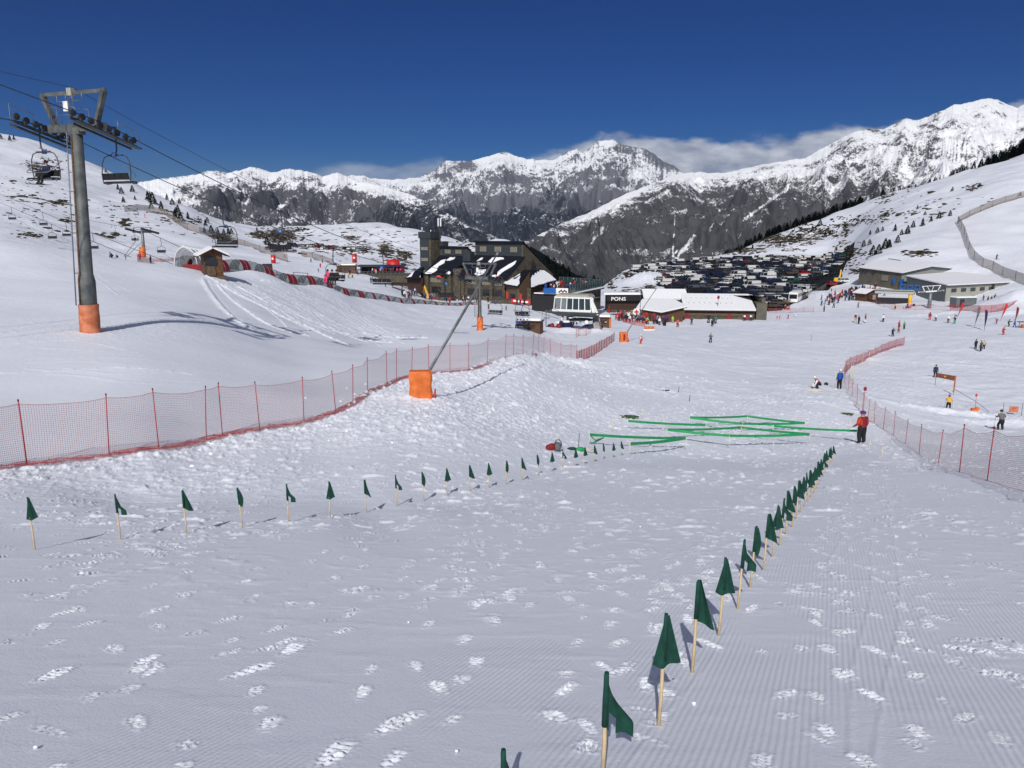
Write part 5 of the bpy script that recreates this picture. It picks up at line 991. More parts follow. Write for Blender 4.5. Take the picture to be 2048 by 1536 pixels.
b = MB(); b.add([(0.03, 10.2, zz(-12.9)), (0.03, 14.4, zz(-12.9)), (0.03, 12.0, zz(-8.3))], [(0, 1, 2)]); b.add([(.13, 10.2, zz(-12.9)), (.13, 14.4, zz(-12.9)), (.13, 12.0, zz(-8.3))], [(0, 1, 2)]); b.box((.1, 12.3, zz(-13)), (.2, 4.6, .2)); b.build('gable_window', M_['window_dark'], lodge)
b = MB(); tx = -31.3; b.box((tx, 6.8, 6), (4.0, 4.0, 2*(zz(-3.2)-6))); b.build('stair_tower', M_['stone'], lodge)
b = MB(); b.box((tx, 6.8, zz(-2.3)), (4.5, 4.6, 1.8)); b.box((tx-.3, 4.75, 9), (3.1, .12, 16)); tw = b.build('tower_cladding', M_['clap'], lodge)
for z in (zz(-6.0), zz(-9.0), zz(-12.4)): b = MB(); b.box((tx-.2, 4.66, z), (2.5, .1, .85)); b.build('tower_window', M_['window_curtain'], lodge)
b = MB(); b.cyl((tx+2.8, 8, 8), (tx+2.8, 8, zz(.2)), .16, n=8); b.box((tx+3.6, 8.6, 9), (1.2, 2.4, 12)); b.build('antenna_mast', M_['dark_steel'], lodge); b = MB()
for dx in (-.45, .45): b.box((tx+2.8+dx, 7.8, zz(1.2)), (.35, .22, 2.2))
b.cyl((tx-2.1, 6, zz(-1.4)), (tx-2.1, 6, zz(-.2)), .12, n=6); b.cyl((tx+1.8, 5.2, zz(-1.4)), (tx+1.8, 5.2, zz(-.9)), .14, n=6); b.build('antenna_panel', M_['white_paint'], lodge)
# left porch
b = MB(); b.slab([(-37, 5, 4.9), (-35.8, 1, 4.9), (-30.5, 1.0, 5.4), (-32.5, 6.2, 9.3)], .3, 0); b.build('porch_roof', M_['slate'], lodge)
b = MB(); b.slab([(-36.4, 4.2, 5.35), (-35.5, 1.5, 5.2), (-33.6, 1.4, 5.45), (-34.6, 4.0, 7.1)], .12); b.build('porch_snow', M_['roof_snow'], lodge)
b = MB(); b.box((-33.5, 4.2, 1.2), (5.5, 3.0, 7.4)); b.build('porch_wall', M_['wood_dark'], lodge)
# entrance pavilion in front of the right gable (its ridge points at the viewer)
pav = empty('entrance_pavilion', depth_at(1050, 190), R(-12), "entrance pavilion with two snow covered roof slopes before the lodge's gable", 'building'); PZ = pav.location.z
def pz(z): return z-PZ
c0 = pav.location.copy(); pav.rotation_euler = (0, 0, 0)
def wv(px, py, t): return pt(px, py, t)-c0
TL, TR, BR, BL = wv(1036, 538, 205), wv(1060, 540, 199), wv(1035, 573, 190), wv(1006, 568, 195)
b = MB(); b.slab([BL, BR, TR, TL], .25); rT, rB, lB = wv(1089, 540, 206), wv(1113, 561, 202), wv(1062, 575, 189); b.slab([lB, rB, rT, TR+Vector((.05, 0, 0))], .25); rf = b.build('roof', M_['slate'], pav)
def bil(q, u, v): return q[0].lerp(q[1], u).lerp(q[3].lerp(q[2], u), v)
b = MB(); Q = [BL, BR, TR, TL]; b.slab([bil(Q, u, v)+Z3*.16 for u, v in [(.02, .02), (.98, .02), (1.0, .16), (.80, .34), (.72, .52), (.60, .60), (.50, .72), (.42, .60), (.34, .44), (.10, .36), (.02, .14)]], .14)
b.build('left_snow', M_['roof_snow'], rf); b = MB(); Q = [lB, rB, rT, TR]; b.slab([bil(Q, u, v)+Z3*.16 for u, v in [(.0, .0), (.12, -.02), (.3, .03), (.48, .0), (.66, .04), (1, .02), (1, .55), (.9, .93), (.62, .94), (.52, .80), (.44, .86), (.36, .72), (.28, .78), (.20, .62), (.12, .66), (.02, .48)]], .14); b.build('right_snow', M_['roof_snow'], rf)
def wall4(b, A, C, top2, zb=-3.0): b.add([Vector((A.x, A.y, zb)), Vector((C.x, C.y, zb)), C, *top2, A], [tuple(range(4+len(top2)))])
b = MB(); e1 = BR+Vector((.1, .7, -.35)); e2 = lB+Vector((-.2, .7, -.3)); b.add([Vector((e1.x, e1.y, -3)), Vector((e2.x, e2.y, -3)), e2, TR+Vector((-.1, -.2, -.4)), e1], [(0, 1, 2, 3, 4)]); e0 = BL+Vector((.9, .5, -.35)); b.add([Vector((e0.x, e0.y, -3)), Vector((e1.x, e1.y, -3)), e1, e0], [(0, 1, 2, 3)]); b.add([Vector((e0.x, e0.y, -3)), Vector((e0.x, e0.y+8, -3)), Vector((e0.x, e0.y+8, e0.z)), e0], [(0, 1, 2, 3)]); b.build('wall', M_['wood_tan'], pav)
b = MB(); e3 = rB+Vector((-.9, .4, -.3)); b.add([Vector((e2.x, e2.y, -3)), Vector((e3.x, e3.y, -3)), e3, e2], [(0, 1, 2, 3)]); b.add([Vector((e3.x, e3.y, -3)), Vector((e3.x, e3.y+8, -3)), Vector((e3.x, e3.y+8, e3.z)), e3], [(0, 1, 2, 3)]); b.build('side_wall', M_['wood_brown'], pav)
b = MB(); sp_ = lB+Vector((-.5, .3, 0)); b.box((sp_.x, sp_.y, (sp_.z-3.0)/2), (.9, .9, sp_.z+2.6)); b.build('stone_pier', M_['stone'], pav)
m0 = e0.lerp(e1, .55); b = MB(); b.box((m0.x, m0.y-.12, 1.3), (2.4, .12, 2.4), rz=math.atan2((e1-e0).y, (e1-e0).x)); b.build('door', M_['window_dark'], pav)
for q in (e0.lerp(e1, .06), e1.lerp(e2, .25)): b = MB(); b.box((q.x, q.y-.3, 1.5), (.45, .2, 2.6)); b.build('red_panel', M_['red'], pav)
# ---------------- terrace building with glass railing
TBL = empty('terrace_building', depth_at(1141, 172), 0, "flat roofed building with a glass railed terrace full of people", 'building'); o3 = TBL.location.copy()
def wp(px, t, z): v = pt(px, 453, t); return Vector((v.x, v.y, z))-o3
TZ = -15.0
Lp, Cp, Rp_, Bp = wp(1070, 175, TZ), wp(1141, 172, TZ), wp(1212, 193, TZ), wp(1120, 206, TZ)
b = MB(); inn = [Lp+Vector((.4, .5, 0)), Cp+Vector((-.4, .8, 0)), Rp_+Vector((-.9, .2, 0)), Bp]; lo = [Vector((p.x, p.y, -3.5)) for p in inn]; hi = [Vector((p.x, p.y, p.z-.45)) for p in inn]
b.add(lo+hi, [(i, (i+1) % 4, 4+(i+1) % 4, 4+i) for i in range(4)]); b.build('wall', M_['olive'], TBL)
b = MB(); b.slab([Lp, Cp, Rp_, Bp], .42); b.build('roof_slab', M_['wood_dark'], TBL); b = MB()
for a, c in ((Lp, Cp), (Cp, Rp_)):
    d = (c-a).normalized(); nn = d.cross(Z3)*-.35; b.add([a+Z3*.16-nn*1.2, c+Z3*.16-nn*1.2, c+Z3*.16+nn, a+Z3*.16+nn, a-Z3*.05-nn*1.2, c-Z3*.05-nn*1.2, c-Z3*.1+nn, a-Z3*.1+nn], [(0, 1, 2, 3), (4, 5, 1, 0), (7, 6, 5, 4), (1, 5, 6, 2), (0, 3, 7, 4)])
b.build('edge_snow', M_['roof_snow'], TBL)
b = MB(); b.slab([Lp+Vector((1, 1, .06)), Cp+Vector((0, 1.2, .06)), Rp_+Vector((-1.5, 0, .06)), Bp+Vector((0, -.5, .06))], .05); b.build('terrace_floor', M_['wood_tan'], TBL)
for i, (f0, f1, z0, z1) in enumerate([(.13, .17, .9, 1.9), (.18, .22, .9, 1.9)]+[(.30+.075*k, .35+.075*k, .9, 2.1) for k in range(5)]+[(.72, .76, .8, 2.1), (.79, .83, .8, 2.1)]):
    a, c = inn[1].lerp(inn[2], f0), inn[1].lerp(inn[2], f1); nn = (inn[2]-inn[1]).normalized().cross(Z3)*.06; b = MB(); zt = TZ-o3.z-z0; zb = TZ-o3.z-z1
    P = [Vector((a.x, a.y, zb)), Vector((c.x, c.y, zb)), Vector((c.x, c.y, zt)), Vector((a.x, a.y, zt))]; b.add([p+nn for p in P]+[p for p in P], [(0, 1, 2, 3), (0, 4, 5, 1), (2, 6, 7, 3), (1, 5, 6, 2), (0, 3, 7, 4)]); b.build('window', M_['window_dark'], TBL)
a, c = inn[1].lerp(inn[2], .62), inn[1].lerp(inn[2], .72); nn = (inn[2]-inn[1]).normalized().cross(Z3)*.09; b = MB(); P = [Vector((q.x, q.y, z)) for q, z in ((a, .3), (c, .3), (c, 2.3), (a, 2.3))]; b.add([p+nn for p in P]+P, [(0, 1, 2, 3), (0, 4, 5, 1), (2, 6, 7, 3), (1, 5, 6, 2), (0, 3, 7, 4)]); b.build('piste_map_sign', M_['sign_blue'], TBL)
b = MB(); dL = (Cp-Lp).normalized(); b.box(Lp.lerp(Cp, .35)+Vector((0, .15, -2.2)), (7.0, .5, 3.5), rz=math.atan2(dL.y, dL.x)); b.build('dark_front', M_['black'], TBL)
def railing(par, a, c, h=1.25, n=None, glass='glass_rail', post='galv', name='glass_railing'):
    L = (c-a).length; n = n or max(2, int(L/1.6)); b = MB()
    for i in range(n): p0, p1 = a.lerp(c, (i+.04)/n), a.lerp(c, (i+.96)/n); d = (c-a).cross(Z3).normalized()*.02; P = [p0+Z3*.1, p1+Z3*.1, p1+Z3*h, p0+Z3*h]; b.add([p+d for p in P]+[p-d for p in P], [(0, 1, 2, 3), (7, 6, 5, 4), (3, 2, 6, 7)])
    o = b.build(name, M_[glass], par); b = MB()
    for i in range(n+1): b.cyl(a.lerp(c, i/n), a.lerp(c, i/n)+Z3*h*1.03, .045, n=6)
    b.bar(a+Z3*h, c+Z3*h, .06); b.build('rail_posts', M_[post], o); return o
railing(TBL, Cp+Vector((.1, .3, .1)), Rp_+Vector((-.3, .2, .1)), 1.9); railing(TBL, Rp_+Vector((-.3, .3, .1)), Bp+Vector((0, -.2, .1)), 1.7)
b = MB(); a, c = wp(1088, 173.2, TZ+.1), wp(1113, 172.6, TZ+.1); d_n = Vector((0, -.05, 0)); b.add([a, c, c+Z3*1.25, a+Z3*1.25, a+d_n, c+d_n, c+d_n+Z3*1.25, a+d_n+Z3*1.25], [(3, 2, 1, 0), (4, 5, 6, 7), (7, 6, 2, 3)]); b.build('blue_banner', M_['sign_blue'], TBL)
b = MB(); a, c = wp(1113.5, 172.6, TZ+.1), wp(1138, 172.0, TZ+.1); b.add([a, c, c+Z3*1.25, a+Z3*1.25, a+d_n, c+d_n, c+d_n+Z3*1.25, a+d_n+Z3*1.25], [(3, 2, 1, 0), (4, 5, 6, 7), (7, 6, 2, 3)])
for k in range(5): b.ball(a.lerp(c, .3+.14*k)+Vector((0, -.07, .45+.25*(k % 2))), .22, 1+(k % 2), 8, 5, (1.3, .15, 1))
b.build('white_banner', [M_['white_paint'], M_['red_dark'], M_['dark_steel']], TBL)
# ramp and low stone wall left of it
b = MB(); q = at(1052, 607, 150); b.slab([(-9, 0, 0.9), (3, -3, 1.3), (4, 6, 2.4), (-8, 10, 1.8)], 2.5); tag(b.build('stone_ramp', M_['stone'], None, q), "low stone ramp in front of the entrance pavilion", 'ramp')
for px, py, w1, c in [(1029, 590, 1.6, 'red'), (1045, 588, 1.4, 'red'), (1053, 587, 1.6, 'red'), (1037, 589, .9, 'teal')]:
    q = depth_at(px, 172); q.z += 1.9; b = MB(); b.box((0, 0, .5), (w1, .08, 1.0)); b.box((0, -.05, .5), (w1*.4, .03, .4), 1); tag(b.build('rail_banner', [CL[c], M_['white_paint']], None, q), f"{c} banner on the ramp below the pavilion, at {'left' if px == 1029 else 'right' if px == 1053 else 'centre'}", 'banner')
# ---------------- lift bottom station
SB = at(1148, 664, 112); stn = empty('lift_station', SB, R(-20), "white roofed chairlift station cabin on a snow covered dark base", 'lift station'); S0 = SB.z
CB0, CB1 = -11.6-S0, -14.0-S0                     # top and bottom of the cabin, local
b = MB(); b.box((0, .2, CB0), (6.2, 3.6, .30), taper=.93); b.box((0, .2, CB0+.22), (5.6, 3.0, .18)); b.build('cabin_roof', M_['cream'], stn)
b = MB(); hh = CB0-CB1
for x in (-3.0, -1.85, -.85, .15, 1.15, 2.15, 3.15): b.bar((x*1.06, -1.75, CB1), (x, -1.55, CB0), .14)
b.box((0, -1.72, CB1+.05), (6.8, .22, .38)); b.box((0, -1.56, CB0-.2), (6.1, .16, .22)); b.add([(3.1, -1.6, CB0-.1), (4.9, 1.4, CB0-.1), (5.4, 1.6, CB1-.2), (3.6, -1.8, CB1-.2), (3.6, -1.4, CB0-.1), (4.1, -1.6, CB1-.2)], [(0, 3, 5, 4), (0, 4, 1), (3, 2, 5)])
b.bar((3.2, -1.6, CB0), (4.6, -1.7, CB1-.5), .35, .3); b.build('cabin_frame', M_['white_paint'], stn)
for i in range(6):
    x = -2.45+i*1.0; b = MB(); b.add([(x-.43, -1.70, CB1+.28), (x+.43, -1.70, CB1+.28), (x+.40, -1.52, CB0-.34), (x-.40, -1.52, CB0-.34)], [(0, 1, 2, 3)]); b.add([(x-.43, -1.55, CB1+.28), (x+.43, -1.55, CB1+.28), (x+.40, -1.40, CB0-.34), (x-.40, -1.40, CB0-.34)], [(3, 2, 1, 0)]); o = b.build('window', M_['glass_cab'] if i > 1 else M_['clear_panel'], stn)
b = MB(); b.box((0, .4, (CB0+CB1)/2), (6.2, 2.4, hh-.6)); b.build('cabin_interior', M_['dark_steel'], stn)
b = MB(); b.add([(-4.4, -2.2, CB1-.15), (5.2, -2.2, CB1-.15), (5.2, 3.0, CB1-.15), (-4.4, 3.0, CB1-.15), (-2.6, -.8, CB1-1.05), (3.6, -.8, CB1-1.05), (3.6, 2.4, CB1-1.05), (-2.6, 2.4, CB1-1.05)], [(0, 1, 2, 3), (7, 6, 5, 4), (0, 4, 5, 1), (1, 5, 6, 2), (2, 6, 7, 3), (3, 7, 4, 0)]); b.build('drive_hull', M_['panel_grey'], stn)
b = MB(); b.box((-1.4, 2, -0.2), (.8, 1.2, 7)); b.box((3.3, 2.2, -.2), (.9, 1.2, 7)); b.build('pillar', M_['concrete'], stn)
b = MB(); b.cyl((1.0, .6, CB1-1.75), (1.0, .6, CB1-1.6), 2.1, n=28); b.cyl((1.0, .6, CB1-1.9), (1.0, .6, CB1-1.4), .4, n=12); b.build('bullwheel', M_['dark_steel'], stn)
b = MB(); b.ball((2.6, -1.6, 1.95), .36, 0, 14, 8, (1, .35, 1)); b.build('round_mirror', M_['white_paint'], stn)
b = MB(); b.add([(-3.6, -2.4, -.6), (-.8, -3.4, -.6), (.2, -.4, -.6), (-1.6, 1.5, -.6), (-2.6, -1.4, 1.5), (-1.2, -2.2, 1.7), (-.3, -.3, 1.8), (-1.4, .8, 1.6)], [(4, 5, 6, 7), (0, 1, 5, 4), (1, 2, 6, 5), (2, 3, 7, 6), (3, 0, 4, 7)]); b.add([(1.2, -2.0, -.6), (4.9, -1.0, -.6), (4.9, 2, -.6), (1.4, 1.5, -.6), (1.8, -1.2, 1.3), (4.2, -.5, 1.6), (4.2, 1.5, 1.5), (1.9, 1, 1.3)], [(4, 5, 6, 7), (0, 1, 5, 4), (1, 2, 6, 5), (2, 3, 7, 6), (3, 0, 4, 7)])
b.build('covered_machinery', CL['navy'], stn); b = MB()
for c_, r_ in (((-2.2, -1.2, 1.65), .8), ((-1.2, -1.0, 1.85), .7), ((-.5, .0, 1.9), .6), ((1.0, -1.2, 2.0), .35), ((2.0, -1.2, 1.6), .3), ((-.2, -1.6, CB1-1.2), .3)): b.ball(c_, r_, 0, 10, 6, (1.2, 1, .35))
b.build('lying_snow', M_['roof_snow'], stn)
b = MB(); b.add([(4.4, -2.6, -.8), (5.6, -2.3, -.8), (5.2, 0, -.8), (4.2, -.2, -.8), (3.9, -2.2, 2.0), (4.8, -2.0, 2.0), (4.6, .2, 2.0), (3.8, 0, 2.0)], [(4, 5, 6, 7), (0, 1, 5, 4), (1, 2, 6, 5), (2, 3, 7, 6), (3, 0, 4, 7)]); b.build('concrete_buttress', M_['concrete'], stn)
b = MB()
for p0, p1 in (((-2.5, -5.6, .12), (-1.2, -3.0, .3)), ((-1.2, -5.9, .12), (-.2, -3.0, .3)), ((.2, -6.2, .1), (1.6, -3, .3))): b.bar(p0, p1, .5, .1)
b.box((-.5, -4.2, .0), (4.5, 2.6, .2)); b.build('loading_deck', M_['wood_tan'], stn)
b = MB(); b.cyl((-4.6, -1.5, -.5), (-4.6, -1.5, 3.8), .09, n=6); b.box((-4.6, -1.5, 2.4), (1.2, .6, .1)); b.bar((-5.2, -1.8, 2.4), (-5.2, -1.8, 3.6), .05); b.bar((-4.0, -1.8, 2.4), (-4.0, -1.8, 3.6), .05); b.bar((-5.2, -1.8, 3.5), (-4.0, -1.8, 3.5), .05); b.build('service_ladder', M_['galv'], stn)
q = at(1108, 663, 110); b = MB()
for k in range(12): b.ball((rng.uniform(-1.3, 1.3), rng.uniform(-.5, .5), rng.uniform(.2, 1.4)), rng.uniform(.3, .5), 0 if k % 4 else 1, 7, 5)
tag(b.build('tarp_heap', [CL['navy'], M_['red_dark']], None, q), "dark covered heap between the brown shed and the lift station", 'heap')
# ---------------- small huts
def hut(px, py, tmin, w, d, h, rz, label, roof='flat', wall='wood_brown', roofh=1.0, name='wooden_hut', over=.35, extras=True, tfix=None):
    q = at(px, py, tmin) if tfix is None else depth_at(px, tfix); r = empty(name, q, rz, label, 'hut'); b = MB(); b.box((0, 0, h/2-.4), (w, d, h+.8))
    if roof == 'gable': b.add([(-w/2, -d/2, h), (w/2, -d/2, h), (0, -d/2, h+roofh), (-w/2, d/2, h), (w/2, d/2, h), (0, d/2, h+roofh)], [(0, 1, 2), (5, 4, 3)])
    for k in range(int(h/.28)): b.box((0, 0, .2+k*.28), (w+.03, d+.03, .03))
    b.build('wall', M_[wall], r); b = MB(); s = MB()
    if roof == 'flat': b.box((0, 0, h+.12), (w+over, d+over, .24)); s.box((0, 0, h+.40), (w+over*.9, d+over*.9, .32), taper=.95)
    else:
        for sg in (-1, 1):
            e = [(sg*(w/2+over), -d/2-over, h-over*roofh/(w/2)), (sg*(w/2+over), d/2+over, h-over*roofh/(w/2)), (0, d/2+over, h+roofh), (0, -d/2-over, h+roofh)]
            if sg > 0: e = e[::-1]
            e = [Vector(v)+Z3*.14 for v in e][::-1]; b.slab(e, .12); s.slab([v.lerp(sum(e, Vector())/4, .03)+Z3*.2 for v in e], .19)
    rf = b.build('roof', M_['wood_dark'], r)
    if roof == 'flat': s.build('roof_snow', M_['roof_snow'], rf)
    else:
        for k in (0, 1): MB().add(s.v[k*8:k*8+8], [tuple(i-k*8 for i in f) for f in s.f[k*6:k*6+6]]).build('roof_snow', M_['roof_snow'], rf)
    if extras: b = MB(); b.box((w*.05, -d/2-.04, h*.62), (w*.32, .08, h*.3)); b.build('window', M_['window_dark'], r); b = MB(); b.box((-w*.3, -d/2-.03, h*.42), (w*.2, .06, h*.8)); b.build('door', M_['wood_dark'], r)
    return r
h1 = hut(1066, 665, 90, 2.7, 2.4, 1.75, R(-14), "brown wooden shed with flat snowy roof beside the lift station")
h2 = hut(1209, 655, 90, 1.75, 1.9, 1.85, R(-8), "small brown ticket hut with thick snow on its roof right of the station")
b = MB(); b.box((1.1, -.5, .9), (.28, .5, 2.0)); b.build('orange_padding', M_['pad_orange'], h2); b = MB(); b.box((.2, -1.02, 1.15), (.35, .04, .12)); b.build('notice', M_['white_paint'], h2)
h3 = hut(436, 548, 80, 2.2, 2.6, 2.7, R(28), "brown wooden operator hut with overhanging roof beside the covered conveyor", 'gable', 'wood_brown', .55, over=.75, tfix=96)
b = MB(); b.box((-.3, -1.36, 1.9), (1.2, .1, 1.0)); b.build('front_window', M_['window_dark'], h3); b = MB(); b.box((-.3, -1.38, .7), (1.0, .1, 1.1)); b.build('shutter', M_['wood_tan'], h3); b = MB(); b.box((.7, -1.4, -.3), (1.2, .7, .7)); b.build('step', M_['wood_tan'], h3)
h4 = hut(1732, 602, 150, 4.6, 3.8, 2.3, R(22), "brown wooden kiosk with snowy pitched roof by the right hand queue", 'gable', 'wood_brown', .9, over=.6)
b = MB(); b.box((.8, -1.98, 1.2), (1.1, .1, 1.3)); b.build('hatch', M_['concrete'], h4)
# ---------------- first aid building, shop fascia and the long store
def building(px0, t0, label, rz, W, D, zt, ridge, wall, snow=True, name='building', eav=.5, th=.35, hz=None, cat='building'):
    """gable roofed; origin front left corner; ridge along X at mid depth"""
    q = depth_at(px0, t0); r = empty(name, q, rz, label, cat); z1 = zt-q.z; zr = ridge-q.z; b = MB()
    gable_mass(b, 0, W, [(0, -3), (0, z1), (D/2, zr), (D, z1), (D, -3)]); b.build('wall', M_[wall], r); b = MB(); s = MB()
    for p0, p1 in (((0, z1), (D/2, zr)), ((D, z1), (D/2, zr))):
        dy = p1[0]-p0[0]; k = eav/abs(dy); pe = (p0[0]-dy*k, p0[1]-(p1[1]-p0[1])*k)
        if p1[0] > p0[0]: sheet(b, -eav, W+eav, pe, p1, .16); sheet(s, -eav*.95, W+eav*.95, (pe[0], pe[1]+.17), (p1[0], p1[1]+.17), th)
        else: sheet(b, -eav, W+eav, p1, pe, .16); sheet(s, -eav*.95, W+eav*.95, (p1[0], p1[1]+.17), (pe[0], pe[1]+.17), th)
    rf = b.build('roof', M_['wood_dark'], r); h_ = len(s.v)//2; a_, c_ = MB(), MB(); a_.add(s.v[:h_], s.f[:6]); c_.add(s.v[h_:], [tuple(i-h_ for i in f) for f in s.f[6:]]); a_.build('roof_snow', M_['roof_snow'], rf); c_.build('roof_snow', M_['roof_snow'], rf); return r, z1
A1, z1 = building(1288, 186, "olive walled building with snowy roof behind the first aid hut", R(-4), 9.5, 9.5, -17.0, -15.3, 'olive')
fa = empty('first_aid_hut', depth_at(1276, 172), R(-6), "dark wooden first aid hut with snowy roof and round red cross sign", 'building'); fz = fa.location.z
b = MB(); b.prism([(0, 0), (4.6, -2.6), (9.6, .4), (9.4, 6), (0, 6)], -2, -17.9-fz); b.build('wall', M_['wood_brown'], fa)
b = MB(); q_ = [(-.6, .2, -17.9-fz), (4.6, -3.4, -18.3-fz), (10.4, .2, -17.4-fz), (8, 6.6, -16.5-fz), (1, 6.6, -16.6-fz)]; b.slab([Vector(v)+Z3*.12 for v in q_], .14); rf = b.build('roof', M_['wood_dark'], fa); b = MB(); b.slab([Vector(v)+Z3*.45 for v in q_], .32); b.build('roof_snow', M_['roof_snow'], rf)
b = MB(); b.cyl((-.6, -.55, 1.9), (-.6, -.65, 1.9), .78, n=24); b.box((-.6, -.68, 1.9), (.95, .06, .3), 1); b.box((-.6, -.70, 1.9), (.3, .06, .95), 1); b.build('cross_sign', [M_['white_paint'], M_['red']], fa)
for x, y in ((1.6, -1.0), (3.2, -1.9)): b = MB(); b.box((x, y-.08, 1.4), (.5, .1, .9), rz=-.5); b.build('red_notice', M_['red'], fa)
shop = empty('ski_shop', depth_at(1213, 194), R(0), "low shop with black fascia lettered in white under a snowy roof", 'building'); sz_ = shop.location.z
b = MB(); b.box((5, 2.5, (-17.0-sz_)/2-1), (10, 5, -17.0-sz_+2)); b.build('wall', M_['wood_dark'], shop); b = MB(); b.box((5, -.5, -17.2-sz_), (10.6, 1.0, 1.5)); b.build('fascia', M_['black'], shop); b = MB(); b.box((4.6, .4, -16.2-sz_), (11.6, 3.2, .45), taper=.95); b.build('roof_snow', M_['roof_snow'], shop)
tx_ = bpy.data.curves.new('lettering', 'FONT'); tx_.body = "PONS"; tx_.size = 1.5; tx_.extrude = .02; tx_.align_x = 'LEFT'; tx_.offset = .03
to = bpy.data.objects.new('tmp', tx_); link(to); dg = bpy.context.evaluated_depsgraph_get(); tm = bpy.data.meshes.new_from_object(to.evaluated_get(dg)); bpy.data.objects.remove(to); tm.materials.clear(); tm.materials.append(M_['white_paint'])
o = bpy.data.objects.new('lettering', tm); link(o); o.parent = shop; o.location = (.7, -1.05, -17.85-sz_); o.rotation_euler = (R(90), 0, 0); o.scale = (.95, .8, 1)
b = MB(); dk = depth_at(1232, 183); b.box((4.5, .2, 1.2), (12, 3.0, .3)); b.build
tag(b.build('raised_deck', M_['wood_tan'], None, dk), "raised timber deck in front of the lettered shop", 'deck')
rl = empty('deck_railing', dk, 0, "dark timber railing along the raised deck before the shop", 'railing'); b = MB()
for k in range(9): b.box((-1.3+k*1.4, -1.25, 1.9), (.12, .12, 1.2))
b.build('posts', M_['wood_dark'], rl); b = MB()
for z in (1.6, 2.0, 2.45): b.box((4.3, -1.32, z), (11.5, .05, .1))
b.build('rails', M_['wood_dark'], rl)
B1 = empty('stone_store', depth_at(1364, 178), R(-7), "long low stone building with a broad snow covered roof", 'building'); bz = B1.location.z
W = 15.8; b = MB(); gable_mass(b, 0, W, [(0, -3), (0, -18.6-bz), (10, -16.2-bz), (10, -3)]); b.build('wall', M_['stone'], B1)
b = MB(); sheet(b, -.2, W+.3, (-.9, -18.75-bz), (10, -16.1-bz), .16); rf = b.build('roof', M_['wood_dark'], B1); b = MB(); sheet(b, .0, W+.1, (-.8, -18.55-bz), (9.8, -15.93-bz), .32); b.build('roof_snow', M_['roof_snow'], rf)
b = MB()
for k in range(9): b.box((1.4+k*1.2, 3.0, -17.25-bz), (.14, .12, .22)); b.box((1.0+k*1.2, 6.3, -16.45-bz), (.14, .12, .22))
b.build('snow_guard', M_['dark_steel'], rf)
b = MB(); b.box((W/2, -.1, -19.5-bz), (W-.4, .15, .7)); b.build('plank_fascia', M_['wood_tan'], B1)
b = MB()
for x in (.9, 10.2, 13.8): b.box((x, -.12, .6), (.9, .15, 1.2))
b.build('door', M_['red_dark'], B1)
b = MB(); b.prism([(10.6, 10.3), (18.4, 8.2), (18.2, 1.2), (17.4, 1.2), (16.6, 9.9)], -3, -15.9-bz); b.prism([(16.2, .3), (18.5, .3), (18.5, 8), (16.2, 8)], -3, -16.9-bz); b.build('rear_wall', M_['olive'], B1)
b = MB(); b.box((-2.6, .6, .4), (5.4, 5, 3.0)); b.build('side_wall', M_['stone'], B1)
# ---------------- right hand buildings
C1 = empty('ski_school_building', depth_at(1719, 250), 0, "brown and grey hall with snowy pitched roof at the foot of the right slope", 'building'); c0 = C1.location.copy()
def wq(px, py, t): return pt(px, py, t)-c0
A_, B_, Cc, Dd, Ee = wq(1719, 536, 250), wq(1804, 547, 233), wq(1864, 534, 244), wq(1776, 520.5, 272), wq(1940, 541, 260)
def dn(v, z=-5): return Vector((v.x, v.y, z))
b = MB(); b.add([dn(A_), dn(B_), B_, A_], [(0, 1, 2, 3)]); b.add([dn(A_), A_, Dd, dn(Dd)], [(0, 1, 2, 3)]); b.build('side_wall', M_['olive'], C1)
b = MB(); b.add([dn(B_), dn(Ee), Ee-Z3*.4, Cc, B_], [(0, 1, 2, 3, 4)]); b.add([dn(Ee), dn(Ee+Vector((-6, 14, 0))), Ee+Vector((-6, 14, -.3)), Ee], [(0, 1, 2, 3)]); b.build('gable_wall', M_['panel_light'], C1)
b = MB(); b.slab([A_+Vector((-.5, -.3, .1)), B_+Vector((-.2, -.8, .1)), Cc+Vector((.1, -.8, .15)), Dd+Vector((0, 0, .15))], .2); b.slab([Cc+Vector((.1, -.8, .15)), Ee+Vector((.5, -.6, .0)), Ee+Vector((-5, 12, 0)), Dd+Vector((0, 0, .15))], .2); rf = b.build('roof', M_['dark_steel'], C1)
b = MB(); b.slab([A_+Vector((-.4, -.2, .45)), B_+Vector((-.2, -.7, .45)), Cc+Vector((-.3, -.7, .5)), Dd+Vector((-.5, 0, .5))], .33); b.build('roof_snow', M_['roof_snow'], rf)
b = MB(); b.bar(Dd+Z3*.45, Ee+Vector((.4, 2, .3)), .7, .35); b.build('ridge_cap', CL['navy'], rf)
for f in (.07, .16, .34): 
    p = A_.lerp(B_, f); b = MB(); b.box(p+Vector((0, -.12, -1.1)), (.85, .3, .75), rz=math.atan2(B_.y-A_.y, B_.x-A_.x)); b.build('window', M_['window_dark'], C1)
p = A_.lerp(B_, .62); b = MB(); b.box(p+Vector((0, -.2, -2.0)), (2.6, .3, 1.7), rz=math.atan2(B_.y-A_.y, B_.x-A_.x)); b.build('glazed_front', M_['window_curtain'], C1)
p = B_.lerp(Ee, .62); b = MB(); b.box(p+Vector((0, -.1, -.75)), (3.0, .3, .6), rz=math.atan2(Ee.y-B_.y, Ee.x-B_.x)); b.build('vent_window', M_['dark_steel'], C1)
for k, (f, dz) in enumerate(((.84, -2.4), (1.0, -2.4))): p = A_.lerp(B_, f); b = MB(); b.box(p+Vector((0, -.35, dz)), (1.1, .3, 1.5), rz=.2); b.build('blue_door', M_['sign_blue'], C1)
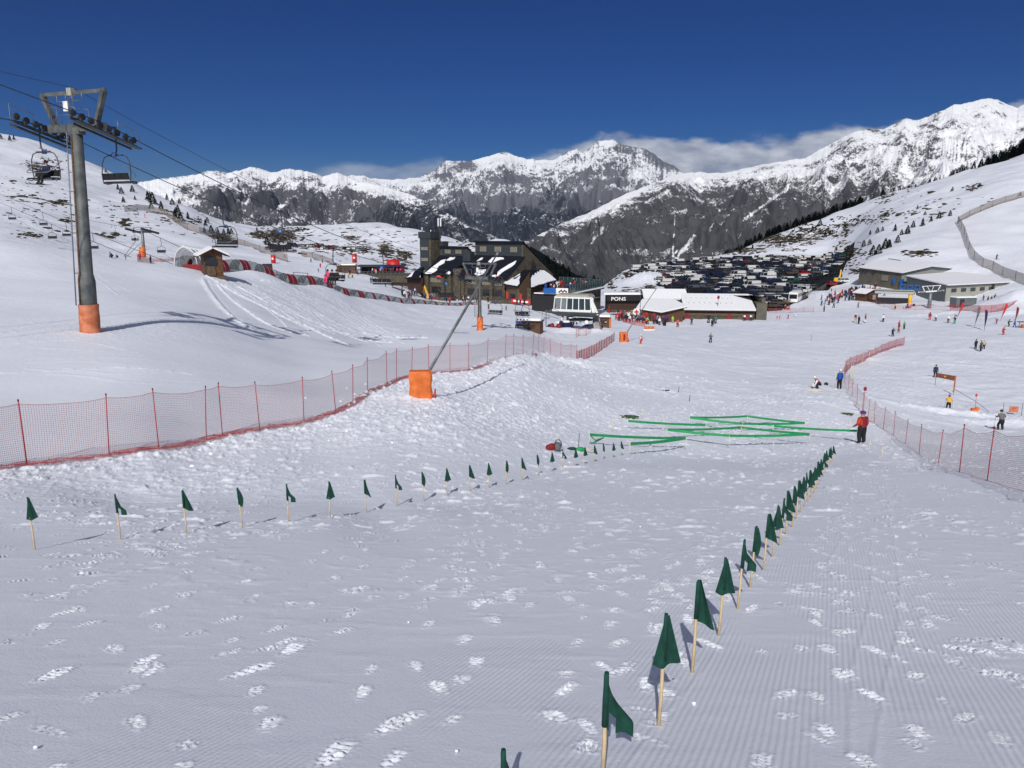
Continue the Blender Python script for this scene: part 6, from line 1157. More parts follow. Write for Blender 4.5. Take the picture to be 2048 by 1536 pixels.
D1 = empty('equipment_hall', depth_at(1893, 207), 0, "long grey and cream hall with a wide flat snow covered roof", 'building'); c0 = D1.location.copy()
K, Lw, Rw, Bk = wq(1893, 572, 207), wq(1814, 554, 231), wq(2039, 565, 224), wq(1940, 546, 256)
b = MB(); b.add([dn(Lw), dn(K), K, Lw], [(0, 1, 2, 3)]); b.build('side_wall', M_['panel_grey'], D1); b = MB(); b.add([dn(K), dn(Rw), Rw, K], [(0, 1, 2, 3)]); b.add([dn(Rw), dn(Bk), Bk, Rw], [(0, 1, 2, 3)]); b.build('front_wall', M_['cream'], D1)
b = MB(); b.slab([Lw+Vector((-.5, 0, .12)), K+Vector((0, -.6, .12)), Rw+Vector((.6, -.3, .12)), Bk+Vector((0, 0, .12))], .2); rf = b.build('roof', M_['dark_steel'], D1); b = MB(); b.slab([Lw+Vector((-.4, 0, .5)), K+Vector((0, -.5, .42)), Rw+Vector((.4, -.2, .42)), Bk+Vector((0, 0, .9))], .3); b.build('roof_snow', M_['roof_snow'], rf)
for k in range(5): p = K.lerp(Rw, .04+.125*k+.06); dd = Rw-K; b = MB(); b.box(p+Vector((0, -.04, -1.25)), (2.15, .2, .95), rz=math.atan2(dd.y, dd.x)); b.build('window', M_['window_dark'], D1)
p = K.lerp(Rw, .62); b = MB(); b.box(p+Vector((0, -.3, -1.2)), (.5, .5, 2.4)); b.build('downpipe_box', M_['dark_steel'], D1)
ct = empty('container', at(1925, 614, 150), R(8), "grey metal container with an open dark doorway against the cream hall", 'container'); b = MB(); b.box((0, 0, 1.2), (5.6, 2.4, 2.5)); b.build('box', M_['panel_grey'], ct); b = MB(); b.box((0, 0, 2.58), (5.6, 2.4, .25), taper=.95); b.build('snow_cap', M_['roof_snow'], ct); b = MB(); b.box((-1.2, -1.25, 1.1), (1.2, .1, 2.0)); b.build('doorway', M_['window_dark'], ct)
for k in range(9): b = MB() if k == 0 else b; b.box((.1+.3*k, -1.23, 1.2), (.05, .06, 2.3))
b.build('ribs', M_['panel_grey'], ct)
# beginners' lift by the right hall
cl = empty('beginner_lift_station', depth_at(1778, 214), R(-22), "striped grey tube canopy of the beginners' lift with blue cabins and yellow post", 'lift station'); b = MB(); n = 12
vs = [(x, 1.0*math.cos(a)*(1 if x < 4 else .8), 3.0+.85*math.sin(a)) for x in (-4.8, -3, -1, 1, 3, 4.8) for a in np.linspace(-.3, math.pi+.3, n)]
b.add(vs, [(i*n+k, i*n+k+1, (i+1)*n+k+1, (i+1)*n+k) for i in range(5) for k in range(n-1)], 0, True); b.add(vs, [(i*n+k, i*n+k+1, (i+1)*n+k+1, (i+1)*n+k) for i in range(5) for k in (3, 4, 8)], 1, True); b.v = b.v[:len(vs)]+[tuple(Vector(v)*1.004+Vector((0, 0, .02))) for v in vs]
b.build('tube_canopy', [M_['panel_light'], M_['dark_steel']], cl)
b = MB(); b.cyl((4.0, -.3, -.5), (4.0, -.3, 2.8), .5, n=12); b.build('yellow_post', M_['yellow'], cl); b = MB(); b.tube([(4.2, .0, 2.2), (5.0, -.4, 3.4), (5.2, -.4, 2.6), (4.8, -.4, 2.1)], .16, 6); b.build('white_arm', M_['white_paint'], cl)
b = MB(); b.box((0, .5, .7), (8, 2.2, 1.6)); b.build('platform', M_['black'], cl)
for x, z in ((2.2, 4.6), (3.9, 4.4), (5.7, 4.4)): b = MB(); b.box((x, 2.6, z), (1.3, 1.3, 1.4)); b.box((x, 1.92, z+.1), (.9, .06, .6), 1); b.build('blue_cabin', [M_['sign_blue'], M_['window_dark']], cl)
tt = empty('lift_portal', at(1858, 616, 150), R(-3), "light grey T shaped lift pylon in front of the equipment hall", 'lift tower'); b = MB(); b.tube([(0, 0, -.5), (0, 0, 4.1)], [.50, .42], 14); b.build('pylon', M_['galv'], tt); b = MB(); b.bar((-3.1, 0, 4.0), (3.2, 0, 4.5), .35, .3); b.bar((-2.3, 0, 5.5), (2.4, 0, 5.8), .14); b.bar((-1.5, 0, 4.2), (-2.2, 0, 5.5), .16); b.bar((1.6, 0, 4.3), (2.3, 0, 5.8), .16); b.bar((-.2, 0, 4.3), (-1.0, 0, 5.5), .1); b.bar((.2, 0, 4.3), (.6, 0, 5.6), .1); b.build('crossbeam', M_['white_paint'], tt)
b = MB()
for k in range(6): x = -2.9+k*.28; wheel(b, (x, -.25, 4.2+x*.08), .22); wheel(b, (-x, -.25, 4.45), .22)
b.build('sheaves', M_['galv'], tt)
# feather flags
def feather(px, py, h, col, lean, label, tmin=60):
    lean *= .8; q = at(px, py, tmin); r = empty('feather_flag', q, 0, label, 'banner', 'feather banners on the beginners piste'); b = MB(); b.tube([(0, 0, 0), (lean*.5, 0, h*.5), (lean, 0, h)], .03, 6); b.build('mast', M_['dark_steel'], r)
    b = MB(); n = 10; vs = []
    for i in range(n+1):
        f = i/n; z = h*(.18+.82*f); x = lean*z/h; w_ = .50*math.sin(min(f*1.6+.25, 1.9))*.9*(1 if f < .93 else .55); vs += [(x, -.01+.05*math.sin(f*6), z), (x+w_, -.01+.08*math.sin(f*5+1), z-.06)]
    b.add(vs+[(x, y+.02, z) for x, y, z in vs], [(2*i, 2*i+1, 2*i+3, 2*i+2) for i in range(n)]+[(2*n+2+2*i, 2*n+4+2*i, 2*n+5+2*i, 2*n+3+2*i) for i in range(n)], 0, True); b.build('cloth', CL[col], r)
feather(1949, 653, 4.0, 'grey', .5, "tall grey feather banner left of the darker one"); feather(1969, 661, 4.0, 'navy', -.4, "dark blue feather banner leaning left, right of the grey one"); feather(2001, 641, 3.6, 'red', .9, "red feather banner beside the sitting skier"); feather(1915, 634, 3.4, 'red', 1.0, "red feather banner in front of the grey container"); feather(2030, 645, 3.2, 'dark red', .0, "dark red feather banner behind the person in blue at right")
# fences of the station
net_fence([(1740, 604), (1768, 614), (1790, 619), (1830, 620), (1860, 620), (1900, 622)], 1.3, "low orange net fence before the beginners' lift", netm='safety_net', sag=.12, pr_=.03, tmin=60, cap=False)
net_fence([(1900, 622), (1925, 624), (1955, 625), (1982, 625), (2005, 622), (2030, 616), (2060, 612)], 1.8, "orange red net fence below the snow pile at right", netm='safety_net_dense', sag=.05, pr_=.03, tmin=60, cap=False)
net_fence([(1537, 626), (1552, 626), (1580, 626), (1607, 624), (1627, 624)], 1.3, "pale orange net fence between the store and the queue", netm='safety_net', sag=.1, pr_=.03, tmin=60, cap=False)
net_fence([(1152, 675), (1158, 673), (1172, 672), (1188, 668), (1200, 662)], 1.4, "faint orange net in front of the lift station", netm='safety_net', sag=.1, pr_=.03, tmin=60, cap=False)
net_fence([(276, 524), (300, 523), (322, 524), (345, 523), (368, 519)], 1.0, "low red net strung beside the conveyor entrance", netm='safety_net_dense', sag=.12, pr_=.03, tmin=60, cap=False)
net_fence([(1230, 640), (1250, 646), (1270, 650), (1290, 653)], 1.0, "red netting channel of the lift queue", netm='safety_net_dense', sag=.0, pr_=.03, tmin=60, cap=False)
# wooden snow fences on the hillsides
def snow_fence(pts_, label, h, tmin): return net_fence(pts_, h, label, netm='wind_net', polem='bark', sag=.02, pr_=.06, tmin=tmin, cap=False, name='snow_fence', names=('post', 'slats'), lean=.04)
snow_fence([(250, 424), (275, 420), (300, 422), (330, 430), (350, 445), (375, 460), (400, 467), (430, 476), (460, 483), (490, 492), (520, 504), (550, 516), (575, 524)], "long brown slatted snow fence edging the upper left piste", 2.6, 150)
snow_fence([(604, 512), (625, 516), (645, 522), (665, 530)], "short brown slatted fence by the terrace bar", 2.2, 150)
snow_fence([(2060, 392), (2035, 398), (2010, 405), (1985, 414), (1960, 424), (1938, 434), (1915, 448)], "pale slatted snow fence climbing the right hillside", 2.8, 150)
snow_fence([(1915, 448), (1922, 458), (1928, 470), (1932, 484), (1937, 500), (1948, 520), (1965, 534), (1985, 542), (2005, 552), (2030, 562), (2055, 572)], "dark slatted snow fence winding down the right hillside", 3.0, 150)
snow_fence([(1475, 618), (1520, 612), (1562, 610), (1590, 606), (1615, 595), (1640, 582), (1655, 572)], "grey slatted fence between the car park and the queue", 1.5, 150)
# excavator, and its surroundings
ex = empty('excavator', at(1676, 568, 180), R(-30), "yellow excavator with raised arm at the end of the car park", 'excavator'); b = MB(); b.box((-.9, 0, .4), (.6, 3.2, .8)); b.box((.9, 0, .4), (.6, 3.2, .8)); b.build('tracks', M_['rubber'], ex); b = MB(); b.box((0, -.3, 1.4), (2.4, 2.6, 1.1)); b.box((0, -1.4, 1.6), (2.2, .7, 1.3)); b.build('body', M_['yellow'], ex)
b = MB(); b.box((-.6, .6, 2.2), (1.0, 1.3, 1.4)); b.build('cab', M_['car_glass'], ex); b = MB(); b.bar((.3, .8, 1.6), (.3, 2.6, 4.6), .4, .45); b.bar((.3, 2.6, 4.6), (.3, 4.4, 3.0), .32, .4); ar_ = b.build('arm', M_['yellow'], ex); b = MB(); b.add([(.0, 4.1, 3.0), (.6, 4.1, 3.0), (.6, 4.9, 3.0), (0, 4.9, 3.0), (.1, 4.2, 2.2), (.5, 4.2, 2.2), (.5, 4.6, 2.0), (.1, 4.6, 2.0)], [(4, 5, 6, 7), (0, 4, 5, 1), (1, 5, 6, 2), (2, 6, 7, 3), (3, 7, 4, 0), (3, 2, 1, 0)]); b.build('bucket', M_['dark_steel'], ar_)
# ---------------- covered conveyor
cvp = [(385, 100), (420, 105), (500, 114), (583, 122), (661, 133), (746, 147), (805, 158), (860, 170), (900, 178), (929, 184), (954, 190)]
CV = [depth_at(px, t) for px, t in cvp]; CVS = []
for i in range(len(CV)-1):
    n = max(1, int((CV[i+1]-CV[i]).length/1.0))
    for k in range(n): p = CV[i].lerp(CV[i+1], k/n); p.z = float(H(p.x, p.y)); CVS.append(p)
CVS.append(CV[-1]); cv = empty('covered_conveyor', CVS[0], 0, "long arched plastic tunnel of a covered ski conveyor with red panels", 'conveyor'); O = CVS[0]
def arch(i, rr=1.0, big=1.0, sink=.35, n=10, base=True):
    p = CVS[i]-O; d = (CVS[min(i+1, len(CVS)-1)]-CVS[max(i-1, 0)]); d.z = 0; d.normalize(); sd = Vector((d.y, -d.x, 0)); f = i/len(CVS); sk = sink+1.05*f
    return [p+sd*(1.15*big*rr*math.cos(a))+Z3*((2.15 if big > 1 else 1.95)*big*rr*math.sin(a)**.75 if math.sin(a) > 0 else 0)-Z3*sk for a in np.linspace(0, math.pi, n)]
def archshell(idx, rr, big=1.0, sink=.35):
    b = MB(); vs = []; 
    for i in idx: vs += arch(i, rr, big, sink)
    n = 10; b.add(vs, [(j*n+k, j*n+k+1, (j+1)*n+k+1, (j+1)*n+k) for j in range(len(idx)-1) for k in range(n-1)], 0, True); return b
NS = len(CVS); archshell(range(0, NS), 1.0).build('clear_canopy', M_['clear_panel'], cv)
for i in range(6, NS-2, 5): archshell([i, i+1, i+2] if i < NS*.5 else [i, i+1], 1.012).build('red_panel', M_['red_dark'], cv)
b = MB()
for i in range(0, NS, 1): b.tube(arch(i, 1.02), .032, 5, cap=False)
b.build('ribs', M_['galv'], cv)
b = MB()
for sg in (0, -1):
    b.tube([arch(i, 1.03)[sg]+Z3*.35 for i in range(NS)], .10, 5)
b.build('base_rail', M_['panel_grey'], cv)
b = MB(); vs = []
b = archshell([0, 1, 2, 3, 4], 1.22, 1.06, .2); b.build('entrance_dome', M_['clear_panel'], cv)
b = MB()
for i in (0, 1, 2, 3, 4): b.tube(arch(i, 1.24, 1.06, .2), .06, 5)
P_ = arch(0, 1.24, 1.06, .2); b.tube([P_[2], P_[5]+Z3*.25, P_[7]], .05, 5); b.build('entrance_ribs', M_['white_paint'], cv)
archshell([2, 3], 1.0, .98).build('red_panel', M_['red_dark'], cv)
b = MB(); p0 = arch(0, 1.1)[4]; b.box(p0+Vector((1.2, -1.6, -1.7)), (2.2, .12, .9)); b.build('red_skirt', M_['red_dark'], cv)
# ---------------- terrace bar and things beyond the conveyor
br = empty('terrace_bar', depth_at(768, 236), R(2), "low dark bar with black roof, red awning and open front above the terrace", 'building'); b = MB(); W = 13
b.box((0, 3.4, 1.2), (W, 1.0, 4)); 
for k in range(6): b.box((-W/2+.3+k*2.45, 0, 1.2), (.22, .22, 4))
b.build('wall', M_['black'], br); b = MB(); b.box((0, 1.4, 3.4), (W+1, 5, .45)); b.build('roof', M_['dark_steel'], br); b = MB(); n = 8
vs = [(x, 1.2+1.6*math.cos(a), 3.65+1.5*math.sin(a)) for x in (1.6, 5.2) for a in np.linspace(0, math.pi, n)]; b.add(vs, [(k, k+1, n+k+1, n+k) for k in range(n-1)]+[tuple(range(n))[::-1], tuple(range(n, 2*n))], 0, True); b.build('awning', M_['red'], br)
b = MB(); b.box((3.6, -1.2, 3.45), (5.6, .15, .7)); b.build('sign_board', [CL['navy']], br)
tr = empty('terrace', depth_at(765, 228), R(3), "stone edged sun terrace packed with people in front of the bar", 'terrace'); b = MB(); b.slab([(-8, -1, 1.0), (8, -3.6, 1.0), (9, 4, 1.3), (-9, 5, 1.3)], 3); b.build('stone_base', M_['stone'], tr); b = MB()
for k in range(15): x = -8+k*1.15; b.cyl((x, -1-.16*k, 1), (x, -1-.16*k, 2.1), .05, n=5)
b.bar((-8, -1, 2.0), (8, -3.4, 2.0), .07); b.build('railing', M_['galv'], tr)
kq = hut(700, 545, 150, 5.4, 3, 2.1, R(3), "brown wooden bar hut with snowy roof left of the terrace bar", 'flat', 'wood_brown', tfix=232)
for px, t, c, l in [(557, 255, 'red', "round red inflatable post standing by the snow fence end"), (716, 245, 'red', "red cylindrical sign on the roof of the brown bar hut")]:
    q = depth_at(px, t); b = MB(); z0 = 0 if px == 557 else 2.5; b.tube([(0, 0, z0), (0, 0, z0+2.6)], [.75, .7], 14); b.box((0, -.74, z0+1.5), (.6, .08, .5), 1); tag(b.build('sign_post', [M_['red'], M_['white_paint']], None, q), l, 'sign')
q = depth_at(544, 205); bx_ = empty('dark_trailer', q, R(10), "black box on a white snow groomer bed behind the conveyor", 'trailer'); b = MB(); b.box((0, 0, 1.6), (2.6, 2, 2.0), taper=.9); b.build('box', M_['black'], bx_); b = MB(); b.box((0, 0, .5), (5, 2.4, .9), taper=.85); b.build('bed', M_['white_paint'], bx_)
q = depth_at(609, 178); b = MB(); b.cyl((-1.6, 0, -.3), (-1.6, 0, 1.9), .09, n=6); b.cyl((1.6, 0, -.3), (1.6, 0, 1.7), .09, n=6); b.bar((-1.7, 0, 1.85), (1.7, 0, 1.65), .1); tag(b.build('timber_goal', M_['dark_steel'], None, q), "dark goal shaped frame behind the conveyor", 'frame')
q = depth_at(852, 212); b = MB(); b.add([(-1.3, 0, 0), (1.3, 0, 0), (0, 0, 3.6), (-1.3, 1.6, 0), (1.3, 1.6, 0), (0, 1.6, 3.4)], [(0, 1, 2), (5, 4, 3), (0, 2, 5, 3), (1, 4, 5, 2)]); tag(b.build('orange_tent', M_['yellow'], None, q), "orange yellow cone tent at the lodge's left corner", 'tent')
q = depth_at(820, 208); r = empty('market_canopy', q, 0, "dark timber canopy with tables beside the lodge's left porch", 'canopy'); b = MB(); b.slab([(-4.5, -1.5, 2.5), (3.5, -1.5, 2.3), (3.5, 2, 2.6), (-4.5, 2, 2.8)], .3); b.build('roof', M_['wood_dark'], r); b = MB()
for x in (-4, -1.5, 1, 3.2): b.cyl((x, -1.2, -.3), (x, -1.2, 2.3), .12, n=6)
b.build('posts', M_['wood_dark'], r)
# old lift at far left
P3 = at(289, 514, 150); T3 = P3.copy(); HD3 = pt(291, 462, proj(P3)[2]); r = empty('old_lift_tower', P3, R(-30), "distant old lift tower with twin arms and orange pad on the left hill", 'lift tower'); hz3 = HD3.z-P3.z
b = MB(); b.tube([(0, 0, -.5), (0, 0, hz3+.6)], [.42, .34], 12); b.bar((-5.5, -3, -1), (-1.6, 0, hz3-1.5), .14); b.bar((-3.5, -4, -1), (-.2, 0, hz3-2.5), .14); b.build('column', M_['galv'], r); b = MB(); b.bar((-3.6, 0, hz3-.2), (3.6, 0, hz3-.2), .5); 
for x in (-3.2, 3.2): b.bar((x, -2.4, hz3+.6), (x, 2.4, hz3-.6), .5)
for x in (-3.4, 0, 3.4): b.bar((x, 0, hz3), (x, 0, hz3+.9), .1)
b.bar((-3.4, 0, hz3+.9), (3.4, 0, hz3+.9), .1); b.build('crossarm', M_['dark_steel'], r); b = MB(); b.tube([(-.2, -.3, -.4), (-.2, -.3, 2.6)], .75, 10); b.build('pad', M_['pad_orange'], r)
LN = [("old lift rope rising left past the tall tower, upper line", [(-80, 366, 250), (0, 388, 235), (150, 452, 180), (345, 528, 112)], .045), ("old lift rope rising left past the tall tower, lower line", [(-80, 380, 250), (0, 405, 225), (102, 448, 180), (262, 514, 118)], .045), ("far lift rope running over the distant old tower", [(40, 402, 330), (150, 436, 270), (288, 461, 215), (360, 494, 150)], .06)]
LR = []
for l, q_, rr in LN: P = [pt(*v) for v in q_]; LR.append(P); b = MB(); b.tube(P, rr, 5); tag(b.build('old_lift_rope', M_['dark_steel']), l, 'cable', 'ropes of the old lifts')
def oldchair(line, px, label, rider=False):
    P = LR[line]; best = min(((abs(proj(P[i].lerp(P[i+1], f))[0]-px), i, f) for i in range(len(P)-1) for f in np.linspace(0, 1, 60))); p = P[best[1]].lerp(P[best[1]+1], best[2]); r = empty('small_lift_chair', p, R(25), label, 'chairlift chair', 'small chairs of the old lifts')
    b = MB(); b.tube([(0, 0, 0), (.1, 0, -1.2), (0, 0, -1.9)], .055, 5); b.tube([(0, 0, -1.9), (-.8, 0, -2.2), (-.95, 0, -3.2), (-.8, .4, -3.4)], .045, 5); b.tube([(0, 0, -1.9), (.8, 0, -2.2), (.95, 0, -3.2), (.8, .4, -3.4)], .045, 5); b.build('hanger', M_['dark_steel'], r); b = MB(); b.box((0, .1, -3.35), (1.7, .5, .1)); b.box((0, -.15, -3.0), (1.7, .1, .5)); b.build('seat', M_['black'], r)
    if rider: person(p+Vector((0, .05, -3.2)), R(25), 'sit', 'black', 'black', "tiny dark rider on the chair left of the distant old tower", None)
for ln_, px, l, rd_ in [(1, 22, 'leftmost small chair of the old lift on the hillside', 0), (1, 102, 'largest small chair of the old lift, left of the tall tower', 0), (0, 85, 'small chair hanging just above the largest one', 0), (0, 131, 'small chair close left of the tall tower column', 0), (0, 183, 'small chair just right of the tall tower column', 0), (2, 228, 'small chair between the tall tower and the distant tower', 0), (2, 268, 'small chair with a rider just left of the distant tower', 1), (2, 320, 'small chair just right of the distant old tower', 0), (1, 250, 'lowest small chair above the red net', 0)]: oldchair(ln_, px, l, rd_)
# ================================================================ CAR PARK
Lt = ([214, 250, 280, 300, 340, 365, 400, 428], [1345, 1338, 1322, 1300, 1262, 1247, 1300, 1370]); Rt = ([214, 240, 270, 300, 340, 400, 420], [1560, 1625, 1655, 1672, 1688, 1692, 1645])
ts = np.linspace(212, 418, 90); fs_ = np.linspace(0, 1, 60); PXL = np.interp(ts, *Lt); PXR = np.interp(ts, *Rt)
LXg = ((PXL[:, None]+(PXR-PXL)[:, None]*fs_[None, :])-1024)/F*ts[:, None]; LYg = np.repeat(ts[:, None]*.99, 60, 1)
me = grid_mesh('parking_lot', LXg, LYg, H(LXg, LYg)+.22); me.materials.append(M_['asphalt']); tag(link(bpy.data.objects.new('parking_lot', me)), "dark asphalt of the crowded car park", None, None, 'structure')
def car_parts(kind):
    """side profile along X (front at +X), width along Y"""
    L, Wd, Hh = {'hatchback': (4.1, 1.75, 1.48), 'estate car': (4.7, 1.8, 1.50), 'off-road car': (4.6, 1.88, 1.75), 'van': (5.1, 1.95, 2.0), 'camper van': (6.0, 2.15, 2.5)}[kind]
    hb = {'hatchback': .92, 'estate car': .92, 'off-road car': 1.05, 'van': 1.1, 'camper van': 1.3}[kind]; x = L/2; b = MB()
    nose = {'van': .5, 'camper van': .6}.get(kind, 1.05)
    low = [(-x, .35), (-x+.05, hb), (x-nose, hb), (x-.1, hb-.22 if nose > .7 else hb-.1), (x, .55), (x-.05, .3), (-x+.05, .28)]
    rear = {'hatchback': .35, 'estate car': .22, 'off-road car': .2, 'van': .06, 'camper van': .04}[kind]; n = len(low)
    b.add([(a, s*Wd/2*(.97 if z > .8 else 1), z) for s in (-1, 1) for a, z in low], [tuple(range(n)), tuple(range(2*n-1, n-1, -1))]+[(i, n+i, n+(i+1) % n, (i+1) % n) for i in range(n)])
    xr, xf = -x+rear, x-nose-(.75 if nose > .7 else .35); w_ = Wd*.40
    b.box(((xr+xf)/2, 0, Hh-.03), (xf-xr, w_*2, .08), taper=.93)
    for px_ in (xr+.0, xf-.02, (xr+xf)/2): 
        for s in (-1, 1): b.bar((px_ + (-.12 if px_ < -x+1 else (.45 if px_ > 0.2 and px_ == xf-.02 else 0)), s*Wd*.475, hb-.02), (px_, s*w_, Hh-.05), .09, .05)
    if kind in ('camper van', 'van'): b.box(((xr+xf)/2-.6, 0, (hb+Hh)/2), ((xf-xr)-1.4, Wd*.90, Hh-hb), taper=.95)
    g = MB(); e = .45 if nose > .7 else .25
    q0 = [(-x+.06, -Wd*.46, hb), (xf+e, -Wd*.46, hb), (xf+e, Wd*.46, hb), (-x+.06, Wd*.46, hb)]; q1 = [(xr, -w_*.98, Hh-.06), (xf, -w_*.98, Hh-.06), (xf, w_*.98, Hh-.06), (xr, w_*.98, Hh-.06)]
    g.add(q0+q1, [(0, 1, 5, 4), (1, 2, 6, 5), (2, 3, 7, 6), (3, 0, 4, 7)]); whs = []
    for sx_, sy_ in ((-1, -1), (1, -1), (-1, 1), (1, 1)): w = MB(); wheel(w, (sx_*(x-.85), sy_*(Wd/2-.08), .33), .33, 0, .22, (0, 1, 0)); whs.append(w)
    return b, g, whs
PAINT = {'white': (.70, .70, .69), 'black': (.012, .012, .014), 'silver': (.38, .39, .40), 'grey': (.10, .105, .11), 'red': (.32, .015, .018), 'blue': (.012, .045, .18), 'dark blue': (.012, .018, .045), 'brown': (.09, .06, .045), 'green': (.03, .08, .05), 'yellow': (.55, .42, .05)}
PM = {k: mat('car_'+k.replace(' ', '_'), v, .34, .1, .04, 3, spec=.4) for k, v in PAINT.items()}
CK = ['hatchback', 'estate car', 'off-road car', 'van', 'camper van']; CP = {}; CS = {}
for k in CK:
    b, g, wh = car_parts(k); CP[k] = (b.mesh('body', PM['white']), g.mesh('windows', M_['car_glass']), [w.mesh('wheel', M_['rubber']) for w in wh])
    a = MB(); a.add(b.v, b.f, 0); a.add(g.v, g.f, 1); [a.add(w.v, w.f, 2) for w in wh]; CS[k] = (a, a.mesh('parked_car', [PM['white'], M_['car_glass'], M_['rubber']]))
def put_car(kind, col, p, rz, label, parts, group='cars parked in the crowded car park', cat='car'):
    if parts:
        r = empty('parked_car', p, rz, label, cat, group); o = bpy.data.objects.new('body', CP[kind][0]); link(o); o.parent = r; setm(o, 0, PM[col]); o = bpy.data.objects.new('windows', CP[kind][1]); link(o); o.parent = r
        for w in CP[kind][2]: o = bpy.data.objects.new('wheel', w); link(o); o.parent = r
    else: o = bpy.data.objects.new('parked_car', CS[kind][1]); link(o); o.location = p; o.rotation_euler = (0, 0, rz); setm(o, 0, PM[col]); tag(o, label, cat, group)
rc = random.Random(21); spots = []; tt_ = 217.0; row = 0
while tt_ < 414:
    l_, r_ = np.interp(tt_, *Lt)+6, np.interp(tt_, *Rt)-6; xl, xr_ = (l_-1024)/F*tt_, (r_-1024)/F*tt_; x = xl+rc.uniform(1, 3); k = 0
    r_lim = xr_ if not (235 < tt_ < 300) else xr_-4
    while x < r_lim-2:
        if rc.random() > .07: spots.append((row, k, x, tt_+rc.uniform(-.4, .4))); k += 1
        x += rc.uniform(4.7, 5.5)
    row += 1; tt_ += 5.0 if row % 3 else 6.6
st_ = MB(); cnt = 0
for row, k, x, t in spots:
    rowlast = t > 398
    kind = rc.choices(CK, [.32, .24, .28, .12, .04] if not rowlast else [.1, .1, .2, .3, .3])[0]; col = rc.choices(list(PAINT), [.16, .34, .04, .18, .03, .03, .18, .03, .01, .003])[0]
    if kind == 'camper van': col = 'white'
    p = gp(x, t*.99); p.z += .2; rz = rc.gauss(.28, .10)+(math.pi if rc.random() < .5 else 0)
    if cnt < 300: put_car(kind, col, p, rz, f"{col} {kind}, {ordn(k)} from left in the {ordn(row)} row of the car park", cnt < 70); cnt += 1
    else:
        M4 = Matrix.Translation(p) @ Matrix.Rotation(rz, 4, 'Z'); a = CS[kind][0]; mi = {0: list(PAINT).index(col), 1: 10, 2: 11}; o_ = len(st_.v); st_.v += [tuple(M4 @ Vector(v)) for v in a.v]; st_.f += [tuple(i+o_ for i in f) for f in a.f]; st_.m += [mi[m] for m in a.m]; st_.sm += [False]*len(a.f)
if st_.f: tag(st_.build('parked_cars', [PM[c] for c in PAINT]+[M_['car_glass'], M_['rubber']]), "the farthest rows of cars at the back of the car park", 'cars', None, 'stuff')
for i, (px, py, kd, co, rz, l) in enumerate([(1690, 566, 'estate car', 'white', .2, "white estate car parked alone beside the yellow excavator"), (1666, 572, 'hatchback', 'red', .3, "red car parked just left of the yellow excavator"), (1649, 552, 'van', 'white', 1.4, "white van standing alone at the right edge of the car park"), (1595, 592, 'van', 'silver', .9, "silver van behind the white bus"), (1612, 586, 'van', 'white', .9, "white van second behind the white bus"), (1628, 578, 'estate car', 'grey', .9, "grey car third behind the white bus"), (1557, 602, 'hatchback', 'white', .3, "white car parked left of the bus"), (1543, 602, 'estate car', 'grey', .3, "grey car parked at the corner of the olive wall")]):
    q = at(px, py, 150); q.z += .2; put_car(kd, co, q, rz, l, True, 'vehicles near the excavator and bus', 'van' if kd == 'van' else 'car')
q = at(1590, 604, 150); bs = empty('white_bus', q, R(62), "white bus facing the piste at the near right of the car park", 'bus'); b = MB(); b.box((0, 0, 1.75), (8.5, 2.5, 2.7), taper=.96); b.box((0, 0, .55), (8.4, 2.4, .5)); b.build('body', M_['white_paint'], bs); b = MB(); b.box((-4.2, 0, 1.9), (.15, 2.1, 1.2)); b.build('windscreen', M_['car_glass'], bs)
for s in (-1, 1): b = MB(); b.box((.2, s*1.23, 2.1), (7.4, .06, .8)); b.build('side_windows', M_['car_glass'], bs)
for x in (-2.8, 2.6):
    for s in (-1, 1): b = MB(); wheel(b, (x, s*1.1, .45), .45, 0, .3, (0, 1, 0)); b.build('wheel', M_['rubber'], bs)
# cars of the far car park at left (a line on the hillside shelf)
for k in range(30):
    px = 592+k*5.0+rc.uniform(-1, 1); p = depth_at(px, 440+rc.uniform(-6, 6)); kind = rc.choice(CK[:4]); col = rc.choices(list(PAINT), [.3, .3, .1, .15, .03, .04, .06, .01, .005, .005])[0]; put_car(kind, col, p+Z3*.1, rc.gauss(1.2, .2), f"{col} {kind} in the far hillside car line, {ordn(k)} from the left", False, 'cars in the line far behind the terrace bar')
for k in range(5): px = 553+k*6; p = depth_at(px, 330); put_car('estate car', rc.choice(['black', 'dark blue', 'grey']), p+Z3*.1, .2, f"dark car at the fence end behind the conveyor, {ordn(k)} from the left", False, 'dark cars near the red inflatable post')
# ================================================================ TREES AND SCRUB
def pine_mesh(seed, broad=.30):
    r = random.Random(seed); c = MB(); h = 1.0
    for i in range(260):
        z = .10+.88*r.random()**.85; rad = broad*(1-z)**.8*(.75+.5*r.random())+.015; a = r.uniform(0, 6.283); d = rad*(.35+.65*r.random()**.5); ctr = Vector((math.cos(a)*d, math.sin(a)*d, z-.06*d/broad)); s = .028+.05*(1-z)*r.uniform(.6, 1.3)
        out = Vector((math.cos(a), math.sin(a), -.35+.5*r.random())).normalized(); sd = out.cross(Z3).normalized(); u = out.cross(sd)
        for w in (sd, u): c.add([ctr-out*s*.8-w*s*.6, ctr-out*s*.8+w*s*.6, ctr+out*s*1.5+w*s*.15-Z3*s*.2, ctr+out*s*1.5-w*s*.15-Z3*s*.2], [(0, 1, 2, 3)])
    t = MB(); t.tube([(0, 0, -.08), (0, 0, .4), (0, 0, .95)], [.028, .018, .004], 5); return c, t
PN = [pine_mesh(s, b_) for s, b_ in ((1, .26), (2, .32), (3, .22), (4, .38), (5, .30))]; PNM = [(c.mesh('crown', M_['pine']), t.mesh('trunk', M_['bark'])) for c, t in PN]
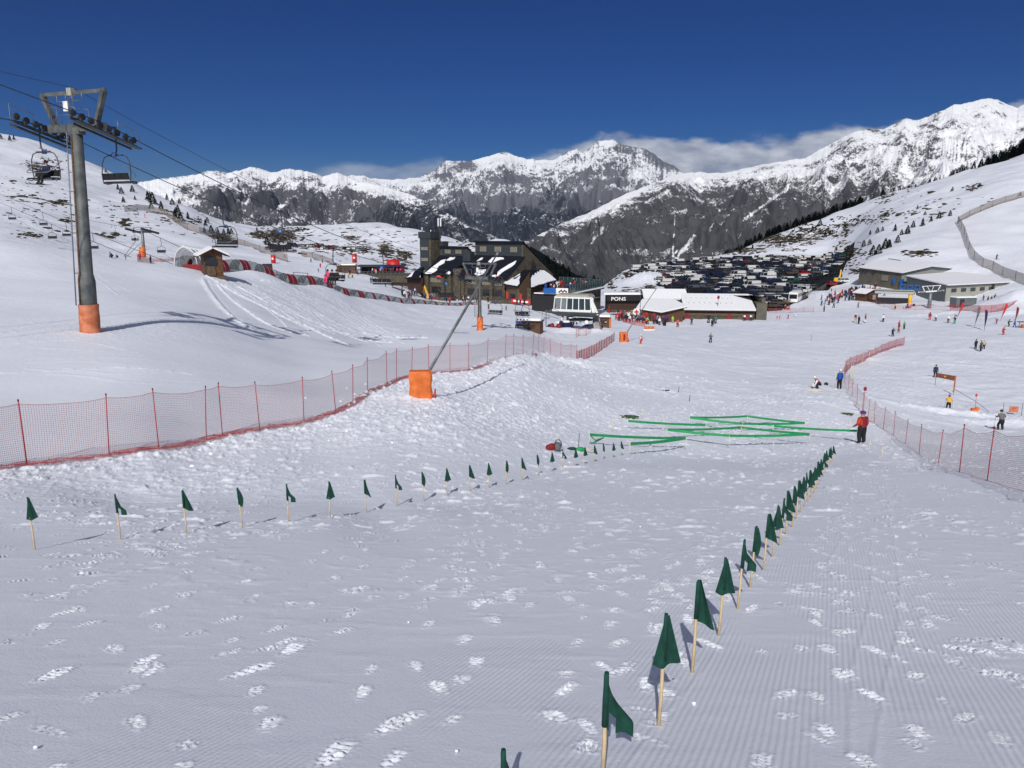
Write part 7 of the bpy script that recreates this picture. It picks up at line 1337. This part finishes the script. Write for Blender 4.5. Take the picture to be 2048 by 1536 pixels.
def pine(px, py, hpx, label, group, k=None, tmin=130, t=None):
    q = at(px, py, tmin) if t is None else depth_at(px, t); dd = proj(q)[2]; s = hpx/F*dd; r = empty('pine_tree', q, rc.uniform(0, 6.28), label, 'pine tree', group, s); c, tr_ = PNM[rc.randrange(5) if k is None else k]
    for nm, m in (('crown', c), ('trunk', tr_)): o = bpy.data.objects.new(nm, m); link(o); o.parent = r
    return r
lft = [(20, 282, 12), (28, 280, 10), (2, 278, 10), (236, 380, 12), (243, 388, 14), (265, 384, 14), (247, 405, 12), (296, 402, 20), (306, 408, 24), (303, 418, 14), (323, 422, 20), (334, 400, 12), (328, 392, 10), (345, 410, 14), (359, 408, 12), (356, 425, 16), (351, 440, 22), (362, 446, 22), (376, 438, 14), (352, 428, 14), (300, 395, 12), (270, 400, 9), (411, 452, 14), (415, 446, 12), (409, 466, 12), (423, 468, 18), (436, 470, 14), (448, 471, 14), (457, 470, 16), (463, 468, 12), (205, 333, 9), (212, 345, 8), (262, 360, 9), (272, 366, 8), (540, 496, 14), (534, 490, 18), (547, 500, 12), (583, 470, 8), (514, 462, 8)]
for i, v in enumerate(sorted(lft)): pine(*v, f"dark pine on the left hillside, {ordn(i)} of those trees from the left", 'pines dotting the left hillside')
rgt = [(1703, 515, 14), (1717, 510, 10), (1745, 512, 22), (1757, 508, 20), (1770, 498, 22), (1779, 495, 16), (1727, 494, 14), (1739, 490, 12), (1777, 492, 14), (1795, 486, 16), (1803, 470, 12), (1790, 462, 14), (1815, 468, 18), (1826, 455, 14), (1845, 452, 16), (1862, 443, 12), (1878, 436, 14), (1900, 432, 12), (1740, 470, 10), (1755, 466, 12), (1765, 462, 9), (1850, 430, 8), (2040, 392, 9), (1690, 455, 10), (1660, 470, 10), (1650, 475, 12), (1625, 462, 12), (1640, 452, 14), (1600, 482, 10), (1560, 492, 9), (1835, 418, 8), (1905, 380, 7), (1960, 372, 7), (1560, 462, 12), (1590, 455, 10), (1612, 450, 10), (1530, 480, 12), (1480, 505, 10), (1505, 498, 9)]
for i, v in enumerate(sorted(rgt)): pine(*v, f"dark pine on the right hillside, {ordn(i)} of those trees from the left", 'pines dotting the right hillside')
def skyline_t(px, lo=380, hi=900):
    t = np.linspace(lo, hi, 300); x = (px-1024)/F*t; y = t*.99; e = H(x, y)/y; k = int(np.argmax(e)); return t[k], e[k]
def forest(name, label, gen, n, sizes, seed):
    r = random.Random(seed); b = MB()
    for i in range(n):
        p, s = gen(r); c = PN[r.randrange(5)][0]; M4 = Matrix.Translation(p) @ Matrix.Rotation(r.uniform(0, 6.28), 4, 'Z') @ Matrix.Scale(s, 4); idx = range(0, len(c.f)) if i % 3 == 0 else range(0, len(c.f), 2); o = len(b.v); b.v += [tuple(M4 @ Vector(v)) for v in c.v]; b.f += [tuple(q+o for q in c.f[j]) for j in idx]; b.m += [0]*len(idx); b.sm += [False]*len(idx)
    o = b.build(name, M_['pine_belt']); tag(o, label, None, None, 'stuff'); return o
def g1(r):
    px = r.choice((r.uniform(1440, 2110), r.uniform(1440, 1700), r.uniform(1930, 2110))); t, e = skyline_t(px); t2 = t+r.uniform(0, 22); p = depth_at(px, t2); hpx = np.interp(px, [1440, 1500, 1560, 1620, 1700, 1760, 1800, 1850, 1930, 2000, 2110], [10, 17, 20, 20, 16, 12, 9, 11, 20, 34, 50]); s = hpx/F*t2*r.uniform(.6, 1.15)
    return Vector((p.x, p.y, e*t2*.99-s*.15-(t2-t)*.0)), s
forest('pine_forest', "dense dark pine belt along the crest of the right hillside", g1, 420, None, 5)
def g2(r):
    px = r.uniform(1085, 1245); f = r.random(); t = 330+r.uniform(0, 60); y = np.interp(px, [1085, 1110, 1150, 1200, 1240], [505, 522, 545, 562, 572])+r.uniform(0, 26); p = pt(px, y, t); return p-Z3*1.5, r.uniform(2, 3.8)
# the wooded spur falling away behind the lodge
sp_px = np.linspace(1060, 1262, 40); sp_s = np.linspace(0, 1, 12); SPX, SPS = np.meshgrid(sp_px, sp_s); yy_ = np.interp(SPX, [1060, 1085, 1110, 1150, 1200, 1262], [492, 506, 524, 548, 566, 590]); tS = 330+90*(1-SPS)
ab = (SPX-1024)/F; bb_ = (768-(yy_+SPS*70))/F; me = grid_mesh('wooded_spur', ab*tS, (cp+bb_*sp)*tS, (-sp+bb_*cp)*tS); me.materials.append(M_['pine_belt']); tag(link(bpy.data.objects.new('wooded_spur', me)), "dark wooded hillside falling away behind the lodge", None, None, 'structure')
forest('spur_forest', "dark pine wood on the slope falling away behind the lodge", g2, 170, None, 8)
# low heather and rocks poking through the snow: clumps where the slopes are bare
rk_i = np.argwhere((rock > .40) & (GY > 150) & (GY < 620)); sc_r = np.random.RandomState(3); b = MB(); b2 = MB(); cap = 0; r_ = random.Random(9)
wts = (rock[rk_i[:, 0], rk_i[:, 1]]-0.38)**1.1*GY[rk_i[:, 0], rk_i[:, 1]]; wts /= wts.sum()
for q in sc_r.choice(len(rk_i), size=6500, replace=False, p=wts):
    i, j = rk_i[q]; x, y, z = GX[i, j], GY[i, j], GZ[i, j]; px = 1024+F*x/(y*cp-z*sp)
    if px < -60 or px > 2110: continue
    if 206 < y < 432 and np.interp(y, *Lt)-8 < px < np.interp(y, *Rt)+10: continue
    s = r_.uniform(.14, .48)*(1+y/500)*.8; tb = b if r_.random() < .75 else b2
    tb.ball((x+r_.uniform(-1, 1), y+r_.uniform(-1, 1), z+s*.05), s, 0, 6, 3, (r_.uniform(1.0, 2.6), r_.uniform(.6, 1.3), r_.uniform(.35, .7)))
for (cx_, cy_, rx_, ry_, n_) in [(1560, 480, 80, 16, 400), (1640, 464, 70, 16, 320), (1480, 502, 55, 8, 180), (1720, 440, 60, 10, 90), (1800, 430, 90, 16, 60), (1870, 405, 120, 24, 50), (1700, 510, 40, 30, 120), (1265, 560, 48, 32, 300), (560, 470, 50, 22, 220), (720, 490, 140, 38, 240), (772, 500, 18, 20, 120), (800, 520, 30, 25, 110), (940, 490, 60, 10, 60), (80, 400, 100, 80, 110), (235, 430, 45, 30, 50), (360, 440, 80, 30, 50), (1840, 507, 40, 8, 60)]:
    for k in range(n_ if not QUICK else 3):
        a = r_.uniform(0, 6.283); d = r_.random()**.6; px, py = cx_+rx_*d*math.cos(a), cy_+ry_*d*math.sin(a); p = at(px, py, 150); t_c = proj(p)[2]
        if t_c > 640 or (206 < p.y < 432 and np.interp(t_c, *Lt)-4 < px < np.interp(t_c, *Rt)+8): continue
        s = r_.uniform(.12, .55)*(.5+t_c/500)*(1.6 if r_.random() < .08 else 1); (b if r_.random() < .7 else b2).ball((p.x, p.y, p.z+s*.05), s, 0, 6, 3, (r_.uniform(1.0, 3.0), r_.uniform(.6, 1.3), r_.uniform(.35, .8)))
b.sm = [False]*len(b.f); b2.sm = [False]*len(b2.f)
tag(b.build('heather_scrub', M_['shrub']), "brown heather and low scrub poking through the snow", None, None, 'stuff'); tag(b2.build('loose_rocks', M_['boulder']), "small rocks poking through the snow of the hillsides", None, None, 'stuff')
# snow lumps thrown up along the nets and banks
b = MB(); r_ = random.Random(31)
for k in range(60):
    px = r_.uniform(-40, 1230); fbx = float(np.interp(px, fx, fy)); u_ = r_.random(); py = fbx+abs(r_.gauss(8, 22)) if u_ < .7 else r_.uniform(760, 900); px2 = px if u_ < .7 else r_.uniform(560, 1250); 
    if py > 1060 or py < 700: continue
    a_, b__ = (px2-1024)/F, (768-py)/F
    p = at(px2, py); d = proj(p)[2]; s = r_.uniform(.02, .06)*(1+d*.012); b.ball((p.x, p.y, p.z+s*.2), s, 0, 6, 4, (r_.uniform(.9, 1.6), r_.uniform(.7, 1.2), r_.uniform(.6, .9)))
for k in range(5):
    px, py = r_.uniform(0, 2048), r_.uniform(1000, 1530); p = at(px, py); s = r_.uniform(.006, .016); b.ball((p.x, p.y, p.z+.012), s, 0, 6, 4, (1.2, 1, .8))
tag(b.build('snow_lumps', M_['roof_snow']), "loose lumps of snow scattered along the fence and on the piste", None, None, 'stuff')
# ================================================================ PEOPLE
def P(px, py, kind, jk, tr, label, rz=0, hat='black', tmin=50, hp=None, **k):
    q = at(px, py, tmin); h = 1.0
    if hp: h = hp/F*proj(q)[2]/1.78; h = min(max(h, .62), 1.12)
    return person(q, rz, kind, jk, tr, label, k.pop('group', None), hat, h=h, **k)
mr = P(1722, 887, 'hold', ('dark red', 'red orange'), 'black', "person in orange sleeved dark red jacket and purple hat holding the green tape", R(22), 'purple', 20, 66); mr.scale = (mr.scale[0]*1.22, mr.scale[1]*1.22, mr.scale[2])
P(1678, 779, 'stand', 'blue', 'black', "person in blue jacket and black trousers standing by the bend of the right fence", R(10), 'white', 30, 41)
P(1635, 777, 'crouch', ('dark red', 'white'), 'black', "person in red vest with white sleeves crouching over stakes on the snow", R(85), 'white', 30, 40)
q = at(1632, 781, 30); b = MB()
for k in range(4): b.cyl((-.9, -.3+.06*k, .03), (.9, -.15+.05*k, .04), .016, n=6)
tag(b.build('laid_stakes', M_['stake_wood'], None, q), "thin stakes laid on the snow beside the crouching person", 'stakes')
q = at(1652, 772, 30); b = MB(); b.ball((0, 0, .18), .2, 0, 10, 6); tag(b.build('dark_bag', M_['black'], None, q), "small round dark bag between the crouching and standing persons", 'bag')
P(1870, 755, 'stand', 'navy', 'black', "person in dark navy jacket standing at the left end of the small red banner", R(160), 'black', 50, 26)
P(1896, 820, 'ski', 'yellow', 'black', "skier in bright yellow jacket gliding below the red banner post", R(-30), 'brown', 40, 34, skis='black', poles=True, tilt=.12)
P(2000, 861, 'ski', 'grey', 'black', "skier in grey jacket and black trousers skiing near the orange padding at right", R(-8), 'black', 30, 46, skis='black', poles=True)
P(1785, 673, 'ski', 'navy', 'black', "skier in dark clothes just beyond the far end of the right fence", R(-60), 'black', 60, 19, skis='black')
P(1797, 661, 'stand', ('red', 'red'), 'navy', "adult in red jacket standing over a child in orange", R(-90), 'red', 60, 20); P(1797, 665, 'ski', 'orange', 'black', "child in orange suit held by the adult in red", R(-30), 'blue', 60, 13, skis='black')
P(1808, 659, 'stand', 'green', 'black', "person in light green jacket beside the adult with a child", R(20), 'green', 60, 16)
P(1951, 698, 'stand', 'black', 'black', "dark dressed person at the left of the group of three", R(10), 'black', 60, 20); P(1961, 703, 'stand', 'dark green', 'black', "person in dark green jacket in the middle of the group of three", R(30), 'black', 60, 22); P(1967, 699, 'stand', ('beige', 'orange'), 'black', "person in pinkish orange jacket at the right of the group of three", R(-20), 'beige', 60, 19)
P(1421, 685, 'ski', ('grey', 'dark green'), 'black', "skier alone in the middle of the wide piste in dark green jacket", R(160), 'dark green', 60, 20, skis='black')
P(1282, 689, 'ski', ('pink', 'white'), 'red', "skier in pink and white suit right of the small orange lance pad", R(60), 'white', 60, 22, skis='black', poles=True)
P(1993, 519, 'ski', 'black', 'black', "dark skier alone on the bright slope right of the winding snow fence", R(-150), 'black', 150, 12, skis='black')
P(302, 527, 'stand', 'black', 'black', "person in black standing on the left ridge beside the red net", R(90), 'black', 80, 27); P(280, 521, 'stand', 'red', 'red', "person in red suit leaning at the left end of the red net", R(200), 'navy', 80, 18)
P(235, 516, 'crouch', 'black', 'black', "person in dark clothes sitting low behind the left ridge", R(90), 'black', 80, 12); P(224, 516, 'crouch', 'navy', 'black', "second dark shape crouching at the far left of the ridge", R(90), 'black', 80, 12)
P(277, 431, 'ski', 'black', 'black', "dark skier high on the fenced upper piste", R(100), 'black', 150, 8); P(290, 435, 'ski', 'red', 'orange', "skier in orange on the fenced upper piste", R(100), 'red', 150, 8)
P(1500, 655, 'stand', 'black', 'black', "") if False else None
# skiers strewn over the beginners' area
lst = [(1710, 645, 'dark red', 'beige', 'leftmost of three adults standing together below the kiosk', 18), (1717, 648, 'black', 'black', 'middle of three adults standing together below the kiosk', 17), (1730, 646, 'dark red', 'white', 'right hand one of three adults below the kiosk', 18), (1766, 644, 'white', 'black', 'standing alone right of the three adults', 16), (1716, 615, 'grey', 'navy', 'skiing alone below the brown kiosk', 12),
       (1790, 619, 'yellow', 'black', 'standing before the orange net of the beginner lift', 13), (1859, 640, 'dark red', 'red', 'leaning back on skis left of the bent skier', 16), (1871, 642, 'white', 'black', 'bent forward beside the one in dark red', 14), (1896, 646, 'white', 'brown', 'standing left of the one with bright green trousers', 17), (1909, 647, 'black', 'green', 'with bright green trousers near the red banner', 16),
       (2017, 653, 'brown', 'black', 'standing left of the one in blue at right', 16), (2029, 655, 'blue', 'blue', 'in all blue clothes at the right edge', 17), (2006, 670, 'red', 'red', 'in red kneeling among equipment at right', 18), (1993, 648, 'red', 'black', 'sitting on the snow below the leaning red banner', 10),
       (1355, 655, 'orange', 'dark red', 'skiing away from the lift queue', 19), (1383, 649, 'navy', 'black', 'standing right of the skier in orange', 16), (1345, 646, 'lime', 'beige', 'in lime near the end of the queue', 15), (1391, 634, 'yellow', 'orange', 'small in yellow on the piste before the long store', 12), (1424, 653, 'black', 'black', 'largest of the cluster below the long store', 17), (1417, 645, 'navy', 'black', 'leftmost of the cluster below the long store', 20), (1432, 646, 'teal', 'black', 'in teal in the cluster below the long store', 14), (1428, 648, 'dark green', 'black', 'in dark green in the cluster below the long store', 15),
       (1475, 636, 'navy', 'black', 'first of three by the store corner', 14), (1480, 637, 'black', 'black', 'second of three by the store corner', 14), (1484, 638, 'white', 'black', 'third of three by the store corner', 15), (1489, 642, 'white', 'navy', 'in white coat with two small children', 15), (1495, 642, 'red', 'red', 'small child in red between two adults', 9), (1501, 642, 'white', 'navy', 'adult in white right of the small red child', 15),
       (1521, 639, 'red', 'red', 'child in red suit left of the pair of red children', 13), (1554, 639, 'red', 'red', 'left one of the pair of red children', 9), (1559, 639, 'pink', 'red', 'right one of the pair of red children', 9), (1576, 638, 'blue', 'red', 'child in blue on red skis', 10), (1591, 634, 'white', 'white', 'in all white beyond the child in blue', 11),
       (1570, 617, 'lime', 'red', 'in lime by the red equipment at the net', 10), (1578, 618, 'red', 'red', 'in red by the equipment at the net', 9), (1648, 624, 'brown', 'black', 'standing below the right queue', 14), (1643, 611, 'blue', 'navy', 'in blue at the foot of the right queue', 12), (1650, 609, 'blue', 'blue', 'second in blue at the foot of the right queue', 12), (1658, 611, 'dark red', 'black', 'in dark red at the foot of the right queue', 13), (1667, 616, 'brown', 'black', 'skiing away just below the right queue', 13), (1663, 584, 'black', 'black', 'standing on the path above the right queue', 8), (1635, 592, 'black', 'red', 'standing by the slatted fence left of the right queue', 7),
       (1021, 604, 'red', 'black', 'in red striding below the stone ramp', 13), (937, 662 if False else 603, 'white', 'black', 'in white among the skiers before the lodge', 13), (1012, 621, 'navy', 'navy', 'small in dark blue right of the first low chair', 11), (1000, 607, 'blue', 'blue', 'in bright blue above the first low chair', 15), (976, 605, 'black', 'black', 'upright dark figure right of the orange padded tower', 13), (977, 617, 'brown', 'black', 'lower dark figure right of the orange padded tower', 11), (953, 606, 'black', 'black', 'dark figure just left of the orange padded tower', 13), (1040, 609, 'black', 'black', 'dark figure behind the second low chair', 14),
       (622, 525, 'black', 'black', 'skiing beside the brown fence by the bar', 9), (641, 536, 'red', 'red', 'in red skiing below the brown fence', 10), (637, 545, 'navy', 'black', 'dark skier below the gate frame', 10), (645, 526, 'grey', 'black', 'grey skier at the end of the brown fence', 9), (697, 556, 'yellow', 'grey', 'in yellow vest above the conveyor', 12), (705, 556, 'beige', 'black', 'in beige next to the yellow vest', 11), (742, 566, 'dark green', 'black', 'with skis on a shoulder above the conveyor', 12), (771, 574, 'grey', 'navy', 'small figure where the conveyor passes the terrace', 9), (569, 516, 'orange', 'red', 'in orange by the red inflatable post', 10), (703, 542, 'pink', 'red', 'in pink right of the chair with riders', 8),
       (1204, 661, 'black', 'black', 'dark figure in front of the small ticket hut', 14), (1101, 618, 'black', 'black', 'operator on the platform left of the station cabin', 12), (1232, 637, 'red', 'red', 'in red right of the small ticket hut', 13)]
for i, (px, py, jk, tr, l, hp) in enumerate(lst):
    art = '' if l.split()[0] in ('leftmost', 'middle', 'right', 'largest', 'first', 'second', 'third', 'child', 'small', 'adult', 'left', 'upright', 'lower', 'dark', 'grey', 'operator') else ''
    P(px, py, rc.choice(['stand', 'ski', 'walk']) if 'child' not in l else 'ski', jk, tr, f"person in {jk} top, {l}", rc.uniform(-3, 3), rc.choice(['black', 'grey', 'navy', 'white', jk]), 75 if py > 560 else 140, hp, skis=('black' if hp > 12 else False), group='people scattered over the beginners area')
# packed groups
FAR = MB(); FCOL = list(CL)
def crowd(n, gen, where, grp, seed, cols=None, kids=.15, tmin=100, zoff=0, rest=0):
    r = random.Random(seed); L = []
    for i in range(rest):                                # beyond the 300 that show largest: one merged object
        px, py, *t = gen(r, i); q = at(px, py, tmin)+Vector((0, 1.2, 0)) if not t else t[0]; M4 = Matrix.Translation(q) @ Matrix.Rotation(r.uniform(-3, 3), 4, 'Z'); me_ = POSES['stand'][0]; o_ = len(FAR.v); j_ = FCOL.index(r.choice(cols or ['red', 'navy', 'black', 'blue', 'grey', 'white', 'dark red', 'purple'])); k_ = FCOL.index('black')
        FAR.v += [tuple(M4 @ v.co) for v in me_.vertices]; FAR.f += [tuple(v+o_ for v in p_.vertices) for p_ in me_.polygons]; FAR.m += [{0: j_, 5: j_, 1: k_, 3: k_, 4: k_, 2: FCOL.index('brown')}[p_.material_index] for p_ in me_.polygons]; FAR.sm += [True]*len(me_.polygons)
    for i in range(n): px, py, *t = gen(r, i); q = at(px, py, tmin) if not t else t[0]; L.append((px, q))
    L.sort(key=lambda v: v[0]); cols = cols or ['red', 'navy', 'black', 'blue', 'black', 'navy', 'grey', 'lime', 'dark red', 'white', 'teal', 'purple', 'orange', 'dark green', 'pink', 'yellow']
    for i, (px, q) in enumerate(L):
        jk = r.choice(cols); tr = r.choice(['black', 'black', 'navy', 'grey', 'black', 'white', 'red', 'brown']); person(q+Z3*zoff, r.uniform(-3.1, 3.1), r.choice(['stand', 'stand', 'walk', 'ski']), jk, tr, f"person in {jk} jacket, {tr} trousers, {ordn(i)} from left {where}", grp, r.choice(['black', 'navy', 'grey', 'red', 'white', jk]), h=r.uniform(.7, .85) if r.random() < kids else r.uniform(.93, 1.05))
crowd(44, lambda r, i: ((lambda x: (x, np.interp(x, [1233, 1290, 1340], [640, 646, 652])+r.uniform(-9, 3)))(r.uniform(1236, 1336))), "in the lift queue", 'people queueing for the chairlift', 1, tmin=90, rest=45)
crowd(34, lambda r, i: ((lambda f: (1655+f*95+r.uniform(-10, 10), 604-f*22+r.uniform(-7, 9)))(r.random()**.9)), "in the right hand queue", 'people queueing below the car park', 2, tmin=130, rest=60)
crowd(42, lambda r, i: (r.uniform(800, 985), 592+r.uniform(-4, 10)), "in front of the lodge", 'people gathered before the lodge', 3, kids=.2, tmin=150, rest=70)
crowd(10, lambda r, i: (r.uniform(890, 935), 603+r.uniform(-2, 5)), "in the ski class below the lodge", 'ski class below the lodge', 4, ['navy', 'white', 'blue', 'black', 'red'], kids=.5, tmin=140)
dk_t = tr.location if False else None
def terr(r, i):
    px = r.uniform(738, 805); t = 228+r.uniform(-2, 4); y = pt(px, 453, t); q = Vector((y.x, y.y, tr_base.z+1.05)); return px, 0, q
tr_base = [o for o in bpy.data.objects if o.name == 'terrace'][0].location
crowd(14, terr, "on the bar terrace", 'people on the sun terrace of the bar', 5, ['red', 'red', 'white', 'pink', 'navy', 'black', 'dark red', 'grey'], kids=0, rest=26)
def deckp(r, i):
    u, v = r.uniform(.08, .92), r.uniform(.15, .9); q = Lp.lerp(Cp, u).lerp(Bp.lerp(Rp_, u), v)+o3; return proj(q)[0], 0, q+Z3*.08
crowd(12, deckp, "on the glass railed terrace", 'people on the glass railed terrace', 6, ['black', 'navy', 'red', 'dark red', 'white', 'blue', 'black', 'brown'], kids=0, rest=30)
def stp(r, i): return (r.uniform(1120, 1182), 650+r.uniform(-6, 8))
crowd(7, stp, "at the station's loading deck", 'people boarding at the lift station', 7, ['black', 'white', 'lime', 'navy', 'black'], kids=.1, tmin=100)
crowd(6, lambda r, i: (r.uniform(1213, 1236), 622+r.uniform(-2, 5)), "beside the olive wall", 'people beside the terrace building', 8, ['red', 'navy', 'lime', 'black', 'dark red'], tmin=140)
crowd(5, lambda r, i: (r.uniform(1720, 1780), 588+r.uniform(-3, 6)), "before the brown hall", 'people before the ski school hall', 10, ['red', 'white', 'black', 'dark red'], tmin=150)
crowd(4, lambda r, i: (r.uniform(1966, 2000), 602+r.uniform(-3, 6)), "by the snow pile at right", 'people by the snow pile', 12, ['red', 'dark red', 'black', 'navy', 'blue'], tmin=150)
crowd(3, lambda r, i: (r.uniform(690, 728), 549+r.uniform(-2, 2)), "before the brown bar hut", 'people before the bar hut', 13, ['navy', 'purple', 'black', 'red'], tmin=180)
tag(FAR.build('distant_crowd', [CL[c] for c in FCOL]), "the remaining far people packed in the queues and terraces", None, None, 'stuff')
# ================================================================ small things on the right piste
q1, q2 = at(1870, 771, 50), at(1907, 790, 50); r = empty('gate_banner', q1, 0, "small red gate banner with yellow mark strung between two poles", 'banner'); v2 = q2-q1; b = MB(); b.cyl((0, 0, 0), (0, 0, 1.5), .02, n=6); b.build('pole', M_['dark_steel'], r); b = MB(); b.cyl(v2, v2+Z3*2.2, .022, n=6); b.build('pole', M_['dark_steel'], r)
A_, B_ = Vector((0.02, 0, 1.0)), v2+Vector((-.02, 0, 1.55)); b = MB(); n = Vector((0, -.02, 0)); b.add([A_, B_, B_+Z3*.55, A_+Z3*.5, A_+n, B_+n, B_+n+Z3*.55, A_+n+Z3*.5], [(3, 2, 1, 0), (4, 5, 6, 7), (7, 6, 2, 3), (0, 1, 5, 4)]); c_ = A_.lerp(B_, .5); b.ball(c_+Vector((-.08, -.04, .28)), .10, 1, 8, 5, (1, .2, .9)); b.ball(c_+Vector((.10, -.04, .28)), .10, 1, 8, 5, (1, .2, .9)); b.build('banner_cloth', [M_['pad_faded'], M_['yellow']], r)
b = MB(); lo_ = at(1902, 800, 40)-q1; b.add([v2+Vector((-.06, 0, 2.1)), v2+Vector((.1, 0, 2.1)), v2+Vector((.06, 0, .3)), v2+Vector((-.12, 0, .3)), v2+Vector((-.06, .03, 2.1)), v2+Vector((.1, .03, 2.1)), v2+Vector((.06, .03, .3)), v2+Vector((-.12, .03, .3))], [(3, 2, 1, 0), (4, 5, 6, 7)]); b.build('rolled_net', M_['pad_faded'], r)
q = at(1950, 822, 40); r = empty('disc_pole', q, 0, "red disc on a thin pole standing in an orange padded foot", 'marker'); b = MB(); b.cyl((0, 0, 0), (-.05, 0, 1.75), .02, n=6); b.build('pole', M_['pole_red'], r); b = MB(); b.ball((-.05, 0, 1.55), .13, 0, 10, 6, (1, .3, 1)); b.build('disc', M_['red'], r); b = MB(); b.box((-.1, 0, .12), (.62, .3, .34), taper=.85); b.ball((.2, 0, .2), .2, 0, 8, 5); b.build('padded_foot', M_['pad_orange'], r)
q = at(2026, 830, 40); r = empty('orange_board', q, R(-5), "orange board held between two posts on the snow bank at right", 'board'); b = MB(); b.box((0, 0, .55), (.80, .05, .55)); b.build('board', M_['pad_faded'], r)
for x in (-.95, .75): b = MB(); b.cyl((x, 0, -.2), (x, 0, 1.15), .02, n=6); b.build('post', M_['dark_steel'], r)
b = MB(); pts_ = [at(1908, 797, 40)+Z3*1.0, at(1925, 803, 40)+Z3*.75, at(1945, 810, 40)+Z3*.55, at(1962, 818, 40)+Z3*.35, at(1978, 826, 40)+Z3*.12]; b.tube(pts_, .02, 5); tag(b.build('guide_rope', M_['dark_steel']), "dark guide rope sagging from the gate banner to the snow bank", 'rope')
q = at(2044, 655, 60); r = empty('equipment_table', q, 0, "long table with dark cloth and orange pad at the right edge of the photo", 'table'); b = MB(); b.box((1.2, 0, 1.1), (4, 1, .12)); b.build('tabletop', M_['grey_cloth'], r); b = MB(); b.cyl((-.6, 0, 0), (-.6, 0, 1.1), .05, n=6); b.build('leg', M_['dark_steel'], r); b = MB(); b.box((.1, -.6, .3), (1.2, .6, .7)); b.build('orange_pad', M_['pad_orange'], r)
for px, py, c, l, tm in [(1575, 620, 'red', 'pile of red ski school gear at the net by the bus', 120), (1822, 613, 'red', 'red and yellow children gear heap before the beginner lift', 120), (1815, 617, 'pink', 'pink bag on the snow before the beginner lift', 120), (1995, 606, 'dark red', 'dark red machinery heap by the snow pile', 150), (1690, 592, 'black', 'row of dark ski racks by the kiosk', 140)]:
    q = at(px, py, tm); b = MB()
    for k in range(9): b.ball((rc.uniform(-1.1, 1.1), rc.uniform(-.3, .3), rc.uniform(.1, .6)), rc.uniform(.15, .35), k % 2, 7, 4)
    tag(b.build('gear_pile', [CL[c], M_['black']], None, q), l, 'pile')
q = depth_at(1431, 178); r = empty('windsock_lance', q, 0, "slim snow gun with dark red head standing before the long store", 'snow lance'); b = MB(); b.tube([(0, 0, 0), (.05, -.2, 4.6)], [.07, .05], 8); b.build('lance_tube', M_['galv'], r); b = MB(); b.ball((.05, -.2, 4.9), .30, 0, 10, 6, (1, 1, 1.4)); b.build('head', M_['red_dark'], r); b = MB(); b.box((0, 0, .9), (.7, .5, 1.9)); b.build('pad', M_['pad_orange'], r)
q = depth_at(1278, 168); r = empty('lamp_mast', q, 0, "thin dark mast standing by the first aid hut", 'mast'); b = MB(); b.tube([(0, 0, 0), (0, 0, 7)], [.06, .04], 6); b.build('mast', M_['dark_steel'], r)
q = at(1500, 628, 100); r = empty('orange_post', q, 0, "orange padded post at the corner of the long store", 'post'); b = MB(); b.tube([(0, 0, -.2), (0, 0, 2.2)], .3, 10); b.build('pad', M_['pad_orange'], r)
# ================================================================ clear mountain air, faintly blue over the kilometres
hz_m = bpy.data.materials.new('haze'); hz_m.use_nodes = True; t = hz_m.node_tree; t.nodes.clear(); o_ = N(t, 'ShaderNodeOutputMaterial'); v_ = N(t, 'ShaderNodeVolumePrincipled'); v_.inputs['Color'].default_value = (.50, .66, 1, 1); v_.inputs['Density'].default_value = 1.6e-5; v_.inputs['Anisotropy'].default_value = 0; t.links.new(v_.outputs[0], o_.inputs['Volume'])
b = MB(); b.box((0, 8500, 450), (34000, 20500, 2500)); tag(b.build('haze', hz_m), "thin blue haze over the far mountains", None, None, 'stuff')
